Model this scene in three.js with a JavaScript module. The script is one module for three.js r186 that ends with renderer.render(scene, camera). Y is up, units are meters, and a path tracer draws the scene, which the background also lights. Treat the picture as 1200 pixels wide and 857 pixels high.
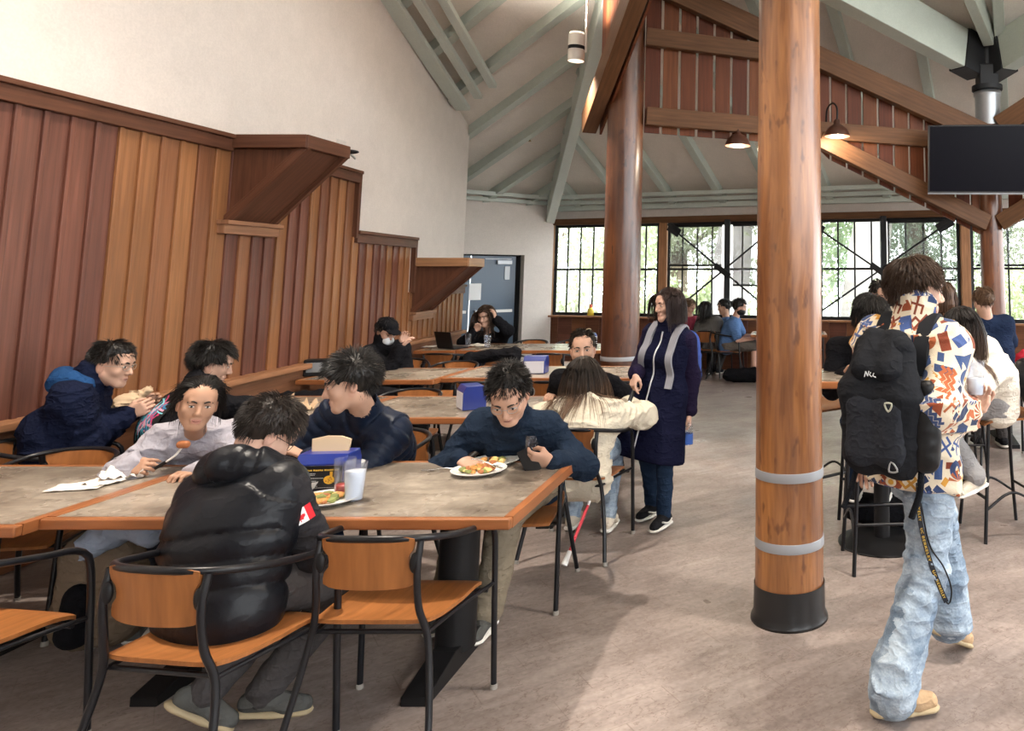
import * as THREE from 'three';
import { RoundedBoxGeometry } from 'three/addons/geometries/RoundedBoxGeometry.js';
import { mergeGeometries, toCreasedNormals } from 'three/addons/utils/BufferGeometryUtils.js';
import { RectAreaLightUniformsLib } from 'three/addons/lights/RectAreaLightUniformsLib.js';
RectAreaLightUniformsLib.init();

// ---------------------------------------------------------------- camera, sky, exposure
const scene = new THREE.Scene();
const renderer = new THREE.WebGLRenderer({ antialias: true });
renderer.toneMapping = THREE.LinearToneMapping;
renderer.toneMappingExposure = 0.92;
renderer.shadowMap.enabled = true;
const FOCAL = 890, CX = 925, CY = 221.73, PITCH = 6.428 * Math.PI / 180, EYE = 1.69;
const FULL_W = 1860, FULL_H = 1740;
const camera = new THREE.PerspectiveCamera(2 * Math.atan(FULL_H / 2 / FOCAL) * 180 / Math.PI, 1200 / 857, 0.1, 300);
camera.position.set(0, EYE, 0);
camera.rotation.set(PITCH, 0, 0);
camera.setViewOffset(FULL_W, FULL_H, FULL_W / 2 - CX, FULL_H / 2 - CY, 1200, 857);
camera.updateProjectionMatrix();
scene.add(camera);
scene.background = new THREE.Color().setRGB(0.93, 0.97, 1.0);
scene.backgroundIntensity = 12.0;
// ---------------------------------------------------------------- helpers
const { sin, cos, PI, abs, min, max, sqrt, hypot, floor, pow, atan2 } = Math;
const V3 = THREE.Vector3;
const R = (deg) => deg * PI / 180;
const W = (x, h, d) => new V3(x, h, -d);                 // metres: across, height, distance from the lens
function at(px, py, d) {                                  // the point a pixel looks at, d metres away
  const xc = (px - CX) / FOCAL, yc = -(py - CY) / FOCAL;
  const Y = yc * cos(PITCH) + sin(PITCH), D = cos(PITCH) - yc * sin(PITCH);
  return new V3(xc / D * d, EYE + Y / D * d, -d);
}
function mulberry(a) { return () => { a |= 0; a = a + 0x6D2B79F5 | 0; let t = Math.imul(a ^ a >>> 15, 1 | a); t = t + Math.imul(t ^ t >>> 7, 61 | t) ^ t; return ((t ^ t >>> 14) >>> 0) / 4294967296; }; }
const rnd = mulberry(11);
const hash3 = (x, y, z) => { let h = Math.imul(x, 374761393) + Math.imul(y, 668265263) + Math.imul(z, 2147483647 ^ 77) | 0; h = Math.imul(h ^ h >>> 13, 1274126177); return ((h ^ h >>> 16) >>> 0) / 4294967296; };
const NP = new Uint16Array(1024), NV = new Float32Array(512); { const q = mulberry(3); for (let i = 0; i < 512; i++) { NP[i] = i; NV[i] = 2 * q() - 1; } for (let i = 511; i > 0; i--) { const j = floor(q() * (i + 1)), t = NP[i]; NP[i] = NP[j]; NP[j] = t; } for (let i = 0; i < 512; i++) NP[512 + i] = NP[i]; }
function noise3(x, y, z) {                                // value noise, -1..1
  const xi = floor(x), yi = floor(y), zi = floor(z); let fx = x - xi, fy = y - yi, fz = z - zi;
  fx = fx * fx * (3 - 2 * fx); fy = fy * fy * (3 - 2 * fy); fz = fz * fz * (3 - 2 * fz);
  const X = xi & 511, Y = yi & 511, Z = zi & 511, a = NP[X], b = NP[X + 1 & 511], aa = NP[(a + Y) & 511], ab = NP[(a + Y + 1) & 511], ba = NP[(b + Y) & 511], bb = NP[(b + Y + 1) & 511], Z1 = Z + 1;
  const v0 = NV[NP[(aa + Z) & 511]], v1 = NV[NP[(ba + Z) & 511]], v2 = NV[NP[(ab + Z) & 511]], v3 = NV[NP[(bb + Z) & 511]], v4 = NV[NP[(aa + Z1) & 511]], v5 = NV[NP[(ba + Z1) & 511]], v6 = NV[NP[(ab + Z1) & 511]], v7 = NV[NP[(bb + Z1) & 511]];
  const p = v0 + (v1 - v0) * fx, q = v2 + (v3 - v2) * fx, r = v4 + (v5 - v4) * fx, s = v6 + (v7 - v6) * fx, m = p + (q - p) * fy, n = r + (s - r) * fy; return m + (n - m) * fz;
}
const fbm = (x, y, z, o = 4) => { let s = 0, a = 0.5; for (let i = 0; i < o; i++) { s += a * noise3(x, y, z); x = x * 2.03 + 7; y = y * 2.03 + 3; z = z * 2.03 + 5; a *= 0.5; } return s; };
const used = new Map();
function numbered(name) { const n = used.get(name) ?? 0; used.set(name, n + 1); return n ? name + '_' + String(n).padStart(3, '0') : name; }
function info(o, label, category, group, kind) { o.userData = {}; if (label) o.userData.label = label; if (category) o.userData.category = category; if (group) o.userData.group = group; if (kind) o.userData.kind = kind; return o; }
function shade(o) { o.castShadow = true; o.receiveShadow = true; return o; }
function thing(name, label, category, pos = new V3(), turn = 0, group) {
  const g = new THREE.Group(); g.name = numbered(name); g.position.copy(pos); g.rotation.y = turn; scene.add(g);
  return info(g, label, category, group);
}
function part(name, geo, mat, parent, label) {
  const m = shade(new THREE.Mesh(Array.isArray(geo) ? merge(geo) : geo, mat)); m.name = name; parent.add(m);
  if (label) m.userData.label = label;
  return m;
}
function one(name, geo, mat, label, category, group, pos, turn = 0) {          // a thing that is a single mesh
  const m = shade(new THREE.Mesh(Array.isArray(geo) ? merge(geo) : geo, mat)); m.name = numbered(name); scene.add(m);
  if (pos) m.position.copy(pos); m.rotation.y = turn;
  return info(m, label, category, group);
}
function struct(name, geo, mat, label, category) {
  const m = shade(new THREE.Mesh(Array.isArray(geo) ? merge(geo) : geo, mat)); m.name = numbered(name); scene.add(m);
  return info(m, label, category, null, 'structure');
}
function merge(list) {
  const keepUv = list.every((g) => g.attributes.uv), keepCol = list.every((g) => g.attributes.color);
  return mergeGeometries(list.map((g) => {
    let h = g.index ? g.toNonIndexed() : g.clone();
    for (const k of Object.keys(h.attributes)) if (!['position', 'normal', ...(keepUv ? ['uv'] : []), ...(keepCol ? ['color'] : [])].includes(k)) h.deleteAttribute(k);
    return h;
  }));
}
const UPV = new V3(0, 1, 0);
function box(w, h, d, x = 0, y = 0, z = 0, r = 0) {
  const g = r > 0 ? new RoundedBoxGeometry(w, h, d, 2, min(r, w / 2.01, h / 2.01, d / 2.01)) : new THREE.BoxGeometry(w, h, d);
  return g.translate(x, y, z);
}
function uvBox(g, s = 1, ox = 0, oy = 0) {                // uv in metres, by the way each face points
  g = g.index ? g.toNonIndexed() : g; const p = g.attributes.position, n = g.attributes.normal, uv = new Float32Array(p.count * 2);
  for (let i = 0; i < p.count; i += 3) {
    let nx = 0, ny = 0, nz = 0; for (let j = 0; j < 3; j++) { nx += abs(n.getX(i + j)); ny += abs(n.getY(i + j)); nz += abs(n.getZ(i + j)); }
    for (let j = 0; j < 3; j++) {
      const x = p.getX(i + j), y = p.getY(i + j), z = p.getZ(i + j);
      const [u, v] = nx > ny && nx > nz ? [z, y] : ny > nz ? [x, z] : [x, y];
      uv[(i + j) * 2] = u * s + ox; uv[(i + j) * 2 + 1] = v * s + oy;
    }
  }
  g.setAttribute('uv', new THREE.BufferAttribute(uv, 2)); return g;
}
function bar(a, b, w, h, r = 0) {                         // a beam of w x h from a to b, h kept upright
  const v = b.clone().sub(a), L = v.length(), z = v.clone().normalize();
  let x = new V3().crossVectors(abs(z.y) > 0.999 ? new V3(0, 0, 1) : UPV, z).normalize(); const y = new V3().crossVectors(z, x);
  const m = new THREE.Matrix4().makeBasis(x, y, z); m.setPosition(a.clone().add(b).multiplyScalar(0.5));
  const g = uvBox(box(w, h, L, 0, 0, 0, r)), n = g.attributes.normal, uv = g.attributes.uv;
  for (let i = 0; i < uv.count; i++) if (abs(n.getX(i)) > 0.6) uv.setXY(i, uv.getY(i), uv.getX(i));
  g.applyMatrix4(m); return g;
}
function rod(a, b, r, seg = 8, r2 = r) {
  const v = b.clone().sub(a), g = new THREE.CylinderGeometry(r2, r, v.length(), seg);
  g.applyQuaternion(new THREE.Quaternion().setFromUnitVectors(UPV, v.normalize())); const m = a.clone().add(b).multiplyScalar(0.5); return g.translate(m.x, m.y, m.z);
}
function tube(pts, r, seg = 40, rad = 8, closed = false, tension = 0.5) {
  return new THREE.TubeGeometry(new THREE.CatmullRomCurve3(pts, closed, 'centripetal', tension), seg, r, rad, closed);
}
function lathe(profile, seg = 28) { return new THREE.LatheGeometry(profile.map(([r, y]) => new THREE.Vector2(r, y)), seg); }
function prism(shapePts, depth, bevel = 0) {             // outline in x,y pushed along z
  const s = new THREE.Shape(shapePts.map(([x, y]) => new THREE.Vector2(x, y)));
  return new THREE.ExtrudeGeometry(s, { depth, bevelEnabled: bevel > 0, bevelSize: bevel, bevelThickness: bevel, bevelSegments: 2, curveSegments: 12 });
}
function polyMesh(verts, faces) {                         // flat-shaded polyhedron from quads/tris
  const p = []; for (const f of faces) for (let i = 1; i + 1 < f.length; i++) for (const k of [f[0], f[i], f[i + 1]]) p.push(verts[k].x, verts[k].y, verts[k].z);
  const g = new THREE.BufferGeometry(); g.setAttribute('position', new THREE.Float32BufferAttribute(p, 3)); g.computeVertexNormals(); return uvBox(g);
}
function slabPoly(pts, thick) {                           // planar polygon (any plane) with thickness along -normal
  const n = new V3().crossVectors(pts[1].clone().sub(pts[0]), pts[2].clone().sub(pts[0])).normalize();
  const lo = pts.map((p) => p.clone().addScaledVector(n, -thick)), N = pts.length, v = [...pts, ...lo], f = [pts.map((_, i) => i), lo.map((_, i) => N + N - 1 - i)];
  for (let i = 0; i < N; i++) { const j = (i + 1) % N; f.push([i, N + i, N + j, j]); }
  return polyMesh(v, f);
}
const place = (g, m) => g.clone().applyMatrix4(m);
const M4 = (x, y, z, ry = 0, rx = 0, rz = 0) => new THREE.Matrix4().compose(new V3(x, y, z), new THREE.Quaternion().setFromEuler(new THREE.Euler(rx, ry, rz, 'YXZ')), new V3(1, 1, 1));
// ---------------------------------------------------------------- textures
function tex(w, h, fn, srgb = true, repeat = true) {
  const data = new Uint8Array(w * h * 4);
  for (let y = 0; y < h; y++) for (let x = 0; x < w; x++) { const c = fn(x / w, y / h, x, y), i = (y * w + x) * 4; data[i] = max(0, min(255, c[0])); data[i + 1] = max(0, min(255, c[1])); data[i + 2] = max(0, min(255, c[2])); data[i + 3] = c[3] ?? 255; }
  const t = new THREE.DataTexture(data, w, h, THREE.RGBAFormat); t.magFilter = THREE.LinearFilter; t.minFilter = THREE.LinearMipmapLinearFilter; t.generateMipmaps = true;
  if (srgb) t.colorSpace = THREE.SRGBColorSpace; if (repeat) t.wrapS = t.wrapT = THREE.RepeatWrapping; t.needsUpdate = true; return t;
}
const scaled = (t, sx, sy, ox = 0, oy = 0) => { const c = t.clone(); c.repeat.set(sx, sy); c.offset.set(ox, oy); c.needsUpdate = true; return c; };
// periodic noise: wraps at 1 in both directions
function pn(u, v, fx, fy, seed, oct = 4) {
  let s = 0, a = 0.5, tot = 0;
  for (let o = 0; o < oct; o++) {
    const x = u * fx, y = v * fy, xi = floor(x), yi = floor(y); let tx = x - xi, ty = y - yi; tx = tx * tx * (3 - 2 * tx); ty = ty * ty * (3 - 2 * ty);
    const x0 = ((xi % fx) + fx) % fx, x1 = (x0 + 1) % fx, y0 = ((yi % fy) + fy) % fy, y1 = (y0 + 1) % fy, sd = seed + o * 17;
    const a0 = NP[(NP[(NP[x0 & 511] + y0) & 511] + sd) & 511], a1 = NP[(NP[(NP[x1 & 511] + y0) & 511] + sd) & 511], a2 = NP[(NP[(NP[x0 & 511] + y1) & 511] + sd) & 511], a3 = NP[(NP[(NP[x1 & 511] + y1) & 511] + sd) & 511];
    s += a * (0.5 + 0.5 * ((NV[a0] * (1 - tx) + NV[a1] * tx) * (1 - ty) + (NV[a2] * (1 - tx) + NV[a3] * tx) * ty)); tot += a; a *= 0.55; fx *= 2; fy *= 2;
  }
  return s / tot;
}
const mixc = (a, b, t) => [a[0] + (b[0] - a[0]) * t, a[1] + (b[1] - a[1]) * t, a[2] + (b[2] - a[2]) * t];
function canvasTex(w, h, draw) { const c = document.createElement('canvas'); c.width = w; c.height = h; const g = c.getContext('2d'); draw(g, w, h); const t = new THREE.CanvasTexture(c); t.colorSpace = THREE.SRGBColorSpace; return t; }
const std = (o) => new THREE.MeshStandardMaterial(o), phy = (o) => new THREE.MeshPhysicalMaterial(o);
const lin = (r, g, b) => new THREE.Color().setRGB(r, g, b);
// wood with grain along v (1 texture unit = 1 m)
const grainTex = tex(512, 512, (u, v) => { const n = pn(u, v, 40, 3, 1, 4), f = pn(u, v, 120, 6, 9, 3), b = pn(u, v, 4, 2, 4, 3); const k = 222 + 52 * (n - 0.5) + 40 * (f - 0.5) + 40 * (b - 0.5); return [k, k, k]; }, true);
const grainBump = tex(256, 256, (u, v) => { const k = 128 + 200 * (pn(u, v, 50, 4, 1, 4) - 0.5); return [k, k, k]; }, false);
const woodMat = (c, rough = 0.5, extra = {}) => phy({ color: c, map: grainTex, roughness: rough, bumpMap: grainBump, bumpScale: 0.0006, specularIntensity: 0.4, ...extra });
const plasterBump = tex(256, 256, (u, v) => { const k = 128 + 150 * (pn(u, v, 60, 60, 3, 3) - 0.5); return [k, k, k]; }, false);
const weaveBump = tex(128, 128, (u, v, x, y) => { const k = 128 + 60 * sin(x * PI / 2) * sin(y * PI / 2) + 60 * (pn(u, v, 32, 32, 8, 2) - 0.5); return [k, k, k]; }, false);
// ---------------------------------------------------------------- materials of the room
const MAT = {};
{
  const mott = tex(512, 512, (u, v) => { const k = 238 + 10 * (pn(u, v, 6, 6, 2, 4) - 0.5) + 14 * (pn(u, v, 90, 90, 6, 2) - 0.5); return [k, k, k]; });
  MAT.plaster = std({ color: lin(0.77, 0.70, 0.64), map: mott, roughness: 0.92, bumpMap: plasterBump, bumpScale: 0.001 });
  MAT.ceil = std({ color: lin(0.82, 0.765, 0.69), map: mott, roughness: 0.95, bumpMap: plasterBump, bumpScale: 0.003 });
  MAT.green = std({ color: lin(0.52, 0.58, 0.515), map: mott, roughness: 0.6 });
  MAT.greenTrim = std({ color: lin(0.60, 0.66, 0.60), map: mott, roughness: 0.55 });
  MAT.cap = woodMat(lin(0.125, 0.05, 0.028), 0.5);
  MAT.beam = woodMat(lin(0.16, 0.075, 0.034), 0.5);
  MAT.frame = woodMat(lin(0.42, 0.20, 0.09), 0.5);
  MAT.black = phy({ color: lin(0.009, 0.009, 0.010), roughness: 0.45, specularIntensity: 0.5 });
  MAT.steel = phy({ color: lin(0.018, 0.019, 0.021), roughness: 0.5, specularIntensity: 0.5 });
  MAT.galv = std({ color: lin(0.42, 0.44, 0.46), roughness: 0.4, metalness: 0.75 });
  MAT.white = std({ color: lin(0.8, 0.8, 0.78), roughness: 0.4 });
  MAT.glass = phy({ color: lin(0.97, 0.985, 0.99), transmission: 1, thickness: 0, roughness: 0.02, ior: 1.45 });
}
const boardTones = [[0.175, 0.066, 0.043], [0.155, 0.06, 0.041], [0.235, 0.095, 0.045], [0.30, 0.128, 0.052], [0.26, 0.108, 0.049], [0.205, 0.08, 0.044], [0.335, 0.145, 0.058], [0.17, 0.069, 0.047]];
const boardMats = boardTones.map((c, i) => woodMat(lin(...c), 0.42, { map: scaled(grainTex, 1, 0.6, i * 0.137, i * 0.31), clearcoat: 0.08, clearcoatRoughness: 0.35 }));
// ---------------------------------------------------------------- plan of the hall
const CORNER = [-4.75, 15.0];                                 // far corner (across, distance)
const farDir = [0.956, -0.292], farIn = [-0.292, -0.956];     // along the window wall, and into the room
const far = (s, h, inn = 0) => W(CORNER[0] + farDir[0] * s + farIn[0] * inn, h, CORNER[1] + farDir[1] * s + farIn[1] * inn);
const doorDir = [-0.707, -0.707], doorIn = [0.707, -0.707];
const dw = (s, h, inn = 0) => W(CORNER[0] + doorDir[0] * s + doorIn[0] * inn, h, CORNER[1] + doorDir[1] * s + doorIn[1] * inn);
const roofA = (x, d) => 3.2 + 0.3 * (x - CORNER[0]) + 0.3 * (CORNER[1] - d);
const roofB = (x, d) => 3.2 + 0.517 * ((x - CORNER[0]) * farIn[0] + (d - CORNER[1]) * farIn[1]);
const TOP = 7.2, RIGHT = 9.5, BACK = -7.5;
// floor: worn sheet with faint planks
{
  const floorTex = tex(1024, 1024, (u, v) => {
    const big = pn(u, v, 5, 5, 31, 4), str = pn(u, v, 14, 60, 33, 4), fine = pn(u, v, 160, 160, 35, 2), crack = pn(u, v, 26, 48, 41, 5);
    let k = 0.5 + 0.55 * (big - 0.5) + 0.45 * (str - 0.5) + 0.3 * (fine - 0.5);
    const row = floor(v * 16), jy = abs(((v * 16) % 1) - 0.5) > 0.488, jx = abs((((u * 4 + (row % 3) * 0.37) % 1) + 1) % 1 - 0.5) > 0.497;
    let c = mixc([102, 91, 86], [178, 165, 159], max(0, min(1, k)));
    if (abs(crack - 0.5) < 0.012) c = mixc(c, [92, 76, 68], 0.35);
    if (jy || jx) c = mixc(c, [96, 80, 72], 0.28 + 0.25 * (big - 0.5));
    return c;
  });
  const fRough = tex(256, 256, (u, v) => { const k = 110 + 90 * (pn(u, v, 9, 9, 12, 4) - 0.5); return [k, k, k]; }, false);
  const fm = phy({ map: scaled(floorTex, 0.4, 0.4), roughnessMap: scaled(fRough, 0.5, 0.5), roughness: 0.9, bumpMap: scaled(plasterBump, 0.7, 0.7), bumpScale: 0.0008, specularIntensity: 0.6 });
  const fl = uvBox(new THREE.BoxGeometry(20, 0.2, 27).translate(2.3, -0.1, -5.5)); 
  { // turn the planks diagonal to the hall, as they lie
    const uv = fl.attributes.uv, a = R(38); for (let i = 0; i < uv.count; i++) { const x = uv.getX(i), y = uv.getY(i); uv.setXY(i, x * cos(a) - y * sin(a), x * sin(a) + y * cos(a)); }
  }
  struct('floor', fl, fm, 'worn grey brown vinyl floor of the dining hall', 'floor');
}
// ---- left wall: two facets
const wA = [-4.5, BACK], wB = [-4.5, 6.0], wC = [-5.0, 11.7];
const facet2 = (t) => [wB[0] + (wC[0] - wB[0]) * t, wB[1] + (wC[1] - wB[1]) * t];
const wallX = (d) => d <= 6 ? -4.5 : -4.5 - 0.5 * (d - 6) / 5.7;
{
  const top = (x, d) => min(TOP, roofA(x, d) + 0.02);
  // plaster face: front polygon of each facet, given thickness away from the room
  const d1 = 15 - (TOP - 3.2 - 0.3 * (-4.5 + 4.75)) / 0.3;     // where roof A reaches the flat top
  struct('wall_left', [slabPoly([W(-4.5, 0, BACK), W(-4.5, 0, 6), W(-4.5, top(-4.5, 6), 6), W(-4.5, TOP, d1), W(-4.5, TOP, BACK)], 0.25),
    slabPoly([W(-4.5, 0, 6), W(-5, 0, 11.7), W(-5, top(-5, 11.7), 11.7), W(-4.5, top(-4.5, 6), 6)], 0.25),
    slabPoly([W(-5.0, 0, 11.7), W(-8.5, 0, 11.9), W(-8.5, top(-8.5, 11.9), 11.9), W(-5.0, top(-5, 11.7), 11.7)], 0.2)], MAT.plaster, 'cream plaster wall above the stepped timber panelling', 'wall');
}
// timber panelling: boards and battens one by one
const panelling = thing('wall_panelling', 'stepped reddish timber board and batten panelling on the plaster wall', 'wall panelling');
panelling.userData.kind = 'structure';
function wallFrame(d) { const x = wallX(d), a = d < 6 ? 0 : atan2(0.5, 5.7); return { p: W(x, 0, d), turn: a }; }
{
  const topAt = (d) => d < 6.0 ? 2.72 : d < 8.12 ? 2.72 : d < 9.72 ? 2.09 : 1.47;
  const step = 0.172; let i = 0;
  const bg = {}, key = (h) => h.toFixed(2);
  for (let d = 2.6; d < 11.62; d += step, i++) {
    const h = topAt(d + step / 2), lo = 0.86, fr = wallFrame(d + step / 2);
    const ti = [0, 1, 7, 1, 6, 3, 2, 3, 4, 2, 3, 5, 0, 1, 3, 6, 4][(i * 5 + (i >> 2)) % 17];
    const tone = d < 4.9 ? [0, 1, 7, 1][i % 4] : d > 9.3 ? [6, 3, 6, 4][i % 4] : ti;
    const k = key(h);
    bg[k] ??= { b: uvBox(box(0.02, h - lo, step - 0.004, 0.01, lo + (h - lo) / 2, 0, 0.003)), t: uvBox(box(0.02, h - lo, 0.034, 0.029, lo + (h - lo) / 2, 0, 0.004)) };
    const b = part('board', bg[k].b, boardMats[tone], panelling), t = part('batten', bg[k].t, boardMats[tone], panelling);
    b.position.copy(fr.p); b.rotation.y = fr.turn; const f2 = wallFrame(d); t.position.copy(f2.p); t.rotation.y = f2.turn;
  }
  // cap trims that follow the steps
  const run = (d0, d1, h, name = 'cap_rail') => {
    const a = W(wallX(d0) + 0.03, h, d0), b = W(wallX(d1) + 0.03, h, d1);
    part(name, [bar(a.clone().setY(h - 0.02), b.clone().setY(h - 0.02), 0.07, 0.10, 0.008), bar(a.clone().setY(h + 0.045), b.clone().setY(h + 0.045), 0.12, 0.035, 0.006)], MAT.cap, panelling);
  };
  const riser = (d, h0, h1) => part('corner_strip', bar(W(wallX(d) + 0.03, h0, d), W(wallX(d) + 0.03, h1, d), 0.07, 0.05, 0.005), MAT.cap, panelling);
  run(2.6, 6.0, 2.74); run(6.55, 8.14, 2.74); riser(8.14, 2.08, 2.78); run(8.14, 9.74, 2.10); riser(9.74, 1.46, 2.14); run(10.35, 11.66, 1.48);
  // ledge at the foot of the panelling
  part('ledge', [bar(W(-4.44, 0.84, 2.6), W(-4.44, 0.84, 6.0), 0.16, 0.05, 0.01), bar(W(-4.44, 0.84, 6.0), W(-4.94, 0.84, 11.6), 0.16, 0.05, 0.01)], woodMat(lin(0.36, 0.17, 0.085), 0.45), panelling);
  part('skirt_panel', [bar(W(-4.46, 0.42, 2.6), W(-4.46, 0.42, 6.0), 0.05, 0.82), bar(W(-4.46, 0.42, 6.0), W(-4.96, 0.42, 11.6), 0.05, 0.82)], woodMat(lin(0.26, 0.115, 0.06), 0.45), panelling);
}
// the two wedge shaped timber brackets
function bracket(name, d0, len, out, hTop, hBot, label, outer) {
  const g = thing(name, label, 'wall bracket', W(wallX(d0), 0, d0), d0 < 6.1 ? 0 : atan2(0.5, 5.7)); g.userData.kind = 'structure';
  const v = [new V3(0, hTop, 0), new V3(out, hTop, 0), new V3(0, hBot, 0), new V3(0, hTop, -len), new V3(out, hTop, -len), new V3(0, hBot, -len)];
  part('side_panel', polyMesh(v.map((p) => p.clone().add(new V3(0, 0, p.z < -0.1 ? 0.03 : -0.03))), [[0, 2, 1], [3, 4, 5], [0, 1, 4, 3], [0, 3, 5, 2]]), MAT.cap, g);
  const n = new V3(hTop - hBot, -out, 0).normalize();
  part('sloping_panel', bar(new V3(out, hTop - 0.02, -len / 2).addScaledVector(n, -0.01), new V3(0.02, hBot, -len / 2).addScaledVector(n, -0.01), len, 0.035, 0.004), MAT.cap, g);
  for (const z of [-0.02, -len + 0.02]) part('edge_strip', bar(new V3(out + 0.01, hTop - 0.02, z).addScaledVector(n, 0.012), new V3(0.02, hBot - 0.01, z).addScaledVector(n, 0.012), 0.05, 0.05, 0.005), MAT.cap, g);
  part('top_rail', [bar(new V3(0, hTop + 0.01, 0.0), new V3(out + 0.03, hTop + 0.01, 0.0), 0.06, 0.11, 0.008), bar(new V3(out + 0.01, hTop + 0.01, 0.02), new V3(out + 0.01, hTop + 0.01, -len - 0.02), 0.06, 0.11, 0.008)], outer ?? MAT.cap, g);
  part('foot_rail', [bar(new V3(0.03, hBot - 0.06, 0.06), new V3(0.03, hBot - 0.06, -len - 0.03), 0.1, 0.1, 0.008), bar(new V3(0.05, hBot - 0.02, 0.07), new V3(0.05, hBot - 0.02, -len - 0.04), 0.13, 0.035, 0.006)], woodMat(lin(0.32, 0.155, 0.085), 0.45), g);
}
bracket('timber_bracket', 6.0, 0.55, 0.62, 2.74, 2.12, 'dark wedge shaped timber bracket high on the panelling with a lamp beside it');
bracket('timber_bracket', 9.75, 0.6, 0.68, 1.84, 1.22, 'lower timber bracket with pale trim near the blue double door', woodMat(lin(0.42, 0.22, 0.11), 0.45));
// ---- door wall, with door and wainscot
{
  const A = dw(0, 0), h = 3.25, L = 6;
  const seg = (s0, s1, h0, h1) => slabPoly([dw(s0, h0), dw(s0, h1), dw(s1, h1), dw(s1, h0)].reverse(), 0.2);
  struct('wall_door_side', [seg(0, 0.58, 0, h), seg(2.42, L, 0, h), seg(0.58, 2.42, 2.06, h)], MAT.plaster, 'white plaster wall around the blue double door', 'wall');
  const g = new THREE.Group(); g.name = 'door_1'; scene.add(g); info(g, 'dark blue double door with a white push bar beside the wainscot', 'door', null, 'structure');
  const blue = std({ color: lin(0.045, 0.085, 0.135), roughness: 0.28 });
  const onW = (s, hh, inn, w, ht, th, r = 0.004) => bar(dw(s - w / 2, hh, inn), dw(s + w / 2, hh, inn), th, ht, r);
  for (const s of [1.08, 1.94]) part('door_leaf', onW(s, 1.02, 0.0, 0.84, 2.03, 0.045), blue, g);
  part('door_frame', [bar(dw(0.61, 0, 0.02), dw(0.61, 2.09, 0.02), 0.09, 0.07), bar(dw(2.4, 0, 0.02), dw(2.4, 2.09, 0.02), 0.09, 0.07), onW(1.5, 2.07, 0.02, 1.86, 0.07, 0.09)], MAT.black, g);
  part('push_bar', [onW(1.08, 1.02, 0.07, 0.7, 0.05, 0.05), onW(1.94, 1.02, 0.07, 0.7, 0.05, 0.05)], MAT.white, g);
  part('door_closer', [onW(0.9, 1.92, 0.05, 0.28, 0.07, 0.06), onW(1.02, 1.98, 0.06, 0.5, 0.015, 0.02)], MAT.galv, g);
  part('window_slot', onW(0.83, 1.72, 0.03, 0.1, 0.25, 0.02), std({ color: lin(0.35, 0.38, 0.4), roughness: 0.15 }), g);
  part('notice', onW(1.42, 1.38, 0.03, 0.22, 0.3, 0.004), std({ color: lin(0.85, 0.85, 0.85), roughness: 0.8 }), g);
  const ex = thing('exit_sign', 'small white exit sign with red edge above the blue door', 'sign', dw(0.85, 2.33, 0.05));
  ex.rotation.y = R(45);
  part('housing', box(0.3, 0.2, 0.05, 0, 0, 0, 0.01), std({ color: lin(0.85, 0.84, 0.82), roughness: 0.5 }), ex); part('red_edge', box(0.09, 0.2, 0.04, -0.2, 0, 0, 0.005), std({ color: lin(0.5, 0.2, 0.15), roughness: 0.5 }), ex);
}
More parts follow.
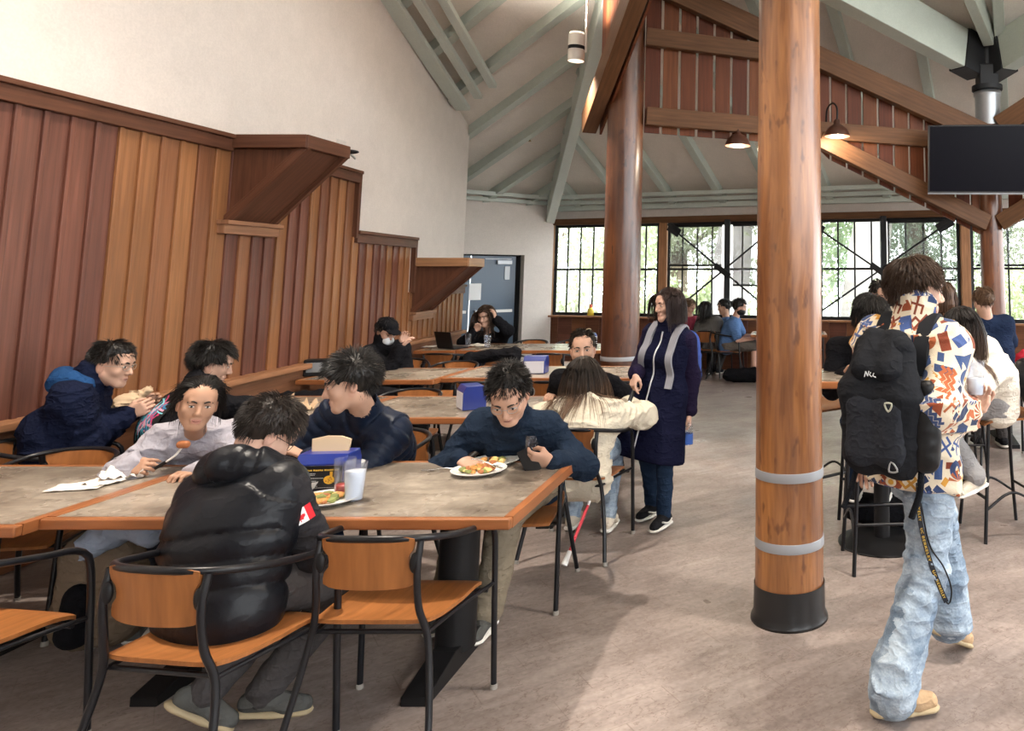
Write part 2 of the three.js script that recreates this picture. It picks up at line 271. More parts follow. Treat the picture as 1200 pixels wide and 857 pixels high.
// ---- window wall
const SILL = 0.91, HEAD = 2.66, LEN = 15.2;
{
  const seg = (s0, s1, h0, h1) => slabPoly([far(s0, h0), far(s1, h0), far(s1, h1), far(s0, h1)], 0.18);
  struct('wall_far', [seg(-0.1, LEN, -0.05, SILL - 0.02), seg(-0.1, LEN, HEAD + 0.02, 3.3), seg(-0.1, 0.06, SILL - 0.02, HEAD + 0.02)], MAT.plaster, 'plaster wall band above and below the long windows', 'wall');
  // wainscot boards under the windows
  const wains = thing('wainscot', 'reddish timber wainscot under the long windows', 'wainscot'); wains.userData.kind = 'structure';
  const bw = 0.3; for (let s = 0.15, i = 0; s < LEN; s += bw, i++) part('panel', bar(far(s - bw / 2 + 0.003, 0.44, 0.02), far(s + bw / 2 - 0.003, 0.44, 0.02), 0.03, 0.88, 0.004), boardMats[[5, 0, 2][i % 3]], wains);
  part('panel', bar(dw(0.02, 0.44, 0.02), dw(0.55, 0.44, 0.02), 0.03, 0.88, 0.004), boardMats[3], wains);
  part('sill_board', [bar(far(-0.05, SILL - 0.015, 0.03), far(LEN, SILL - 0.015, 0.03), 0.24, 0.035, 0.006), bar(dw(-0.03, SILL - 0.015, 0.04), dw(0.57, SILL - 0.015, 0.04), 0.09, 0.035, 0.006)], woodMat(lin(0.42, 0.2, 0.1), 0.4), wains);
  // timber posts and header
  struct('trim_1', [bar(far(-0.02, HEAD + 0.05, 0.03), far(LEN, HEAD + 0.05, 0.03), 0.16, 0.12, 0.008)], MAT.beam, 'brown timber header above the long windows', 'window trim');
  const posts = [0.08, 2.51, 8.02, 11.2, 14.2];
  posts.forEach((s, i) => struct('trim_' + (i + 2), bar(far(s, SILL, 0.02), far(s, HEAD, 0.02), 0.15, 0.17, 0.01), MAT.frame, ['timber corner post beside the white door wall', 'timber post between the corner window and the braced windows', 'timber post by the log column under the screen', 'timber window post beyond the log column', 'last timber window post'][i], 'window post'));
  // windows: frames, mullions, panes
  const openings = [[0.17, 2.42], [2.60, 7.93], [8.11, 11.11], [11.29, 14.11]], pane = 0.29;
  const paneGeo = new Map();
  openings.forEach(([s0, s1], k) => {
    const g = new THREE.Group(); g.name = 'window_' + (k + 1); scene.add(g);
    info(g, ['tall corner window of narrow panes behind the first log column', 'wide window crossed by steel bracing behind the standing woman', 'window of narrow panes behind the navy sweater', 'window of narrow panes beyond the high tables'][k], 'window', null, 'structure');
    const fr = []; const hb = (h, t) => fr.push(bar(far(s0, h), far(s1, h), 0.06, t));
    hb(SILL + 0.03, 0.06); hb(HEAD - 0.03, 0.06); hb(1.79, 0.04);
    fr.push(bar(far(s0 + 0.02, SILL), far(s0 + 0.02, HEAD), 0.05, 0.05), bar(far(s1 - 0.02, SILL), far(s1 - 0.02, HEAD), 0.05, 0.05));
    part('frame', fr, MAT.steel, g);
    const n = Math.round((s1 - s0) / pane), w = (s1 - s0) / n;
    for (let i = 0; i < n; i++) {
      const s = s0 + (i + 0.5) * w;
      if (i) part('mullion', bar(far(s - w / 2, SILL), far(s - w / 2, HEAD), 0.03, 0.014), MAT.steel, g);
      for (const [h0, h1] of [[SILL + 0.05, 1.765], [1.815, HEAD - 0.05]]) part('pane', bar(far(s - w / 2 + 0.008, (h0 + h1) / 2), far(s + w / 2 - 0.008, (h0 + h1) / 2), 0.006, h1 - h0), MAT.glass, g);
    }
  });
  // steel posts and cross braces standing inside the glass
  const brace = (sc, label, half0, half1) => {
    const g = thing('steel_brace', label, 'steel brace', far(sc, 0, 0.14)); g.userData.kind = 'structure'; const o = g.position;
    const loc = (s, h, inn = 0.14) => far(s, h, inn).sub(o);
    part('post', bar(loc(sc + 0.06, SILL), loc(sc + 0.06, HEAD + 0.02), 0.1, 0.13), MAT.steel, g);
    for (const [a, b] of [[-1, 1], [1, 1], [-1, -1], [1, -1]]) part('rod', rod(loc(sc, 1.76, 0.2), loc(sc + a * (a < 0 ? half0 : half1), 1.76 + b * 0.85, 0.2), 0.017), MAT.steel, g);
    part('centre_plate', [bar(loc(sc - 0.14, 1.86, 0.22), loc(sc + 0.14, 1.66, 0.22), 0.02, 0.1)], MAT.steel, g);
    part('corner_plate', [bar(loc(sc - half0 * 0.98, 2.58, 0.2), loc(sc - half0 * 0.78, 2.44, 0.2), 0.02, 0.16), bar(loc(sc + half1 * 0.98, 2.58, 0.2), loc(sc + half1 * 0.78, 2.44, 0.2), 0.02, 0.16)], MAT.steel, g);
  };
  brace(3.78, 'steel cross brace behind the bearded diner in blue', 1.1, 1.1);
  brace(6.62, 'steel cross brace behind the man in the patterned fleece', 1.25, 1.25);
}
// ---- walls behind and beside the lens, with their own long windows
{
  const rw = [], add = (x0, x1, h0, h1, d0, d1) => rw.push(uvBox(box(x1 - x0, h1 - h0, d1 - d0, (x0 + x1) / 2, (h0 + h1) / 2, -(d0 + d1) / 2)));
  add(RIGHT, RIGHT + 0.25, 0, 0.9, 5, 11.2); add(RIGHT, RIGHT + 0.25, 3.6, TOP + 0.3, 5, 11.2); add(RIGHT, RIGHT + 0.25, 0, 2.6, BACK, 5); add(RIGHT, RIGHT + 0.25, 6.0, TOP + 0.3, BACK, 5);
  for (let d = BACK; d < 11.2; d += 3.125) add(RIGHT, RIGHT + 0.25, d < 5 ? 2.6 : 0.9, d < 5 ? 6.0 : 3.6, d, d + 0.3);
  struct('wall_right', rw, MAT.plaster, 'plaster wall with long windows beside the high tables', 'wall');
  const bw = [], addb = (x0, x1, h0, h1) => bw.push(uvBox(box(x1 - x0, h1 - h0, 0.25, (x0 + x1) / 2, (h0 + h1) / 2, -BACK + 0.125)));
  addb(-4.75, RIGHT + 0.25, 0, 2.6); addb(-4.75, RIGHT + 0.25, 6.0, TOP + 0.3); addb(-4.75, 1.5, 2.6, 6.0); for (let x = 1.5; x < RIGHT; x += 2.7) addb(x, x + 0.3, 2.6, 6.0);
  struct('wall_back', bw, MAT.plaster, 'plaster wall with high clerestory windows behind the near tables', 'wall');
}
// ---- ceiling: two sloping planes meeting in a hip, flat boarding above
{
  const hipAt = (t) => W(CORNER[0] + 0.43 * t, 3.2 + 0.429 * t, CORNER[1] - t);       // from the corner up towards the lens
  const tTop = (TOP - 3.2) / 0.429, hipTop = hipAt(tTop);
  const bTop = (x) => CORNER[1] - ((TOP - 3.2) / 0.517 - (x - CORNER[0]) * farIn[0]) / -farIn[1] ;      // distance at which plane B reaches TOP
  const Bp = (x, d) => W(x, roofB(x, d), d), Ap = (x, d) => W(x, roofA(x, d), d);
  const dEave = (x) => CORNER[1] - 0.3054 * (x - CORNER[0]);
  const xr = RIGHT + 0.6;
  const cA = slabPoly([W(CORNER[0], 3.2, CORNER[1]), hipTop, W(-5.2, TOP, 15 - (TOP - 3.2 + 0.3 * 0.45) / 0.3), Ap(-8.9, 10.85)], -0.12);
  const cB = slabPoly([W(CORNER[0], 3.2, CORNER[1]), Bp(xr, dEave(xr)), W(xr, TOP, bTop(xr)), hipTop], -0.12);
  const flatD = max(hipTop.z * -1, 4);
  const cF = slabPoly([W(-5.2, TOP, BACK - 0.3), W(-5.2, TOP, 15 - (TOP - 3.2 + 0.3 * 0.45) / 0.3), hipTop, W(xr, TOP, bTop(xr)), W(xr, TOP, BACK - 0.3)], 0.12);
  struct('ceiling', [cA, cB, cF], MAT.ceil, 'textured cream ceiling sloping up to a hip', 'ceiling');
  // rafters
  const rg = thing('ceiling_rafters', 'pale green rafters under the sloping cream ceiling', 'rafters'); rg.userData.kind = 'structure';
  const drop = new V3(0, -0.13, 0);
  for (let i = 0; i < 8; i++) {          // plane A: rise towards +x and towards the lens, end on the hip
    const t = 0.85 + i * 1.22, top = hipAt(t); let k = 0; const dir = W(-0.87, 0, 0.49);
    // from the hip point run down to the eave
    let L = 9; const end = top.clone().addScaledVector(dir, L); 
    const eaveT = (top.y - 3.2) / (0.3 * (0.87 + 0.49)); L = min(eaveT, 7.5); const e = top.clone().addScaledVector(dir, L); e.y = roofA(e.x, -e.z);
    part('rafter', bar(top.clone().add(drop), e.add(drop), 0.13, 0.27, 0.008), MAT.green, rg);
  }
  for (let i = 0; i < 16; i++) {          // plane B: straight down to the window wall
    const s = 0.75 + i * 1.0, base = far(s, 3.2, 0.02); const up = W(farIn[0], 0.517, farIn[1]);
    let L = (TOP - 3.2) / 0.517 - 0.1;
    // stop at the hip
    for (let l = 0; l < L; l += 0.05) { const p = base.clone().addScaledVector(up, l); if (roofA(p.x, -p.z) < p.y) { L = l; break; } }
    if (L > 0.3) part('rafter', bar(base.clone().add(drop), base.clone().addScaledVector(up, L).add(drop), 0.13, 0.27, 0.008), MAT.green, rg);
  }
  part('hip_beam', bar(hipAt(-0.15).add(new V3(0, -0.34, 0)), hipTop.clone().add(new V3(0, -0.3, 0)), 0.16, 0.48, 0.01), MAT.greenTrim, rg);
  // light trims: three rails along the eaves and three along the plaster wall
  const rails = thing('ceiling_rails', 'three pale green rails running below the rafters along the walls', 'rails'); rails.userData.kind = 'structure';
  for (const [inn, h, t] of [[0.10, 2.97, 0.10], [0.30, 3.06, 0.07], [0.48, 3.15, 0.07]]) {
    part('rail', bar(far(0, h, inn), far(LEN, h, inn), 0.1, t, 0.006), MAT.greenTrim, rails);
    part('rail', bar(dw(0, h, inn), dw(5.5, h, inn), 0.1, t, 0.006), MAT.greenTrim, rails);
  }
  for (const [off, w] of [[0.16, 0.2], [0.43, 0.11], [0.68, 0.11]]) {
    const p = (d) => { const x = wallX(d) + off; return W(x, roofA(x, d) - 0.32, d); };
    part('rail', bar(p(11.0 - off * 0.6), p(3.2), w, 0.07, 0.006), MAT.greenTrim, rails);
  }
}
const fleeceTex = canvasTex(1024, 1024, (x, w, h) => {
  x.fillStyle = '#d8cbb4'; x.fillRect(0, 0, w, h); const q = mulberry(77), cols = ['#3b4a6e', '#46598a', '#2e3a57', '#8f4a32', '#a55c3c', '#7a3d2c', '#c08a3c', '#46598a', '#3b4a6e', '#3d5078'];
  const N = 11, cw = w / N;
  for (let j = -1; j <= N; j++) for (let i = -1; i <= N; i++) {
    const cx = (i + 0.5 + 0.35 * (q() - 0.5)) * cw, cy = (j + 0.5 + 0.35 * (q() - 0.5)) * cw, r = cw * (0.54 + 0.1 * q()), k = floor(q() * 9), a = q() * 6.3; x.save(); x.translate(cx, cy); x.rotate(a); x.fillStyle = x.strokeStyle = cols[floor(q() * cols.length)];
    if (k === 0) { x.fillRect(-r, -r * 0.55, 2 * r, r * 1.1); } else if (k === 1) { x.beginPath(); x.moveTo(-r, r * 0.7); x.lineTo(r, r * 0.7); x.lineTo(0, -r); x.fill(); } else if (k === 2) { x.lineWidth = r * 0.55; x.beginPath(); x.arc(0, 0, r * 0.75, 0.4, 5.2); x.stroke(); x.fillStyle = '#c9973f'; x.beginPath(); x.arc(0, 0, r * 0.25, 0, 7); x.fill(); } else if (k === 3) { x.lineWidth = r * 0.3; for (let m = -1; m <= 1; m++) { x.beginPath(); x.moveTo(-r, m * r * 0.5); for (let t = 0; t <= 6; t++) x.lineTo(-r + t * r / 3, m * r * 0.5 + (t % 2 ? r * 0.18 : -r * 0.18)); x.stroke(); } } else if (k === 4) { for (let m = 0; m < 5; m++) { x.rotate(0.5); x.beginPath(); x.moveTo(0, 0); x.lineTo(r * 1.1, -r * 0.16); x.lineTo(r * 1.1, r * 0.16); x.fill(); } } else if (k === 5) { x.beginPath(); x.moveTo(-r, 0); x.lineTo(0, -r * 0.8); x.lineTo(r, 0); x.lineTo(0, r * 0.8); x.fill(); } else if (k === 6) { x.lineWidth = r * 0.22; x.beginPath(); x.moveTo(0, -r); x.lineTo(0, r); x.moveTo(-r * 0.6, -r * 0.8); x.lineTo(-r * 0.6, 0); x.lineTo(r * 0.6, 0); x.lineTo(r * 0.6, -r * 0.8); x.stroke(); } else if (k === 7) { x.beginPath(); x.arc(0, 0, r * 0.9, 0, PI); x.fill(); x.fillStyle = '#b98436'; x.beginPath(); x.arc(0, -r * 0.4, r * 0.3, 0, 7); x.fill(); } else { x.fillRect(-r, -r * 0.9, r * 0.8, r * 1.8); x.fillStyle = cols[floor(q() * cols.length)]; x.fillRect(0, -r * 0.7, r * 0.9, r * 0.7); }
    if ([1, 5, 7].includes(k)) { x.strokeStyle = '#d8cbb4'; x.lineWidth = 6; x.stroke(); } else if (k === 0) { x.strokeStyle = '#d8cbb4'; x.lineWidth = 6; x.strokeRect(-r, -r * 0.55, 2 * r, r * 1.1); } else if (k === 8) { x.strokeStyle = '#d8cbb4'; x.lineWidth = 6; x.strokeRect(-r, -r * 0.9, r * 0.8, r * 1.8); x.strokeRect(0, -r * 0.7, r * 0.9, r * 0.7); }
    x.restore();
  }
});
fleeceTex.wrapS = fleeceTex.wrapT = THREE.RepeatWrapping;
const fleeceMat = phy({ map: scaled(fleeceTex, 1.25, 1.25), roughness: 0.95, bumpMap: scaled(plasterBump, 6, 6), bumpScale: 0.002, sheen: 0.3, sheenColor: lin(0.8, 0.78, 0.72), specularIntensity: 0.2 });
// ---------------------------------------------------------------- log columns
const logTex = tex(512, 1024, (u, v) => {
  const w = 0.05 * (pn(u, v, 3, 4, 71, 3) - 0.5), n = pn(u + w + 1, v, 22, 5, 73, 4), f = pn(u + w + 1, v, 70, 8, 75, 3), b = pn(u, v, 3, 3, 77, 3), fl = pn(u + 0.3, v, 30, 22, 79, 3);
  let c = mixc([104, 60, 30], [186, 128, 78], max(0, min(1, 0.5 + 0.8 * (n - 0.5) + 0.6 * (f - 0.5) + 1.0 * (b - 0.5))));
  if (fl > 0.66) c = mixc(c, [92, 52, 26], min(0.7, (fl - 0.66) * 4));
  return c;
});
const logBump = tex(256, 512, (u, v) => { const k = 128 + 170 * (pn(u, v, 14, 8, 73, 4) - 0.5); return [k, k, k]; }, false);
const logMat = (ox, tint) => phy({ color: tint, map: scaled(logTex, 1, 0.5, ox, ox * 0.7), bumpMap: scaled(logBump, 1, 0.5, ox, 0), bumpScale: 0.006, roughness: 0.42, clearcoat: 0.55, clearcoatRoughness: 0.22 });
function logGeo(r0, r1, h0, h1, seed) {
  const nu = 48, nv = Math.round((h1 - h0) / 0.05), pos = [], uv = [], idx = [];
  for (let j = 0; j <= nv; j++) for (let i = 0; i <= nu; i++) {
    const t = j / nv, y = h0 + (h1 - h0) * t, a = i / nu * 2 * PI, r = (r0 + (r1 - r0) * t) * (1 + 0.035 * fbm(cos(a) * 1.6 + seed, y * 0.9, sin(a) * 1.6, 3) + 0.012 * fbm(cos(a) * 6 + seed, y * 2.5, sin(a) * 6, 2));
    pos.push(cos(a) * r, y, sin(a) * r); uv.push(i / nu, y);
  }
  for (let j = 0; j < nv; j++) for (let i = 0; i < nu; i++) { const a = j * (nu + 1) + i, b = a + nu + 1; idx.push(a, b, a + 1, a + 1, b, b + 1); }
  const g = new THREE.BufferGeometry(); g.setAttribute('position', new THREE.Float32BufferAttribute(pos, 3)); g.setAttribute('uv', new THREE.Float32BufferAttribute(uv, 2)); g.setIndex(idx); g.computeVertexNormals(); return g;
}
const LOG1 = [-1.83, 8.35], LOG2 = [0.0, 4.0], LOG3 = [2.5, 9.4];
const strapMat = std({ color: lin(0.36, 0.38, 0.41), roughness: 0.5, metalness: 0.35 });
function logColumn(c, r0, r1, top, seed, straps, label, tint) {
  const g = thing('log_column', label, 'column', W(c[0], 0, c[1])); g.userData.kind = 'structure';
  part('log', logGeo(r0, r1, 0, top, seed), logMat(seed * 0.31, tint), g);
  part('base_collar', lathe([[r0 * 1.03, 0.17], [r0 * 1.04, 0.04], [r0 * 1.12, 0.012], [r0 * 1.13, 0], [r0, 0]].reverse(), 40), std({ color: lin(0.012, 0.012, 0.013), roughness: 0.35 }), g);
  for (const h of straps) { const r = r0 + (r1 - r0) * h / top; part('steel_strap', lathe([[r * 0.99, h - 0.022], [r * 1.022, h - 0.022], [r * 1.022, h + 0.022], [r * 0.99, h + 0.022]], 40), strapMat, g); }
  return g;
}
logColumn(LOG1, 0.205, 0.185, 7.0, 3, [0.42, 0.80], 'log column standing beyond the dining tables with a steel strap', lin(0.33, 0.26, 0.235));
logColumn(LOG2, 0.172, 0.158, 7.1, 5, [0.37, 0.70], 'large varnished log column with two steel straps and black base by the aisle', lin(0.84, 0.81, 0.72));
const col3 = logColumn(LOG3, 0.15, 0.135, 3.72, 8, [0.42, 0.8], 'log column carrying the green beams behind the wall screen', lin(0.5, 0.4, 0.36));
part('steel_cap', lathe([[0.15, 3.55], [0.155, 3.55], [0.155, 3.93], [0.17, 3.93], [0.17, 3.98], [0, 3.98]], 32), MAT.galv, col3);
// steel shoe and the big green beams that meet above the third column
{
  const g = thing('roof_beams', 'large pale green beams meeting in a black steel shoe above the third column', 'beams', W(LOG3[0], 0, LOG3[1])); g.userData.kind = 'structure';
  const o = g.position, S = W(LOG3[0], 0, LOG3[1]);
  const beams = [[at(1128, 60, 9.3), at(940, -44, 7.7), 0.22, 0.5], [at(1176, 62, 9.3), at(1320, -30, 7.6), 0.22, 0.5], [at(1159, 42, 9.3), at(1125, -40, 8.1), 0.13, 0.3]];
  for (const [a, b, w, h] of beams) {
    const p = a.clone().sub(o), q = a.clone().add(b.clone().sub(a).multiplyScalar(2.2)).sub(o); part('beam', bar(p, q, w, h, 0.01), MAT.green, g);
    const dir = q.clone().sub(p).normalize(); if (h > 0.4) part('steel_shoe', [bar(p.clone().addScaledVector(dir, -0.3), p.clone().addScaledVector(dir, 0.06), w + 0.05, h + 0.02)], MAT.steel, g);
  }
  part('steel_shoe', [rod(new V3(0, 3.95, 0), new V3(0, 4.75, 0), 0.06, 12), box(0.24, 0.35, 0.24, 0, 4.15, 0, 0.02), rod(new V3(0, 4.0, 0), new V3(0, 4.06, 0), 0.19, 20)], MAT.steel, g);
}
// ---------------------------------------------------------------- slatted timber gables between the columns
function hitPlane(px, py, A, B) {        // where a pixel meets the upright plane through A and B (across, distance)
  const r = at(px, py, 1), x = r.x, h = r.y - EYE; const dx = B[0] - A[0], dd = B[1] - A[1];
  const d = (A[0] * dd - A[1] * dx) / (x * dd - dx); return new V3(x * d, EYE + h * d, -d);
}
const gableTones = [[0.13, 0.036, 0.016], [0.165, 0.05, 0.02], [0.195, 0.066, 0.025], [0.145, 0.042, 0.018]].map((c, i) => woodMat(lin(...c), 0.5, { map: scaled(grainTex, 1, 0.6, i * 0.2, i * 0.4) }));
function gable(name, label, A, B, s0, s1, topH, botH, beams, pitch = 0.2, gap = 0.03) {
  const g = thing(name, label, 'timber gable', W(A[0], 0, A[1])); g.userData.kind = 'structure'; const o = g.position;
  const L = hypot(B[0] - A[0], B[1] - A[1]), ux = (B[0] - A[0]) / L, ud = (B[1] - A[1]) / L, P = (s, h) => W(A[0] + ux * s, h, A[1] + ud * s).sub(o);
  let i = 0;
  for (let s = s0; s < s1; s += pitch, i++) {
    const a = s + gap / 2, b = min(s + pitch - gap / 2, s1); if (b - a < 0.03) continue;
    const v = [P(a, botH(a)), P(b, botH(b)), P(b, topH(b)), P(a, topH(a))]; if (v[3].y - v[0].y < 0.05 || v[2].y - v[1].y < 0.05) continue;
    part('slat', slabPoly(v, 0.025), gableTones[[0, 2, 1, 3, 1, 0, 2][i % 7]], g);
  }
  const n = new V3(ud, 0, ux).normalize(); if (n.z < 0) n.negate();      // towards the lens
  for (const [p, q, h, w = 0.1] of beams) part('beam', bar(p.clone().sub(o).addScaledVector(n, 0.03 + w / 2), q.clone().sub(o).addScaledVector(n, 0.03 + w / 2), w, h, 0.006), MAT.beam, g);
  return g;
}
{
  const A = LOG1, B = LOG3, H = (x, y) => hitPlane(x, y, A, B), S = (p) => hypot(p.x - A[0], -p.z - A[1]);
  const lineH = (p, q) => (s) => { const a = S(p), b = S(q); return p.y + (q.y - p.y) * (s - a) / (b - a); };
  const t0 = H(820, 8), t1 = H(1150, 160), tie0 = H(757, 138), tie1 = H(1100, 166), up0 = H(757, 46), up1 = H(975, 74), lo0 = H(958, 165), lo1 = H(1152, 262);
  const top = lineH(t0, t1), tie = lineH(tie0, tie1), low = lineH(lo0, lo1);
  const ext = (p, q, s) => { const d = q.clone().sub(p); return p.clone().addScaledVector(d, s); };
  gable('slatted_gable', 'slatted reddish timber gable with brown beams between two log columns', A, B, 0.19, S(t1) - 0.05, top, (s) => s < S(lo0) ? tie(s) - 0.17 : low(s) - 0.15,
    [[ext(t0, t1, -0.4), t1, 0.26, 0.13], [tie0, tie1, 0.2], [up0, up1, 0.2], [lo0, lo1, 0.2, 0.12]]);
  // the next gable, from the third column onwards
  const A2 = LOG3, B2 = [6.7, 8.0], H2 = (x, y) => hitPlane(x, y, A2, B2), S2 = (p) => hypot(p.x - A2[0], -p.z - A2[1]);
  const l2 = (p, q) => (s) => { const a = S2(p), b = S2(q); return p.y + (q.y - p.y) * (s - a) / (b - a); };
  const a0 = H2(1172, 150), a1 = H2(1215, 122), c0 = H2(1172, 262), c1 = H2(1215, 236);
  const far2 = (p, q, k) => p.clone().add(q.clone().sub(p).multiplyScalar(k));
  gable('slatted_gable', 'slatted timber gable rising beyond the wall screen', A2, B2, 0.2, 3.2, l2(a0, a1), (s) => l2(c0, c1)(s) - 0.12, [[a0, far2(a0, a1, 6), 0.26, 0.13], [c0, far2(c0, c1, 6), 0.2, 0.12]]);
  // gable that runs from the first column towards the large near column
  const A3 = [-2.22, 8.75], B3 = [0, 4.0], H3 = (x, y) => hitPlane(x, y, A3, B3);
  const b0 = H3(701, 146), b1 = H3(757, 0), S3 = (p) => hypot(p.x - A3[0], -p.z - A3[1]), bl = (s) => b0.y + (b1.y - b0.y) * (s - S3(b0)) / (S3(b1) - S3(b0));
  gable('slatted_gable', 'slatted timber gable seen almost edge on above the first log column', A3, B3, 0.0, 4.7, (s) => 6.3, (s) => bl(s) - 0.1, [[b0, b0.clone().add(b1.clone().sub(b0).multiplyScalar(1.9)), 0.26, 0.16]], 0.2, 0.006);
}
// ---------------------------------------------------------------- wall screen
{
  const c = at(1163, 187, 8.75), g = thing('wall_screen', 'large dark flat screen hung in front of the third log column', 'screen', W(c.x, c.y - 0.4, 8.75), R(-8)); g.rotation.x = R(7);
  part('screen_body', box(1.5, 0.8, 0.06, 0, 0.4, 0, 0.012), std({ color: lin(0.02, 0.02, 0.022), roughness: 0.4 }), g);
  part('screen_glass', box(1.46, 0.755, 0.006, 0, 0.405, 0.032, 0.003), phy({ color: lin(0.005, 0.005, 0.009), roughness: 0.3, specularIntensity: 0.2 }), g);
  part('bezel_strip', box(1.5, 0.022, 0.065, 0, 0.0, 0.002, 0.004), std({ color: lin(0.25, 0.26, 0.28), roughness: 0.35, metalness: 0.6 }), g);
  part('mount', [box(0.4, 0.4, 0.1, 0, 0.4, -0.08, 0.01), box(0.1, 0.1, 0.5, 0, 0.4, -0.33)], MAT.black, g);
}
// ---------------------------------------------------------------- lamps
const LAMPK = 1.0;
const domeMat = std({ color: lin(0.07, 0.028, 0.018), roughness: 0.35, side: THREE.DoubleSide }), glow = std({ color: lin(0.9, 0.85, 0.75), emissive: lin(1, 0.86, 0.66), emissiveIntensity: 2.0 });
function domeLamp(px, py, d, label, neck) {
  const p = at(px, py, d), g = thing('dome_lamp', label, 'lamp', p);
  part('shade', lathe([[0.145, 0], [0.14, 0.03], [0.115, 0.08], [0.07, 0.125], [0.035, 0.14], [0.033, 0.19], [0, 0.2]], 28), domeMat, g);
  part('bulb', new THREE.SphereGeometry(0.05, 16, 10).translate(0, 0.04, 0), glow, g.children[0]);
  part('gooseneck', tube(neck.map(([x, y, z]) => new V3(x, y, z)), 0.011, 24, 6), MAT.black, g);
  const l = new THREE.PointLight(new THREE.Color().setRGB(1, 0.83, 0.62), 4 * LAMPK); l.position.set(0, -0.03, 0); l.shadow.radius = 3; l.castShadow = true; l.name = 'lamp_light'; g.add(l);
}
domeLamp(864.5, 171, 8.55, 'brown dome lamp hanging below the tie beam of the slatted gable', [[0, 0.2, 0], [0, 0.3, -0.02], [0.02, 0.36, -0.1], [0.03, 0.33, -0.2]]);
domeLamp(981, 160, 8.5, 'brown dome lamp on a gooseneck beside the large near column', [[0, 0.2, 0], [0, 0.33, 0], [-0.04, 0.4, -0.06], [-0.1, 0.36, -0.18], [-0.11, 0.2, -0.3]]);
const canMat = std({ color: lin(0.72, 0.68, 0.62), roughness: 0.5 });
function canLight(p, label, power, r = 0.09) {
  const g = thing('can_light', label, 'lamp', p);
  part('housing', lathe([[r * 0.94, 0.01], [r, 0], [r, 0.3], [r * 0.9, 0.31], [0, 0.31]], 28), canMat, g);
  part('band', lathe([[r * 1.01, 0.13], [r * 1.03, 0.13], [r * 1.03, 0.17], [r * 1.01, 0.17]], 28), MAT.black, g);
  part('upper_lens', lathe([[0, 0.315], [r * 0.86, 0.315], [r * 0.86, 0.325], [0, 0.325]], 24), glow, g); part('lens', lathe([[0, 0.004], [r * 0.92, 0.004], [r * 0.92, 0.02], [0, 0.02]], 24), glow, g);
  part('arm', rod(new V3(r + 0.015, 0.1, 0), new V3(r + 0.015, max(0.42, roofHeight(p.x, -p.z) - p.y - 0.02), 0), 0.012), canMat, g);
  const l = new THREE.SpotLight(new THREE.Color().setRGB(1, 0.9, 0.78), power * LAMPK, 0, R(58), 0.8); l.position.set(0, -0.02, 0); l.target.position.set(0, -3, 0); l.shadow.radius = r / 0.02; l.castShadow = true; l.name = 'lamp_light'; g.add(l); g.add(l.target); l.target.name = 'lamp_aim';
  const u = new THREE.SpotLight(new THREE.Color().setRGB(1, 0.92, 0.82), power * 1.2 * LAMPK, 0, R(75), 0.9); u.position.set(0, 0.34, 0); u.target.position.set(0, 3, 0); u.shadow.radius = r / 0.02; u.castShadow = true; u.name = 'uplight'; g.add(u); g.add(u.target); u.target.name = 'uplight_aim';
}
function roofHeight(x, d) { return min(TOP, roofA(x, d), roofB(x, d)); }
canLight(at(675, 72, 8.2), 'cylindrical can light hung under the rafters by the hip beam', 60);
for (const [x, d, lab] of [[-2.6, 3.6, 'can light hung high over the plates table'], [2.2, 3.0, 'can light hung high over the aisle by the near column'], [4.6, 6.6, 'can light hung high over the high tables']]) canLight(W(x, 5.2, d), lab, 90, 0.1);
// small fittings on wall and ceiling
{
  const g = thing('emergency_lamp', 'small dark emergency lamp on the plaster beside the timber bracket', 'lamp', at(408, 178, 7.0));
  part('lamp_head', new THREE.SphereGeometry(1, 20, 12).scale(0.1, 0.022, 0.05), MAT.black, g); part('mount_arm', rod(new V3(0, 0, 0), new V3(-0.28, 0.03, -0.6), 0.012), MAT.galv, g); part('shield', box(0.004, 0.2, 0.16, -0.1, 0.02, -0.05), MAT.glass, g);
  const q = at(690, 159, 10.4); q.y = roofB(q.x, -q.z); one('smoke_detector', lathe([[0, -0.05], [0.05, -0.045], [0.08, -0.02], [0.085, 0.0], [0, 0.0]], 24), MAT.white, 'small round white smoke detector on the ceiling beside the hip beam', 'detector', null, q);
  for (const [x, y, d, lab] of [[644, 45, 9.2, 'thin sprinkler pipe hanging from the ceiling near the can light'], [619, 217, 12.4, 'thin sprinkler pipe hanging near the corner eave'], [1003, 42, 8.8, 'thin sprinkler pipe above the slatted gable'], [834, 182, 11.5, 'thin sprinkler pipe hanging below the ceiling behind the gable']]) {
    const p = at(x, y, d), h = roofHeight(p.x, d); const s = thing('sprinkler', lab, 'sprinkler', new V3(p.x, h - 0.24, p.z)); part('pipe', rod(new V3(0, 0.03, 0), new V3(0, 0.24, 0), 0.012), MAT.galv, s); part('head', lathe([[0, 0], [0.025, 0.004], [0.012, 0.02], [0.012, 0.05], [0, 0.05]], 12), std({ color: lin(0.35, 0.28, 0.12), metalness: 0.7, roughness: 0.4 }), s);
  }
}
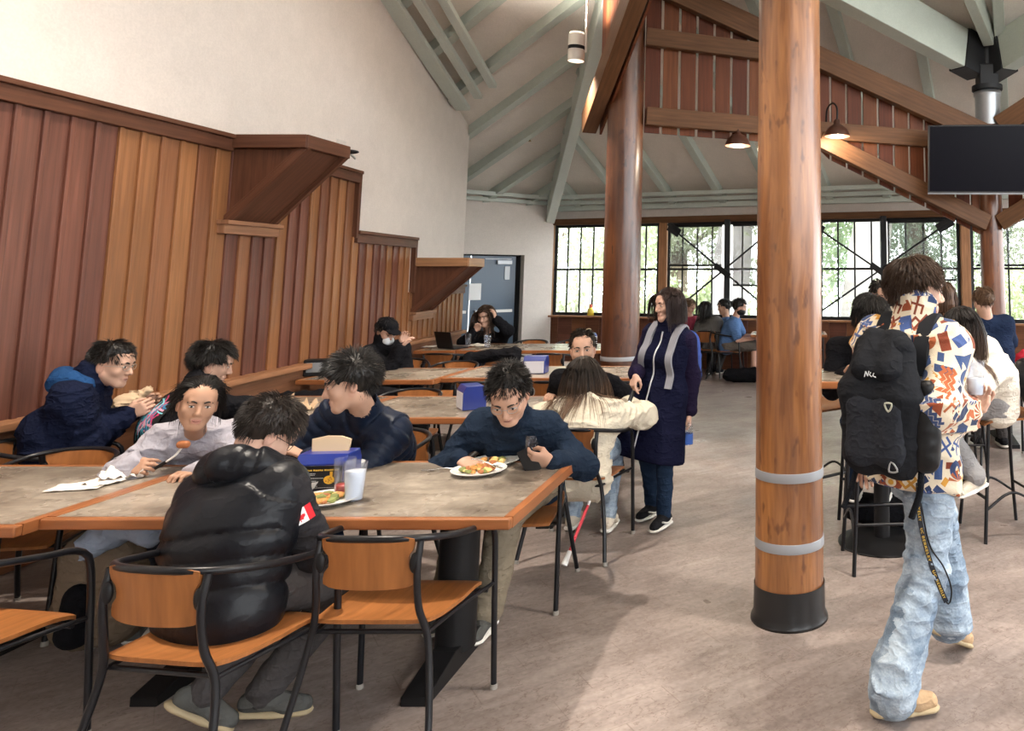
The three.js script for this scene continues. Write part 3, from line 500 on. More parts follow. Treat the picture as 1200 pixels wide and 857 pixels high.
// ---------------------------------------------------------------- dining tables
const lamTex = tex(512, 512, (u, v) => { const b = pn(u, v, 5, 7, 51, 5), f = pn(u, v, 70, 70, 53, 3), s = pn(u, v, 10, 50, 57, 3); let c = mixc([96, 86, 76], [168, 157, 143], max(0, min(1, 0.5 + 1.1 * (b - 0.5) + 0.5 * (f - 0.5) + 0.5 * (s - 0.5)))); return c; });
const lamRough = tex(256, 256, (u, v) => { const k = 120 + 110 * (pn(u, v, 7, 7, 58, 4) - 0.5); return [k, k, k]; }, false);
const lamMat = phy({ map: scaled(lamTex, 0.8, 0.8), roughness: 0.62, roughnessMap: scaled(lamRough, 0.8, 0.8), specularIntensity: 0.5 });
const edgeMat = woodMat(lin(0.36, 0.13, 0.045), 0.35, { clearcoat: 0.3, clearcoatRoughness: 0.3, map: scaled(grainTex, 0.6, 1) });
const TABLE_H = 0.74;
function diningTable(x0, x1, d0, d1, label, legs = 2) {
  const w = x1 - x0, dp = d1 - d0, g = thing('dining_table', label, 'table', W((x0 + x1) / 2, 0, (d0 + d1) / 2), 0, 'dining tables in rows along the panelled wall');
  const e = 0.035, t = 0.04, y = TABLE_H - t / 2;
  part('table_top', uvBox(box(w - 2 * e, t, dp - 2 * e, 0, y, 0)), lamMat, g);
  part('edge_band', [bar(new V3(-w / 2, y, -dp / 2 + e / 2), new V3(w / 2, y, -dp / 2 + e / 2), e, t + 0.003, 0.008), bar(new V3(-w / 2, y, dp / 2 - e / 2), new V3(w / 2, y, dp / 2 - e / 2), e, t + 0.003, 0.008),
    bar(new V3(-w / 2 + e / 2, y, -dp / 2 + e), new V3(-w / 2 + e / 2, y, dp / 2 - e), e, t + 0.003), bar(new V3(w / 2 - e / 2, y, -dp / 2 + e), new V3(w / 2 - e / 2, y, dp / 2 - e), e, t + 0.003)], edgeMat, g);
  const xs = legs === 2 ? [-w * 0.29, w * 0.29] : [0];
  for (const x of xs) {
    part('pedestal', rod(new V3(x, 0.06, 0), new V3(x, TABLE_H - t, 0), 0.085, 20), MAT.black, g);
    part('foot', [prism([[-0.36, 0], [0.36, 0], [0.36, 0.03], [0.12, 0.085], [-0.12, 0.085], [-0.36, 0.03]], 0.1, 0.004).rotateY(PI / 2).translate(x - 0.05, 0.002, 0)], MAT.black, g);
    part('bracket', box(0.5, 0.025, 0.3, x, TABLE_H - t - 0.014, 0, 0.004), MAT.black, g);
  }
  return g;
}
diningTable(-2.93, -1.09, 3.09, 4.03, 'dining table with orange wood edge, plates, cups and a phone user');
diningTable(-4.2, -2.932, 3.0, 3.95, 'dining table end with paper napkins where the grey hoodie leans', 1);
diningTable(-3.09, -1.26, 5.2, 6.13, 'dining table with a blue napkin box before the woman in cream');
diningTable(-4.34, -3.092, 5.2, 6.13, 'dining table with brown paper wrappers by the panelled wall', 1);
diningTable(-3.22, -1.45, 7.16, 8.1, 'dining table with a white fronted napkin box beside the first log column');
diningTable(-4.47, -3.222, 7.02, 7.95, 'empty dining table against the panelled wall', 1);
diningTable(-4.2, -2.37, 9.73, 10.7, 'dining table with cups where the long haired phone user sits');
diningTable(-4.72, -4.202, 9.7, 10.65, 'short dining table with a laptop against the wall', 1);
// ---------------------------------------------------------------- chairs
const tubeMat = phy({ color: lin(0.008, 0.008, 0.010), roughness: 0.3, specularIntensity: 0.7 });
const plyMats = [[0.40, 0.15, 0.045], [0.35, 0.13, 0.04], [0.28, 0.105, 0.036]].map((c, i) => woodMat(lin(...c), 0.38, { clearcoat: 0.15, clearcoatRoughness: 0.3, map: scaled(grainTex, 1, 1.2, i * 0.3, 0) }));
function bentPanel(w, h, th, bow, nx = 14, ny = 6, notch = 0.0) {       // plywood bent about the upright, bow metres deep, front on +z side
  const pos = [], uv = [], idx = [];
  const P = (i, j, s) => { const u = i / nx - 0.5, v = j / ny - 0.5, cut = notch * Math.exp(-pow(v / 0.22, 4)) ; const ww = w / 2 - cut, r = 0.03; let x = u * 2 * ww; const cy = h / 2; let y = v * h; const corner = pow(abs(u * 2), 8) * 0.012; y *= 1 - corner / (h / 2); return [x, y, bow * (4 * u * u) + s * th / 2]; };
  const sh = [1, -1]; sh.forEach((s, k) => { for (let j = 0; j <= ny; j++) for (let i = 0; i <= nx; i++) { const p = P(i, j, s); pos.push(...p); uv.push(p[0] * 0.6, p[1]); } });
  const N = (nx + 1) * (ny + 1), id = (i, j, k) => k * N + j * (nx + 1) + i;
  for (let j = 0; j < ny; j++) for (let i = 0; i < nx; i++) { idx.push(id(i, j, 0), id(i + 1, j, 0), id(i + 1, j + 1, 0), id(i, j, 0), id(i + 1, j + 1, 0), id(i, j + 1, 0)); idx.push(id(i, j, 1), id(i + 1, j + 1, 1), id(i + 1, j, 1), id(i, j, 1), id(i, j + 1, 1), id(i + 1, j + 1, 1)); }
  const q = (a, b, c, d) => idx.push(a, b, c, a, c, d);
  for (let i = 0; i < nx; i++) { q(id(i, 0, 1), id(i + 1, 0, 1), id(i + 1, 0, 0), id(i, 0, 0)); q(id(i, ny, 0), id(i + 1, ny, 0), id(i + 1, ny, 1), id(i, ny, 1)); }
  for (let j = 0; j < ny; j++) { q(id(0, j, 0), id(0, j + 1, 0), id(0, j + 1, 1), id(0, j, 1)); q(id(nx, j, 1), id(nx, j + 1, 1), id(nx, j + 1, 0), id(nx, j, 0)); }
  const g = new THREE.BufferGeometry(); g.setAttribute('position', new THREE.Float32BufferAttribute(pos, 3)); g.setAttribute('uv', new THREE.Float32BufferAttribute(uv, 2)); g.setIndex(idx);
  return toCreasedNormals(g, 0.9);
}
function seatGeo(w, dp, y) {                              // dished plywood seat with a rolled front
  const n = 18, m = 14, th = 0.014, pos = [], idx = [];
  const P = (i, j, s) => { const u = i / n * 2 - 1, v = j / m * 2 - 1; const sq = 1 - 0.16 * pow(abs(v), 4) * u * u; const x = u * w / 2 * (1 - 0.10 * max(0, -v)) * (1 - 0.06 * pow(abs(v), 6)), z = v * dp / 2 * (1 - 0.06 * pow(abs(u), 6)); const yy = y - 0.018 * (1 - u * u) * (1 - v * v) - 0.028 * pow(max(0, v), 4) + 0.012 * pow(max(0, -v), 3) + s * th / 2; return [x, yy, z]; };
  for (const s of [1, -1]) for (let j = 0; j <= m; j++) for (let i = 0; i <= n; i++) pos.push(...P(i, j, s));
  const N = (n + 1) * (m + 1), id = (i, j, k) => k * N + j * (n + 1) + i;
  for (let j = 0; j < m; j++) for (let i = 0; i < n; i++) { idx.push(id(i, j, 0), id(i, j + 1, 0), id(i + 1, j + 1, 0), id(i, j, 0), id(i + 1, j + 1, 0), id(i + 1, j, 0)); idx.push(id(i, j, 1), id(i + 1, j + 1, 1), id(i, j + 1, 1), id(i, j, 1), id(i + 1, j, 1), id(i + 1, j + 1, 1)); }
  const q = (a, b, c, d) => idx.push(a, b, c, a, c, d);
  for (let i = 0; i < n; i++) { q(id(i, 0, 0), id(i + 1, 0, 0), id(i + 1, 0, 1), id(i, 0, 1)); q(id(i, m, 1), id(i + 1, m, 1), id(i + 1, m, 0), id(i, m, 0)); }
  for (let j = 0; j < m; j++) { q(id(0, j, 1), id(0, j + 1, 1), id(0, j + 1, 0), id(0, j, 0)); q(id(n, j, 0), id(n, j + 1, 0), id(n, j + 1, 1), id(n, j, 1)); }
  const g = new THREE.BufferGeometry(); g.setAttribute('position', new THREE.Float32BufferAttribute(pos, 3)); g.setIndex(idx); return uvBox(toCreasedNormals(g, 0.9));
}
const glideMat = std({ color: lin(0.3, 0.28, 0.25), roughness: 0.5 });
function buildChair(tone) {
  const g = new THREE.Group(), TR = 0.0125;
  part('seat', seatGeo(0.47, 0.46, 0.452), plyMats[tone], g);
  part('backrest', bentPanel(0.325, 0.185, 0.013, 0.022, 14, 8, 0.022).rotateX(R(-8)).translate(0, 0.678, -0.276), plyMats[tone], g);
  // hoop: front leg, arm, round the back, other arm, other front leg
  const L = [[0.275, 0.012, 0.25], [0.272, 0.3, 0.232], [0.27, 0.6, 0.21], [0.268, 0.655, 0.195], [0.265, 0.685, 0.15], [0.262, 0.70, 0.05], [0.245, 0.725, -0.10], [0.20, 0.75, -0.22], [0.12, 0.762, -0.275], [0, 0.766, -0.292]];
  const half = L.map(([x, y, z]) => new V3(x, y, z)), other = L.slice(0, -1).reverse().map(([x, y, z]) => new V3(-x, y, z));
  part('arm_hoop', tube([...half, ...other], TR, 90, 8), tubeMat, g);
  for (const s of [-1, 1]) {
    part('leg', tube([[0.178, 0.75, -0.252], [0.178, 0.66, -0.268], [0.182, 0.52, -0.25], [0.205, 0.42, -0.225], [0.24, 0.2, -0.26], [0.265, 0.012, -0.315]].map(([x, y, z]) => new V3(s * x, y, z)), TR, 40, 8), tubeMat, g);
    part('seat_rail', tube([[0.20, 0.425, -0.225], [0.225, 0.425, 0.0], [0.268, 0.425, 0.215]].map(([x, y, z]) => new V3(s * x, y, z)), 0.009, 14, 6), tubeMat, g);
    part('back_clip', new THREE.SphereGeometry(1, 14, 10).scale(0.02, 0.036, 0.014).translate(s * 0.168, 0.678, -0.266), MAT.black, g);
    part('glide', rod(new V3(s * 0.275, 0, 0.25), new V3(s * 0.275, 0.02, 0.249), 0.015, 10), glideMat, g); part('glide', rod(new V3(s * 0.267, 0, -0.317), new V3(s * 0.265, 0.02, -0.313), 0.015, 10), glideMat, g);
  }
  part('cross_rail', rod(new V3(-0.2, 0.42, -0.2), new V3(0.2, 0.42, -0.2), 0.009), tubeMat, g); part('cross_rail', rod(new V3(-0.265, 0.415, 0.17), new V3(0.265, 0.415, 0.17), 0.009), tubeMat, g);
  return g;
}
const chairProto = [0, 1, 2].map(buildChair);
function chair(x, d, turn, tone, label) {                 // turn: the way it faces, 0 towards the lens, 90 to the picture's right, 180 away
  const c = chairProto[tone].clone(); c.name = numbered('dining_chair'); c.position.copy(W(x, 0, d)); c.rotation.y = R(turn); scene.add(c);
  return info(c, label, 'chair', 'orange plywood chairs with black tube arms');
}
chair(-1.49, 3.08, 180, 0, 'empty orange plywood armchair pulled up to the plates table beside the walking aisle');
chair(-1.98, 2.80, 172, 0, 'orange plywood armchair under the man in the black puffer vest');
chair(-2.90, 2.80, 172, 0, 'empty orange plywood armchair next to the puffer vest diner');
chair(-3.72, 3.9, 8, 0, 'orange plywood armchair tucked behind the napkin table by the grey hoodie');
chair(-4.1, 4.42, 118, 1, 'orange armchair under the man in the navy hooded jacket');
chair(-3.62, 4.85, 155, 1, 'orange armchair under the diner with the printed black jacket');
chair(-3.2, 4.42, 10, 1, 'orange armchair under the woman in the grey hoodie');
chair(-2.36, 4.42, -25, 1, 'orange armchair under the man in the navy quilted jacket');
chair(-1.46, 4.24, 4, 1, 'orange armchair under the man with glasses and a phone');
chair(-1.32, 4.98, 176, 1, 'orange armchair under the woman in the cream jacket');
chair(-1.68, 6.42, 0, 1, 'orange armchair under the man facing the woman in cream');
chair(-3.0, 6.02, 0, 0, 'empty orange armchair tucked behind the table with the blue napkin box');
chair(-2.72, 6.98, 182, 2, 'orange armchair tucked before the table with the white fronted napkin box');
chair(-2.05, 7.0, 176, 1, 'second orange armchair tucked before the table with the white fronted napkin box');
chair(-1.52, 7.0, 182, 2, 'orange armchair at the table end beside the first log column');
chair(-4.12, 8.25, 20, 1, 'orange armchair under the person in the black cap');
chair(-3.52, 8.02, 0, 0, 'orange armchair tucked behind the table end between wall and log column');
chair(-4.12, 9.35, 180, 2, 'dark backed armchair before the laptop table');
chair(-3.42, 9.3, 184, 2, 'armchair hung with a black jacket before the cups table');
chair(-2.82, 9.35, 178, 2, 'armchair before the cups table near the log column');
chair(-4.35, 11.1, 5, 1, 'armchair under the long haired phone user');
chair(-3.62, 10.68, 0, 0, 'empty armchair behind the cups table under the corner window');
chair(-3.02, 10.72, 0, 0, 'empty armchair at the far end of the cups table near the log column');
// ---------------------------------------------------------------- soft shapes: smooth unions of tapered capsules, meshed by surface nets
const sub3 = (a, b) => [a[0] - b[0], a[1] - b[1], a[2] - b[2]];
const arr = (v) => [v.x, v.y, v.z];
const cap = (a, b, ra, rb = ra, o = {}) => ({ t: 'c', a: arr(a), b: arr(b), ra, rb, k: 0.03, s0: 0, s1: 0, g: 0, ...o });
const ell = (c, r, ax, o = {}) => ({ t: 'e', c: arr(c), r, ax: ax ? ax.map(arr) : [[1, 0, 0], [0, 1, 0], [0, 0, 1]], k: 0.02, s0: 0, s1: 0, g: 0, ...o });
let lastS = 0;
function dist(p, x, y, z) {
  if (p.t === 'p') { lastS = 0; return (x - p.o[0]) * p.n[0] + (y - p.o[1]) * p.n[1] + (z - p.o[2]) * p.n[2]; }   // below the plane counts as inside
  if (p.t === 'c') {
    const bx = p.b[0] - p.a[0], by = p.b[1] - p.a[1], bz = p.b[2] - p.a[2], px = x - p.a[0], py = y - p.a[1], pz = z - p.a[2];
    const t = max(0, min(1, (px * bx + py * by + pz * bz) / (bx * bx + by * by + bz * bz + 1e-9)));
    let ox = px - bx * t, oy = py - by * t, oz = pz - bz * t;
    if (p.flat) { const n = p.flat, q = (ox * n[0] + oy * n[1] + oz * n[2]) * (1 / p.f - 1); ox += n[0] * q; oy += n[1] * q; oz += n[2] * q; }
    lastS = p.s0 + (p.s1 - p.s0) * t;
    return sqrt(ox * ox + oy * oy + oz * oz) - (p.ra + (p.rb - p.ra) * t);
  }
  const qx = x - p.c[0], qy = y - p.c[1], qz = z - p.c[2], A = p.ax, r = p.r;
  const u = (qx * A[0][0] + qy * A[0][1] + qz * A[0][2]) / r[0], v = (qx * A[1][0] + qy * A[1][1] + qz * A[1][2]) / r[1], w = (qx * A[2][0] + qy * A[2][1] + qz * A[2][2]) / r[2];
  const k0 = sqrt(u * u + v * v + w * w), k1 = sqrt(u * u / (r[0] * r[0]) + v * v / (r[1] * r[1]) + w * w / (r[2] * r[2])) + 1e-9; lastS = p.s0;
  return k0 < 1e-6 ? -min(r[0], r[1], r[2]) : k0 * (k0 - 1) / k1;
}
const smin = (a, b, k) => { const h = max(k - abs(a - b), 0) / k; return min(a, b) - h * h * k * 0.25; };
function evalAll(prims, x, y, z) { let f = 9; for (const p of prims) { if (p.sub) f = -smin(-f, dist(p, x, y, z), p.k); else f = smin(f, dist(p, x, y, z), p.k); } return f; }
function sdfMesh(prims, h, opt = {}) {
  const lo = [1e9, 1e9, 1e9], hi = [-1e9, -1e9, -1e9];
  const bb = (p, m) => p.t === 'p' ? [0, 1, 2].map((i) => [lo[i], hi[i]]) : p.t === 'c' ? [0, 1, 2].map((i) => [min(p.a[i] - p.ra, p.b[i] - p.rb) - m, max(p.a[i] + p.ra, p.b[i] + p.rb) + m]) : [0, 1, 2].map((i) => { const e = max(...p.r); return [p.c[i] - e - m, p.c[i] + e + m]; });
  const pad = 3 * h + (opt.pad ?? 0.012);
  for (const p of prims) if (!p.sub) bb(p, pad).forEach(([a, b], i) => { lo[i] = min(lo[i], a); hi[i] = max(hi[i], b); });
  const n = [0, 1, 2].map((i) => Math.ceil((hi[i] - lo[i]) / h) + 2), [nx, ny, nz] = n, F = new Float32Array(nx * ny * nz).fill(0.5), S = opt.disp ? new Float32Array(nx * ny * nz) : null, B = opt.disp ? new Float32Array(nx * ny * nz).fill(9) : null, G = opt.disp ? new Uint8Array(nx * ny * nz) : null;
  for (const p of prims) {
    const q = (p.t === 'p' ? [0, 1, 2].map((i) => [lo[i], hi[i] + 9]) : bb(p, p.k + pad)).map(([a, b], i) => [max(0, floor((a - lo[i]) / h)), min(n[i] - 1, Math.ceil((b - lo[i]) / h))]);
    for (let k = q[2][0]; k <= q[2][1]; k++) for (let j = q[1][0]; j <= q[1][1]; j++) for (let i = q[0][0]; i <= q[0][1]; i++) {
      const id = (k * ny + j) * nx + i, d = dist(p, lo[0] + i * h, lo[1] + j * h, lo[2] + k * h);
      if (p.sub) { F[id] = -smin(-F[id], d, p.k); continue; }
      F[id] = smin(F[id], d, p.k);
      if (S && d < B[id]) { B[id] = d; S[id] = lastS; G[id] = p.g; }
    }
  }
  if (opt.disp) for (let k = 0; k < nz; k++) for (let j = 0; j < ny; j++) for (let i = 0; i < nx; i++) { const id = (k * ny + j) * nx + i; if (abs(F[id]) < 0.04) F[id] += opt.disp(lo[0] + i * h, lo[1] + j * h, lo[2] + k * h, S[id], G[id]); }
  const vid = new Int32Array(nx * ny * nz).fill(-1), pos = [], idx = [];
  for (let k = 0; k < nz - 1; k++) for (let j = 0; j < ny - 1; j++) for (let i = 0; i < nx - 1; i++) {
    const id = (k * ny + j) * nx + i, io = id + nx * ny; const m = (F[id] < 0) + (F[id + 1] < 0) + (F[id + nx] < 0) + (F[id + nx + 1] < 0) + (F[io] < 0) + (F[io + 1] < 0) + (F[io + nx] < 0) + (F[io + nx + 1] < 0);
    if (m === 0 || m === 8) continue; const v = []; for (let c = 0; c < 8; c++) v.push(F[id + (c & 1) + (c >> 1 & 1) * nx + (c >> 2) * nx * ny]);
    let x = 0, y = 0, z = 0, cnt = 0;
    for (let c = 0; c < 8; c++) for (let b = 1; b < 8; b <<= 1) if (!(c & b)) { const e = c | b, f0 = v[c], f1 = v[e]; if ((f0 < 0) !== (f1 < 0)) { const t = f0 / (f0 - f1); x += (c & 1) + (b === 1 ? t : 0); y += (c >> 1 & 1) + (b === 2 ? t : 0); z += (c >> 2) + (b === 4 ? t : 0); cnt++; } }
    vid[id] = pos.length / 3; pos.push(lo[0] + (i + x / cnt) * h, lo[1] + (j + y / cnt) * h, lo[2] + (k + z / cnt) * h);
  }
  const quad = (a, b, c, d, flip) => { if (a < 0 || b < 0 || c < 0 || d < 0) return; flip ? idx.push(a, c, b, a, d, c) : idx.push(a, b, c, a, c, d); };
  const sx = 1, sy = nx, sz = nx * ny;
  for (let k = 1; k < nz - 1; k++) for (let j = 1; j < ny - 1; j++) for (let i = 1; i < nx - 1; i++) {
    const id = (k * ny + j) * nx + i, f = F[id] < 0;
    if (f !== (F[id + sx] < 0)) quad(vid[id - sy - sz], vid[id - sz], vid[id], vid[id - sy], !f);
    if (f !== (F[id + sy] < 0)) quad(vid[id - sx - sz], vid[id - sx], vid[id], vid[id - sz], !f);
    if (f !== (F[id + sz] < 0)) quad(vid[id - sx - sy], vid[id - sy], vid[id], vid[id - sx], !f);
  }
  let g = new THREE.BufferGeometry(); g.setAttribute('position', new THREE.Float32BufferAttribute(pos, 3)); g.setIndex(idx); g.computeVertexNormals();
  if (opt.color) { const c = new Float32Array(pos.length); for (let i = 0; i < pos.length; i += 3) { const q = opt.color(pos[i], pos[i + 1], pos[i + 2]); c[i] = q[0]; c[i + 1] = q[1]; c[i + 2] = q[2]; } g.setAttribute('color', new THREE.BufferAttribute(c, 3)); }
  if (opt.uv) g = uvBox(g, opt.uv);
  return g;
}
const tint = (g, c) => { const n = g.attributes.position.count, a = new Float32Array(n * 3); for (let i = 0; i < n; i++) a.set(c, i * 3); g.setAttribute('color', new THREE.BufferAttribute(a, 3)); return g; };
// ---------------------------------------------------------------- people
const skinMat = phy({ vertexColors: true, roughness: 0.5, specularIntensity: 0.5 }), hairMat = phy({ vertexColors: true, roughness: 0.42, specularIntensity: 0.6, side: THREE.DoubleSide }), eyeMat = phy({ vertexColors: true, roughness: 0.15 });
const SKIN = { pale: [0.60, 0.375, 0.285], light: [0.53, 0.32, 0.23], tan: [0.44, 0.25, 0.165], rosy: [0.57, 0.33, 0.25] };
function ik(a, target, l1, l2, hint) {                    // middle joint of a two-bone limb
  const v = target.clone().sub(a); let D = v.length(); const mx = (l1 + l2) * 0.995; if (D > mx) { v.multiplyScalar(mx / D); D = mx; } const end = a.clone().add(v); const dir = v.clone().normalize();
  const x = (l1 * l1 - l2 * l2 + D * D) / (2 * D), y = sqrt(max(0, l1 * l1 - x * x)); const hv = hint.clone().addScaledVector(dir, -hint.dot(dir)).normalize();
  return { mid: a.clone().addScaledVector(dir, x).addScaledVector(hv, y), end };
}
function handPrims(wr, D, N, side, curl, s, spread = 0.12, thumbIn = 0.3) {
  D = D.clone().normalize(); N = N.clone().addScaledVector(D, -N.dot(D)).normalize(); const T = side === 'R' ? new V3().crossVectors(D, N) : new V3().crossVectors(N, D);
  const P = (d, t, n) => wr.clone().addScaledVector(D, d * s).addScaledVector(T, t * s).addScaledVector(N, n * s), out = [], K = { k: 0.008 };
  const kn = [0.031, 0.011, -0.010, -0.029], len = [0.074, 0.083, 0.077, 0.060], flat = { flat: arr(N), f: 0.8, k: 0.014 };
  for (let i = 0; i < 4; i++) out.push(cap(P(-0.005, kn[i] * 0.55, 0), P(0.088 - (i === 3 ? 0.012 : i === 0 ? 0.004 : 0), kn[i], 0), 0.016 * s, 0.0135 * s, flat));
  for (let i = 0; i < 4; i++) {
    let p = P(0.088 - (i === 3 ? 0.012 : i === 0 ? 0.004 : 0), kn[i], 0), a = 0; const segs = [0.45, 0.3, 0.25], rr = [0.0098, 0.009, 0.0082, 0.007];
    const side2 = T.clone().multiplyScalar(spread * (1.5 - i) * 0.6);
    for (let j = 0; j < 3; j++) { a += R(curl[i] * (j === 0 ? 0.8 : 1)); const dir = D.clone().multiplyScalar(cos(a)).addScaledVector(N, sin(a)).addScaledVector(side2, cos(a)).normalize(), q = p.clone().addScaledVector(dir, len[i] * segs[j] * s); out.push(cap(p, q, rr[j] * s, rr[j + 1] * s, { k: 0.004 })); p = q; }
  }
  const t0 = P(0.022, 0.022, 0.006), t1 = P(0.05, 0.048, 0.012 + 0.012 * thumbIn), t2 = P(0.078, 0.056 - 0.02 * thumbIn, 0.02 + 0.03 * thumbIn), t3 = P(0.1, 0.055 - 0.04 * thumbIn, 0.025 + 0.04 * thumbIn);
  out.push(cap(t0, t1, 0.016 * s, 0.0125 * s, { k: 0.014 }), cap(t1, t2, 0.012 * s, 0.0105 * s, { k: 0.004 }), cap(t2, t3, 0.0102 * s, 0.008 * s, { k: 0.004 }));
  return out;
}
function headFrame(c, look, s) {
  const y = R(look.yaw ?? 0), p = R(look.pitch ?? 0), q = new THREE.Quaternion().setFromEuler(new THREE.Euler(p, y, R(look.roll ?? 0), 'YXZ'));
  const X = new V3(1, 0, 0).applyQuaternion(q), Y = new V3(0, 1, 0).applyQuaternion(q), Z = new V3(0, 0, 1).applyQuaternion(q);
  return { c, X, Y, Z, s, ax: [X, Y, Z], P: (x, y2, z) => c.clone().addScaledVector(X, x * s).addScaledVector(Y, y2 * s).addScaledVector(Z, z * s), loc: (p2) => { const v = p2.clone().sub(c); return [v.dot(X) / s, v.dot(Y) / s, v.dot(Z) / s]; } };
}
function headPrims(f, fem) {
  const s = f.s, E = (x, y, z, a, b, c, o) => ell(f.P(x, y, z), [a * s, b * s, c * s], f.ax, o), C = (p, q, a, b, o) => cap(f.P(...p), f.P(...q), a * s, b * s, o), out = [];
  const jw = fem ? 0.9 : 1;
  out.push(E(0, 0.034, -0.018, 0.074, 0.082, 0.092, { k: 0.02 }), E(0, -0.012, 0.022, 0.063 * (fem ? 0.97 : 1), 0.088, 0.064, { k: 0.03 }));
  out.push(E(0, 0.045, 0.03, 0.058, 0.05, 0.055, { k: 0.03 }));
  for (const m of [-1, 1]) out.push(C([m * 0.052 * jw, -0.045, -0.004], [m * 0.020, -0.096, 0.052], 0.02, 0.017, { k: 0.03 }), E(m * 0.043, -0.022, 0.056, 0.02, 0.022, 0.02, { k: 0.025 }));
  out.push(E(0, -0.096, 0.06, 0.021 * jw, 0.019, 0.019, { k: 0.025 }));
  out.push(C([-0.034, 0.024, 0.075], [0.034, 0.024, 0.075], 0.009, 0.009, { k: 0.018 }));
  for (const m of [-1, 1]) out.push(E(m * 0.031, 0.004, 0.096, 0.019, 0.0105, 0.0155, { sub: true, k: 0.013 }), E(m * 0.031, 0.001, 0.0755, 0.015, 0.0105, 0.0085, { k: 0.006 }));
  out.push(C([0, 0.012, 0.08], [0, -0.029, 0.098], 0.0075, 0.0105, { k: 0.012 }), E(0, -0.034, 0.098, 0.0105, 0.009, 0.0105, { k: 0.008 }));
  for (const m of [-1, 1]) out.push(E(m * 0.0115, -0.037, 0.088, 0.0075, 0.007, 0.009, { k: 0.006 }));
  out.push(C([-0.018, -0.0635, 0.0755], [0.018, -0.0635, 0.0755], 0.0058, 0.0058, { k: 0.009 }), C([-0.004, -0.0620, 0.0795], [0.004, -0.0620, 0.0795], 0.0052, 0.0052, { k: 0.01 }), C([-0.012, -0.0745, 0.0755], [0.012, -0.0745, 0.0755], 0.0065, 0.0065, { k: 0.009 }));
  for (const m of [-1, 1]) { out.push(E(m * 0.076, -0.008, -0.012, 0.0085, 0.031, 0.019, { k: 0.006 })); out.push(E(m * 0.084, -0.006, -0.008, 0.005, 0.017, 0.009, { sub: true, k: 0.006 })); }
  return out;
}
function strandTube(pts, r0, r1, c0, c1, out) {           // three-sided tapered strand
  const n = pts.length; let base = out.pos.length / 3;
  for (let i = 0; i < n; i++) {
    const d = pts[min(i + 1, n - 1)].clone().sub(pts[max(i - 1, 0)]).normalize(), a = new V3().crossVectors(d, abs(d.y) > 0.9 ? new V3(1, 0, 0) : UPV).normalize(), b = new V3().crossVectors(d, a), t = i / (n - 1), r = r0 + (r1 - r0) * t * t;
    for (let k = 0; k < 3; k++) { const q = k * 2.0944; const nx = a.x * cos(q) + b.x * sin(q), ny = a.y * cos(q) + b.y * sin(q), nz = a.z * cos(q) + b.z * sin(q); out.pos.push(pts[i].x + nx * r, pts[i].y + ny * r, pts[i].z + nz * r); out.nor.push(nx, ny, nz); const m = max(0, min(1, (t - 0.35) / 0.45)); out.col.push(c0[0] + (c1[0] - c0[0]) * m, c0[1] + (c1[1] - c0[1]) * m, c0[2] + (c1[2] - c0[2]) * m); }
  }
  for (let i = 0; i < n - 1; i++) for (let k = 0; k < 3; k++) { const a = base + i * 3 + k, b = base + i * 3 + (k + 1) % 3; out.idx.push(a, b, a + 3, b, b + 3, a + 3); }
}
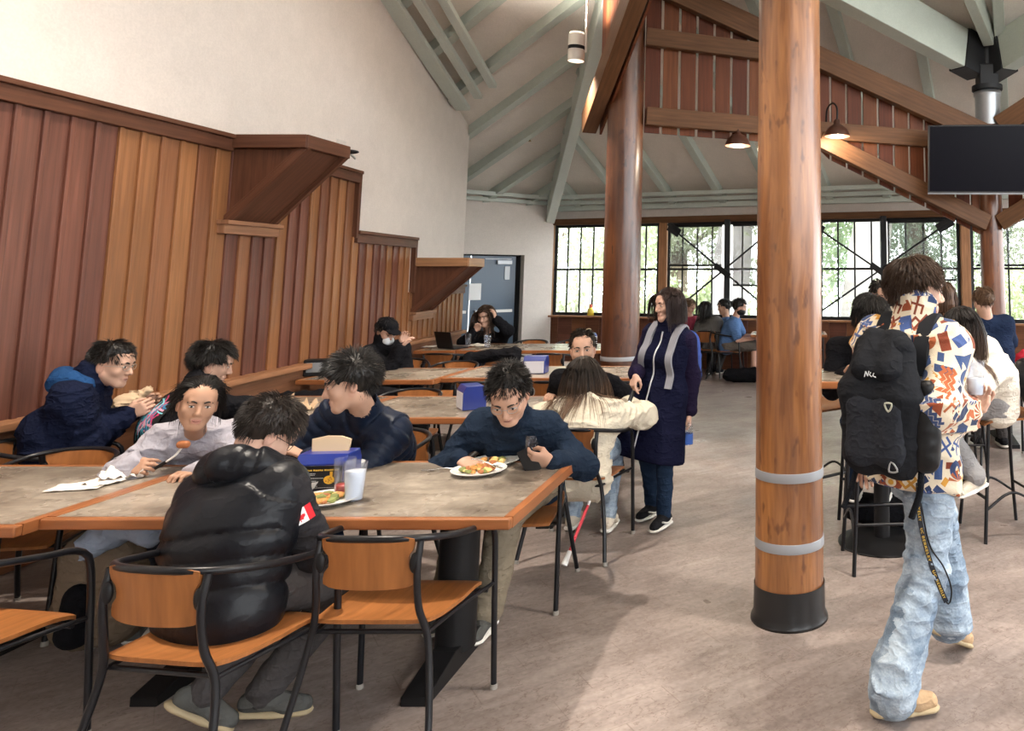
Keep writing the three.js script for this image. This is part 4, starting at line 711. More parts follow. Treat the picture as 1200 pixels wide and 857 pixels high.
function hairGeo(f, hr, collide, cell, seed) {
  const s = f.s, rg = mulberry(seed * 91 + 7), E = (x, y, z, a, b, c, o) => ell(f.P(x, y, z), [a * s, b * s, c * s], f.ax, o), c = hr.color, vol = hr.vol ?? 0.008;
  const prims = [E(0, 0.036, -0.022, 0.077 + vol, 0.086 + vol, 0.093 + vol, { k: 0.01 })];
  if (hr.top) prims.push(E(0, 0.085, 0.0, 0.062, 0.03 + hr.top, 0.078, { k: 0.03 }));
  if (hr.bang) prims.push(E(0, 0.058, 0.062, 0.06, 0.03, 0.034, { k: 0.02 }));
  if (hr.bun) prims.push(E(0, hr.bun[0], hr.bun[1], 0.035, 0.035, 0.035, { k: 0.01 }));
  const fy = hr.hairline ?? 0.072;                         // height of the hairline on the forehead
  prims.push(E(0, fy - 0.115, 0.09, 0.066, 0.112, 0.075, { sub: true, k: 0.012 }));
  if (!hr.coverEars) for (const m of [-1, 1]) prims.push(E(m * 0.085, -0.03, 0.03, 0.03, 0.055, 0.05, { sub: true, k: 0.01 }));
  if (!hr.long) prims.push(E(0, -0.13, -0.02, 0.14, (hr.nape ?? 0.085), 0.16, { sub: true, k: 0.012 }));
  if (hr.long) {                                           // a mass that hangs behind the shoulders
    const L = hr.long, b0 = f.P(0, 0.02, -0.075), drop = hr.hang ?? new V3(0, -1, 0);
    const b1 = f.P(0, -0.08, -0.085), b2 = b1.clone().addScaledVector(drop, L * 0.45);
    for (const m of [-1, 0, 1]) prims.push(cap(b0.clone().addScaledVector(f.X, m * 0.04 * s), b1.clone().addScaledVector(f.X, m * 0.045 * s), 0.04 * s, 0.032 * s, { k: 0.03 }), cap(b1.clone().addScaledVector(f.X, m * 0.045 * s), b2.clone().addScaledVector(f.X, m * 0.055 * s), 0.032 * s, 0.018 * s, { k: 0.03 }));
    if (hr.frontLocks) for (const m of [-1, 1]) prims.push(cap(f.P(m * 0.07, 0.03, 0.0), f.P(m * 0.078, -0.1, 0.02), 0.022 * s, 0.018 * s, { k: 0.02 }));
  }
  if (hr.bob) for (const m of [-1, 1]) prims.push(cap(f.P(m * 0.066, 0.02, -0.03), f.P(m * 0.068, -0.10, -0.02), 0.036 * s, 0.034 * s, { k: 0.03 }), cap(f.P(m * 0.03, 0.0, -0.085), f.P(m * 0.035, -0.11, -0.075), 0.04 * s, 0.034 * s, { k: 0.03 }), cap(f.P(m * 0.07, 0.03, 0.02), f.P(m * 0.078, -0.1, 0.02), 0.02 * s, 0.018 * s, { k: 0.02 }));
  const capG = sdfMesh(prims, cell, { disp: (x, y, z) => { const q = f.loc(new V3(x, y, z)), an = atan2(q[0], q[2]); return 0.004 * noise3(an * 9, q[1] * 6 * (hr.clump ?? 1), 3 + seed) + 0.0022 * noise3(an * 26, q[1] * 14, seed); } });
  tint(capG, c);
  const out = { pos: [], nor: [], col: [], idx: [] }, N = hr.n ?? 1300, crown = [0.012, 0.125, -0.05], r0 = (hr.r ?? 0.0018) * s, tip = hr.tip ?? c, drop = hr.hang ?? new V3(0, -1, 0);
  let made = 0, tries = 0;
  while (made < N && tries++ < N * 12) {
    const u = rg() * 2 - 1, ph = rg() * 2 * PI, q = sqrt(1 - u * u), n = [q * sin(ph), u, q * cos(ph)], p = [n[0] * 0.079, 0.036 + n[1] * 0.088, -0.02 + n[2] * 0.095];
    const front = max(0, n[2]); let line = n[2] > 0.25 ? fy - 0.012 * (1 - abs(n[0])) : abs(n[0]) > 0.6 && !hr.coverEars ? 0.012 : (hr.napeY ?? -0.055); if (n[2] > 0.25 && abs(n[0]) > 0.62) line = hr.coverEars ? 0.0 : 0.03;
    if (p[1] < line) continue; made++;
    let flow = [p[0] - crown[0], p[1] - crown[1], p[2] - crown[2]]; if (hr.part !== undefined) flow[0] = (p[0] - hr.part) * 1.8; if (hr.sweep) { flow[0] += hr.sweep[0]; flow[2] += hr.sweep[1]; }
    const dn = flow[0] * n[0] + flow[1] * n[1] + flow[2] * n[2]; flow = flow.map((v, i) => v - dn * n[i]); const fl = hypot(...flow) + 1e-6; flow = flow.map((v) => v / fl);
    const region = n[2] > 0.35 ? 'front' : abs(n[0]) > 0.55 ? 'side' : 'back'; let L = (hr.len[region] ?? hr.len.back) * (0.75 + 0.5 * rg());
    if (n[1] > 0.75 && hr.len.top) L = hr.len.top * (0.75 + 0.5 * rg());
    const steps = L > 0.15 ? 12 : 6, st = L / steps; let pos = f.P(...p), dir = new V3().addScaledVector(f.X, flow[0]).addScaledVector(f.Y, flow[1]).addScaledVector(f.Z, flow[2]); const nv = new V3().addScaledVector(f.X, n[0]).addScaledVector(f.Y, n[1]).addScaledVector(f.Z, n[2]);
    dir.addScaledVector(nv, hr.lift ?? 0.25).normalize(); dir.x += 0.12 * (rg() - 0.5); dir.y += 0.12 * (rg() - 0.5); dir.z += 0.12 * (rg() - 0.5);
    const pts = [pos.clone().addScaledVector(nv, (hr.vol ?? 0.006) * 0.5)]; const grav = hr.grav ?? 0.18; const wob = (rg() - 0.5) * (hr.wave ?? 0.05);
    for (let k = 0; k < steps; k++) {
      dir.addScaledVector(k * st > 0.1 ? drop : new V3(0, -1, 0), grav); dir.addScaledVector(f.X, wob * sin(k * 1.3)); dir.normalize(); pos = pts[pts.length - 1].clone().addScaledVector(dir, st);
      const l = f.loc(pos), e = [l[0] / 0.086, (l[1] - 0.036) / 0.096, (l[2] + 0.02) / 0.104], m = hypot(...e), push = 1 + ((hr.vol ?? 0.006) - 0.006) / 0.09; if (m < push) { const kx = push / m; pos = f.P(l[0] * kx, 0.036 + (l[1] - 0.036) * kx, -0.02 + (l[2] + 0.02) * kx); }
      if (hr.coverEars && !hr.fringe) { const l2 = f.loc(pos); if (l2[2] > 0.015 && l2[1] < fy && abs(l2[0]) < 0.074) pos = f.P((l2[0] >= (hr.part ?? 0) ? 1 : -1) * 0.076, l2[1], l2[2]); }
      if (collide && k * st > 0.09) for (let it = 0; it < 2; it++) { const dd = evalAll(collide, pos.x, pos.y, pos.z); if (dd < 0.01) { const h = 0.004, gr = new V3(evalAll(collide, pos.x + h, pos.y, pos.z) - dd, evalAll(collide, pos.x, pos.y + h, pos.z) - dd, evalAll(collide, pos.x, pos.y, pos.z + h) - dd).normalize(); pos.addScaledVector(gr, 0.011 - dd); } }
      pts.push(pos); dir = pos.clone().sub(pts[pts.length - 2]).normalize();
    }
    const j = 0.75 + 0.5 * rg(); strandTube(pts, r0, r0 * 0.25, c.map((v) => v * j), tip.map((v) => v * j), out);
  }
  const g = new THREE.BufferGeometry(); g.setAttribute('position', new THREE.Float32BufferAttribute(out.pos, 3)); g.setAttribute('normal', new THREE.Float32BufferAttribute(out.nor, 3)); g.setAttribute('color', new THREE.Float32BufferAttribute(out.col, 3)); g.setIndex(out.idx);
  // eyebrows belong to the hair
  const brows = []; for (const m of [-1, 1]) brows.push(tint(new THREE.TubeGeometry(new THREE.CatmullRomCurve3([f.P(m * 0.013, 0.019, 0.0895), f.P(m * 0.03, 0.0255, 0.0875), f.P(m * 0.049, 0.019, 0.0695)]), 8, 0.0044 * s, 5), c));
  if (hr.beard) { const b = sdfMesh([E(0, -0.068, 0.026, 0.081, 0.064, 0.079, { k: 0.02 }), E(0, -0.062, 0.10, 0.017, 0.007, 0.02, { sub: true, k: 0.006 }), E(0, 0.0, 0.075, 0.1, 0.044, 0.075, { sub: true, k: 0.01 })], cell); brows.push(tint(b, c)); }
  return merge([capG, g, ...brows]);
}
function eyesGeo(f, smile = 0) {
  const out = []; { const y = -0.0685; out.push(tint(new THREE.TubeGeometry(new THREE.CatmullRomCurve3([f.P(-0.021 - smile * 0.004, y + 0.0015 + smile * 0.006, 0.0722), f.P(-0.010, y + 0.0005, 0.0838), f.P(0, y - smile * 0.001, 0.0858), f.P(0.010, y + 0.0005, 0.0838), f.P(0.021 + smile * 0.004, y + 0.0015 + smile * 0.006, 0.0722)]), 12, 0.0016 * f.s, 5), [0.16, 0.05, 0.045])); }
  for (const m of [-1, 1]) {
    const P = (x, y, z, a, b, c2, col) => { const g = new THREE.SphereGeometry(1, 12, 8).scale(a * f.s, b * f.s, c2 * f.s); g.applyMatrix4(new THREE.Matrix4().makeBasis(f.X, f.Y, f.Z).setPosition(f.P(x, y, z))); out.push(tint(g, col)); };
    P(m * 0.031, 0.0, 0.0805, 0.0125, 0.0052, 0.005, [0.62, 0.58, 0.54]); P(m * 0.0315, 0.0, 0.0835, 0.0052, 0.005, 0.0028, [0.02, 0.012, 0.008]); P(m * 0.031, 0.0055, 0.0815, 0.0145, 0.0016, 0.005, [0.02, 0.012, 0.01]);
  } return merge(out);
}
const folds = (amp, sc = 9) => (x, y, z, s, g) => {
  const wx = x + 0.05 * noise3(x * 6, y * 6, z * 6 + 4), wy = y + 0.05 * noise3(x * 6 + 8, y * 6, z * 6), wz = z + 0.05 * noise3(x * 6, y * 6 + 5, z * 6);
  const a = noise3(wx * sc * 0.7, wy * sc * 1.5, wz * sc * 0.7), r = 1 - abs(a), b = noise3(wx * sc * 1.7 + 9, wy * sc * 2.6, wz * sc * 1.7), r2 = 1 - abs(b);
  return amp * (0.55 * noise3(x * sc * 0.6, y * sc * 0.6, z * sc * 0.6) - 1.3 * pow(r, 5) - 0.55 * pow(r2, 5) + 0.45) + (g === 1 ? amp * 0.5 * max(0, noise3(x * 5 + 3, y * 5, z * 5) + 0.15) * sin(s * 100 + 8 * a) : 0);
};
const quilt = (amp, band, wr = 0.003) => (x, y, z, s, g) => { const q = abs(sin(PI * s / (g === 1 ? band * 0.8 : band))); return -amp * pow(q, 0.42) + amp * 0.6 + wr * noise3(x * 22, y * 14, z * 22) * (0.4 + 0.6 * q); };
function hoodRing(neck, U, Fs, Ls, r = 0.055, rad = 0.1, up = 0.02, span = 4) { const ring = []; let prev = null; for (let k = -span; k <= span; k++) { const a = k * 0.6, p = neck.clone().addScaledVector(Fs, -cos(a) * rad + 0.01).addScaledVector(Ls, sin(a) * rad * 1.12).addScaledVector(U, up - 0.010 * abs(k)); if (prev) ring.push(cap(prev, p, r * (1 - 0.06 * abs(k)), r * (1 - 0.06 * abs(k)), { k: 0.03, s0: k * 0.05, s1: (k + 1) * 0.05 })); prev = p; } return ring; }
function castOut(shell, p, dir, maxd = 0.5) { let k = 0; while (k < maxd && evalAll(shell, p.x + dir.x * k, p.y + dir.y * k, p.z + dir.z * k) < 0) k += 0.004; return p.clone().addScaledVector(dir, k); }
function strapGeo(pts, nrm, side, w, t) {                 // a flat band lying on a surface
  const cv = new THREE.CatmullRomCurve3(pts), cn = new THREE.CatmullRomCurve3(nrm), N = 40, pos = [], idx = [];
  for (let i = 0; i <= N; i++) { const p = cv.getPoint(i / N), n = cn.getPoint(i / N).normalize(), tg = cv.getTangent(i / N), s = new V3().crossVectors(tg, n).normalize(); if (s.dot(side) < 0) s.negate(); for (const [a, b] of [[-1, 0], [-0.85, 1], [0.85, 1], [1, 0]]) pos.push(p.x + s.x * a * w / 2 + n.x * b * t, p.y + s.y * a * w / 2 + n.y * b * t, p.z + s.z * a * w / 2 + n.z * b * t); }
  for (let i = 0; i < N; i++) for (let k = 0; k < 3; k++) { const a = i * 4 + k; idx.push(a, a + 1, a + 4, a + 1, a + 5, a + 4); }
  const g = new THREE.BufferGeometry(); g.setAttribute('position', new THREE.Float32BufferAttribute(pos, 3)); g.setIndex(idx); return uvBox(toCreasedNormals(g, 0.7));
}
function shoulderStraps(shell, neck, U, Ls, Fs, l, reach, w) { return [1, -1].map((m) => { const P = [], Nn = [], add = (h, dx, dir) => { P.push(castOut(shell, neck.clone().addScaledVector(U, -h).addScaledVector(Ls, m * (l + dx)), dir)); Nn.push(dir.clone()); }; const B = Fs.clone().negate(); add(0.17, 0, B); add(0.11, 0, B.clone().addScaledVector(U, 0.5).normalize()); add(0.08, 0, U); add(0.09, 0, Fs.clone().addScaledVector(U, 0.8).normalize()); for (let k = 0; k < 7; k++) add(0.12 + (reach - 0.12) * k / 6, 0.03 * k / 6, Fs); return strapGeo(P, Nn, Ls, w, 0.014); }); }
const strapStore = {};
let personSeed = 0;
function person(o) {
  const seed = ++personSeed, s = o.s ?? 1, fem = !!o.fem, fat = o.fat ?? 1, near = o.near ?? 1, base = W(o.pelvis.x, 0, -o.pelvis.z);
  const g = thing('person', o.label, 'person', base), rel = (v) => v.clone().sub(base);
  const pel = rel(o.pelvis), neck = rel(o.neck), hd = rel(o.head), th = R(o.face), U = neck.clone().sub(pel).normalize();
  const axL = (a) => new V3(cos(a), 0, -sin(a)); const L0 = axL(th), F0 = new V3(sin(th), 0, cos(th)); let Ls = axL(R(o.shYaw ?? o.face)); if (o.shRoll) Ls.y += Math.tan(R(o.shRoll)); Ls.addScaledVector(U, -Ls.dot(U) * (o.shRoll ? 0.0 : 1)).normalize(); const Fs = new V3().crossVectors(Ls, U).normalize();
  const shW = (fem ? 0.15 : 0.172) * s * (fat * 0.5 + 0.5), tk = 0;
  const mid = pel.clone().lerp(neck, 0.5).addScaledVector(Fs, -(o.slouch ?? 0.03));
  const sh = [1, -1].map((m) => neck.clone().addScaledVector(U, -0.055 * s).addScaledVector(Ls, m * shW));
  const arms = [0, 1].map((i) => { const m = i ? -1 : 1, hint = (o.elbow?.[i] ?? F0.clone().multiplyScalar(-0.5).addScaledVector(L0, m * 0.5).add(new V3(0, -0.8, 0))); const r = ik(sh[i], rel(o.hands[i]), 0.285 * s, 0.255 * s, hint); return { sh: sh[i], el: r.mid, wr: r.end }; });
  const hip = [1, -1].map((m) => pel.clone().addScaledVector(L0, m * 0.088 * s));
  const legs = o.feet ? [0, 1].map((i) => { const r = ik(hip[i], rel(o.feet[i]), 0.44 * s, 0.43 * s, o.knee?.[i] ?? F0.clone().add(new V3(0, 0.6, 0))); return { hip: hip[i], kn: r.mid, an: r.end }; }) : null;
  const toe = o.toes ?? [F0, F0];
  const tor = (t, bottom = 0) => {
    const f = { flat: arr(Fs), f: 0.82 }, r = (fem ? 0.095 : 0.105) * s * fat, out = [], SL = neck.distanceTo(pel);
    for (const m of [-1, 1]) {
      out.push(cap(pel.clone().addScaledVector(L0, m * (fem ? 0.072 : 0.06) * s).addScaledVector(U, bottom), mid.clone().addScaledVector(Ls, m * (fem ? 0.045 : 0.06) * s), r + t + (fem ? 0.012 : 0.006), r * (fem ? 0.92 : 1) + t, { flat: arr(Fs), f: 0.92, k: 0.06, s0: bottom, s1: SL * 0.5 }));
      out.push(cap(mid.clone().addScaledVector(Ls, m * (fem ? 0.045 : 0.06) * s), neck.clone().addScaledVector(U, -0.14 * s).addScaledVector(Ls, m * 0.082 * s), r * (fem ? 0.92 : 1) + t, r * 0.98 + t, { ...f, k: 0.06, s0: SL * 0.5, s1: SL * 0.85 }));
      out.push(cap(neck.clone().addScaledVector(U, -0.03), neck.clone().addScaledVector(U, -0.055 * s).addScaledVector(Ls, m * (shW - 0.02)), 0.052 * s + t, 0.054 * s + t, { k: 0.05, s0: SL * 0.9, s1: SL * 0.9 }));
    }
    if (fem) for (const m of [-1, 1]) out.push(ell(neck.clone().addScaledVector(U, -0.2 * s).addScaledVector(Ls, m * 0.065 * s).addScaledVector(Fs, 0.075 * s), [0.055 * s + t, 0.055 * s + t, 0.05 * s + t], [Ls, U, Fs], { k: 0.05, s0: SL * 0.6, s1: SL * 0.6 }));
    return out;
  };
  const armP = (t, short = false, cuff = 0) => arms.flatMap((a) => { const out = [], K = { k: 0.06, g: 1 }; if (short) { out.push(cap(a.sh, a.sh.clone().lerp(a.el, 0.72), 0.058 * s + t, 0.06 * s + t, { ...K, s0: 0, s1: 0.2 })); return out; }
    out.push(cap(a.sh, a.el, (0.051 * fat) * s + t, 0.042 * s + t, { ...K, s0: 0, s1: 0.28 * s }), cap(a.el, a.wr.clone().lerp(a.el, 0.10), 0.042 * s + t, 0.031 * s + t + cuff, { ...K, s0: 0.28 * s, s1: 0.52 * s })); return out; });
  const legP = (t, flare = 0, to = 1) => legs ? legs.flatMap((l) => { const end = l.kn.clone().lerp(l.an, to); return [cap(l.hip, l.kn, 0.078 * s * fat + t, 0.062 * s + t, { k: 0.04, g: 1, s0: 0, s1: 0.44 }), ...(to > 0.01 ? [cap(l.kn, end, 0.058 * s + t, 0.04 * s + t + flare, { k: 0.03, g: 1, s0: 0.44, s1: 0.87 })] : [])]; }) : [];
  // body: one skin, fine at head and hands
  const sk = SKIN[o.skin ?? 'light'], hf = headFrame(hd, o.look ?? {}, s * (fem ? 1.0 : 1.05) * (o.headS ?? 1));
  const lip = fem ? [0.52, 0.2, 0.19] : [0.48, 0.24, 0.2];
  const headCol = (x, y, z) => { const q = hf.loc(new V3(x, y, z)); if (q[2] > 0.066 && abs(q[0]) < 0.021 && q[1] < -0.0585 && q[1] > -0.078) return mixc(sk, lip, min(0.5, (0.021 - abs(q[0])) * 120)); const ear = abs(q[0]) > 0.07 ? 0.25 : 0, n = 0.05 * noise3(q[0] * 60, q[1] * 60, q[2] * 60); return [sk[0] * (1 + n), sk[1] * (1 + n - ear * 0.3), sk[2] * (1 + n - ear * 0.3)]; };
  const hs = headPrims(hf, fem); hs.push(cap(hf.P(0, -0.06, -0.022), neck.clone().addScaledVector(U, -0.03), (fem ? 0.046 : 0.055) * s, (fem ? 0.05 : 0.062) * s, { k: 0.03 }));
  const pieces = [sdfMesh(hs, o.headCell ?? 0.0042 * near, { color: headCol })];
  const bodyP = [...tor(-0.022), ...armP(-0.012), ...legP(-0.02)]; if (bodyP.length) pieces.push(tint(sdfMesh(bodyP, 0.02), sk));
  arms.forEach((a, i) => {
    const hp = o.hand?.[i] ?? {}, fd = a.wr.clone().sub(a.el).normalize(), D = hp.dir ? hp.dir.clone() : fd, N = hp.palm ?? new V3(0, -1, 0), c = hp.curl ?? 28; if (hp.skip) return;
    const pr = handPrims(a.wr, D, N, i ? 'R' : 'L', Array.isArray(c) ? c : [c, c * 1.05, c * 1.1, c * 1.15], s * (fem ? 0.92 : 1), hp.spread ?? 0.12, hp.thumb ?? 0.3); pr.push(cap(a.wr.clone().addScaledVector(fd, -0.09), a.wr.clone().addScaledVector(D, 0.01), 0.027 * s, 0.021 * s, { k: 0.02 }));
    if (o.bare) pr.push(cap(a.el, a.wr, 0.042 * s, 0.028 * s, { k: 0.02 }), cap(a.sh, a.el, 0.05 * s, 0.042 * s, { k: 0.02 }));
    pieces.push(tint(sdfMesh(pr, (o.handCell ?? 0.0042) * near), sk));
  });
  if (o.bareLegs && legs) pieces.push(tint(sdfMesh(legP(-0.004), 0.012), sk));
  part('body', merge(pieces.map((q) => { for (const k of ['uv']) q.deleteAttribute(k); return q; })), skinMat, g);
  part('eyes_and_mouth', eyesGeo(hf, o.smile ?? 0), eyeMat, g);
  const T = o.top, tp = [...tor(T.t, T.drop ?? -0.02), ...(T.sleeve === 'none' ? [] : armP(T.ts ?? T.t, T.sleeve === 'short', T.cuff ?? 0))];
  if (T.collar) { const ND = hd.clone().sub(neck).normalize().addScaledVector(U, 0.35).normalize(), c0 = neck.clone().addScaledVector(U, -0.015), c1 = neck.clone().addScaledVector(ND, 0.055 + 0.03 * T.collar); tp.push(cap(c0, c1, 0.086 * s + T.t * 0.25, 0.083 * s + T.t * 0.2, { k: 0.02, g: 2 }), cap(neck.clone().addScaledVector(ND, 0.085), neck.clone().addScaledVector(ND, 0.28), 0.062 * s, 0.08 * s, { sub: true, k: 0.006 })); }
  if (T.extra) tp.push(...T.extra({ neck, pel, U, Ls, Fs, sh, arms, cap, ell, hf, rel }));
  if (T.hem !== undefined) tp.push({ t: 'p', n: arr(U), o: arr(pel.clone().addScaledVector(U, T.hem)), sub: true, k: 0.02 });
  const cell = (o.cell ?? 0.011) * near;
  part(T.name ?? 'jacket', sdfMesh(tp, cell, { disp: T.disp, uv: T.uv ?? 1, pad: 0.02 }), T.mat, g, T.label);
  if (T.sleeves) part('sleeves', sdfMesh(armP(T.sleeves.t), cell, { disp: T.sleeves.disp, uv: 1 }), T.sleeves.mat, g, T.sleeves.label);
  if (legs && o.pants) { const p = o.pants, pp = [...legP(p.t, p.flare ?? 0, p.to ?? 1), cap(hip[0], hip[1], 0.088 * s * fat + p.t, 0.088 * s * fat + p.t, { k: 0.04, flat: arr(F0), f: 0.9 }), cap(hip[0].clone().addScaledVector(U, 0.08), hip[1].clone().addScaledVector(U, 0.08), 0.075 * s * fat + p.t * 0.5, 0.075 * s * fat + p.t * 0.5, { k: 0.04 })]; part(p.name ?? 'trousers', sdfMesh(pp, cell * 1.1, { disp: p.disp ?? folds(0.006, 8), uv: 1, pad: 0.02 }), p.mat, g); }
  if (legs && o.shoes) legs.forEach((l, i) => {
    const d = toe[i].clone().normalize(), sd = new V3().crossVectors(UPV, d).normalize(), up = new V3().crossVectors(d, sd), P = (f, u, w) => l.an.clone().addScaledVector(d, f * s).addScaledVector(up, u * s).addScaledVector(sd, w * s);
    const q = o.shoes, fl = { flat: arr(up), f: 0.5, k: 0.02 };
    const shoe = part('shoe', sdfMesh([cap(P(-0.045, -0.04, 0), P(0.0, -0.01, 0), 0.036 * s, 0.04 * s, { k: 0.02 }), cap(P(0, -0.03, 0), P(0.14, -0.052, 0), 0.042 * s, 0.03 * s, { k: 0.03 }), cap(P(0.09, -0.055, -0.012), P(0.145, -0.058, 0.004), 0.03 * s, 0.026 * s, { k: 0.02 }), ...(q.extra ? q.extra(P) : [])], 0.007 * near, { uv: 1 }), q.mat, g);
    part('sole', sdfMesh([cap(P(-0.05, -0.076, 0), P(0.05, -0.078, 0), 0.042 * s, 0.042 * s, { flat: arr(up), f: 0.36, k: 0.01 }), cap(P(0.05, -0.078, 0), P(0.14, -0.074, 0), 0.044 * s, 0.042 * s, { flat: arr(up), f: 0.36, k: 0.01 })], 0.007 * near, { uv: 1 }), q.sole, shoe);
  });
  if (o.hair) part('hair', hairGeo(hf, o.hair, o.hair.long ? tp : null, (o.hairCell ?? 0.0055) * near, seed), hairMat, g, o.hair.label);
  if (o.glasses) {
    const rim = (m) => tube([[0.012, 0.004], [0.014, -0.010], [0.03, -0.016], [0.047, -0.01], [0.05, 0.006], [0.034, 0.014], [0.018, 0.012]].map(([x, y]) => hf.P(m * x, y, 0.098 - abs(x) * 0.22)), 0.0016, 28, 5, true);
    part('glasses', [rim(1), rim(-1), rod(hf.P(-0.012, 0.006, 0.096), hf.P(0.012, 0.006, 0.096), 0.0016, 5), rod(hf.P(0.05, 0.006, 0.087), hf.P(0.08, 0.004, -0.01), 0.0016, 5), rod(hf.P(-0.05, 0.006, 0.087), hf.P(-0.08, 0.004, -0.01), 0.0016, 5)], o.glasses, g);
  }
  o.more?.({ g, hf, neck, pel, U, Ls, Fs, sh, arms, legs, rel, tor, armP, cell, s, mid });
  return g;
}
// ---------------------------------------------------------------- clothes
const wrinkle = tex(512, 512, (u, v) => { const w = 0.06 * (pn(u, v, 5, 5, 141, 3) - 0.5), a = pn(u + w + 1, v, 14, 22, 143, 3), b = pn(u, v + w + 1, 30, 26, 145, 2), f = pn(u, v, 160, 160, 147, 2); const r = 1 - abs(a - 0.5) * 3.2, r2 = 1 - abs(b - 0.5) * 3; const k = 90 + 110 * pow(max(0, r), 3) + 35 * pow(max(0, r2), 3) + 30 * (f - 0.5); return [k, k, k]; }, false);
const cloth = (r, g, b, o = {}) => phy({ color: lin(r, g, b), roughness: 0.95, bumpMap: wrinkle, bumpScale: 0.009, specularIntensity: 0.12, ...o });
const C = {
  navy: cloth(0.008, 0.011, 0.028), navyPuff: phy({ color: lin(0.007, 0.013, 0.030), roughness: 0.42, bumpMap: wrinkle, bumpScale: 0.0015, specularIntensity: 0.35 }), blackPuff: phy({ color: lin(0.007, 0.008, 0.011), roughness: 0.38, bumpMap: wrinkle, bumpScale: 0.002, specularIntensity: 0.42 }), charcoal: cloth(0.028, 0.027, 0.03), black: cloth(0.009, 0.009, 0.011),
  greyHood: cloth(0.37, 0.355, 0.40), fleeceBlue: cloth(0.014, 0.023, 0.041), cream: cloth(0.62, 0.56, 0.45), khaki: cloth(0.22, 0.185, 0.135), jeans: cloth(0.016, 0.03, 0.06), greyTrouser: cloth(0.06, 0.055, 0.055), hoodBlue: cloth(0.016, 0.055, 0.15),
  grey: cloth(0.12, 0.115, 0.11), red: cloth(0.22, 0.03, 0.05), tee: cloth(0.08, 0.15, 0.30), shorts: cloth(0.12, 0.10, 0.085), knit: cloth(0.013, 0.022, 0.05), coat: cloth(0.007, 0.008, 0.024), coatSleeve: cloth(0.014, 0.010, 0.028), creamHood: cloth(0.74, 0.68, 0.58),
  shoeBlack: cloth(0.015, 0.015, 0.017), shoeGrey: cloth(0.09, 0.09, 0.085), shoeCream: cloth(0.62, 0.55, 0.45), clog: cloth(0.44, 0.30, 0.18), sole: std({ color: lin(0.75, 0.73, 0.68), roughness: 0.7 }), soleTan: std({ color: lin(0.42, 0.33, 0.2), roughness: 0.8 }), soleDark: std({ color: lin(0.06, 0.045, 0.035), roughness: 0.8 }),
};
const denim = tex(512, 512, (u, v) => { const b = pn(u, v, 6, 5, 91, 4), f = pn(u, v, 120, 120, 93, 2), st = pn(u, v, 3, 40, 95, 3); return mixc([104, 121, 140], [178, 191, 203], max(0, min(1, 0.5 + 1.3 * (b - 0.5) + 0.35 * (f - 0.5) + 0.5 * (st - 0.5)))); });
C.washed = cloth(1, 1, 1, { map: scaled(denim, 1.6, 1.6),  });
const HB = [0.012, 0.010, 0.009], HBR = [0.055, 0.030, 0.018], HD = [0.022, 0.015, 0.011];
const shortHair = (c, o = {}) => ({ color: c, len: { front: 0.026, side: 0.02, back: 0.022, top: 0.045 }, n: 2000, r: 0.0014, lift: 0.3, vol: 0.006, grav: 0.1, ...o });
const farHair = (c, o = {}) => ({ color: c, len: { front: 0.04, side: 0.03, back: 0.03, top: 0.05 }, n: 260, r: 0.004, lift: 0.2, vol: 0.009, ...o });
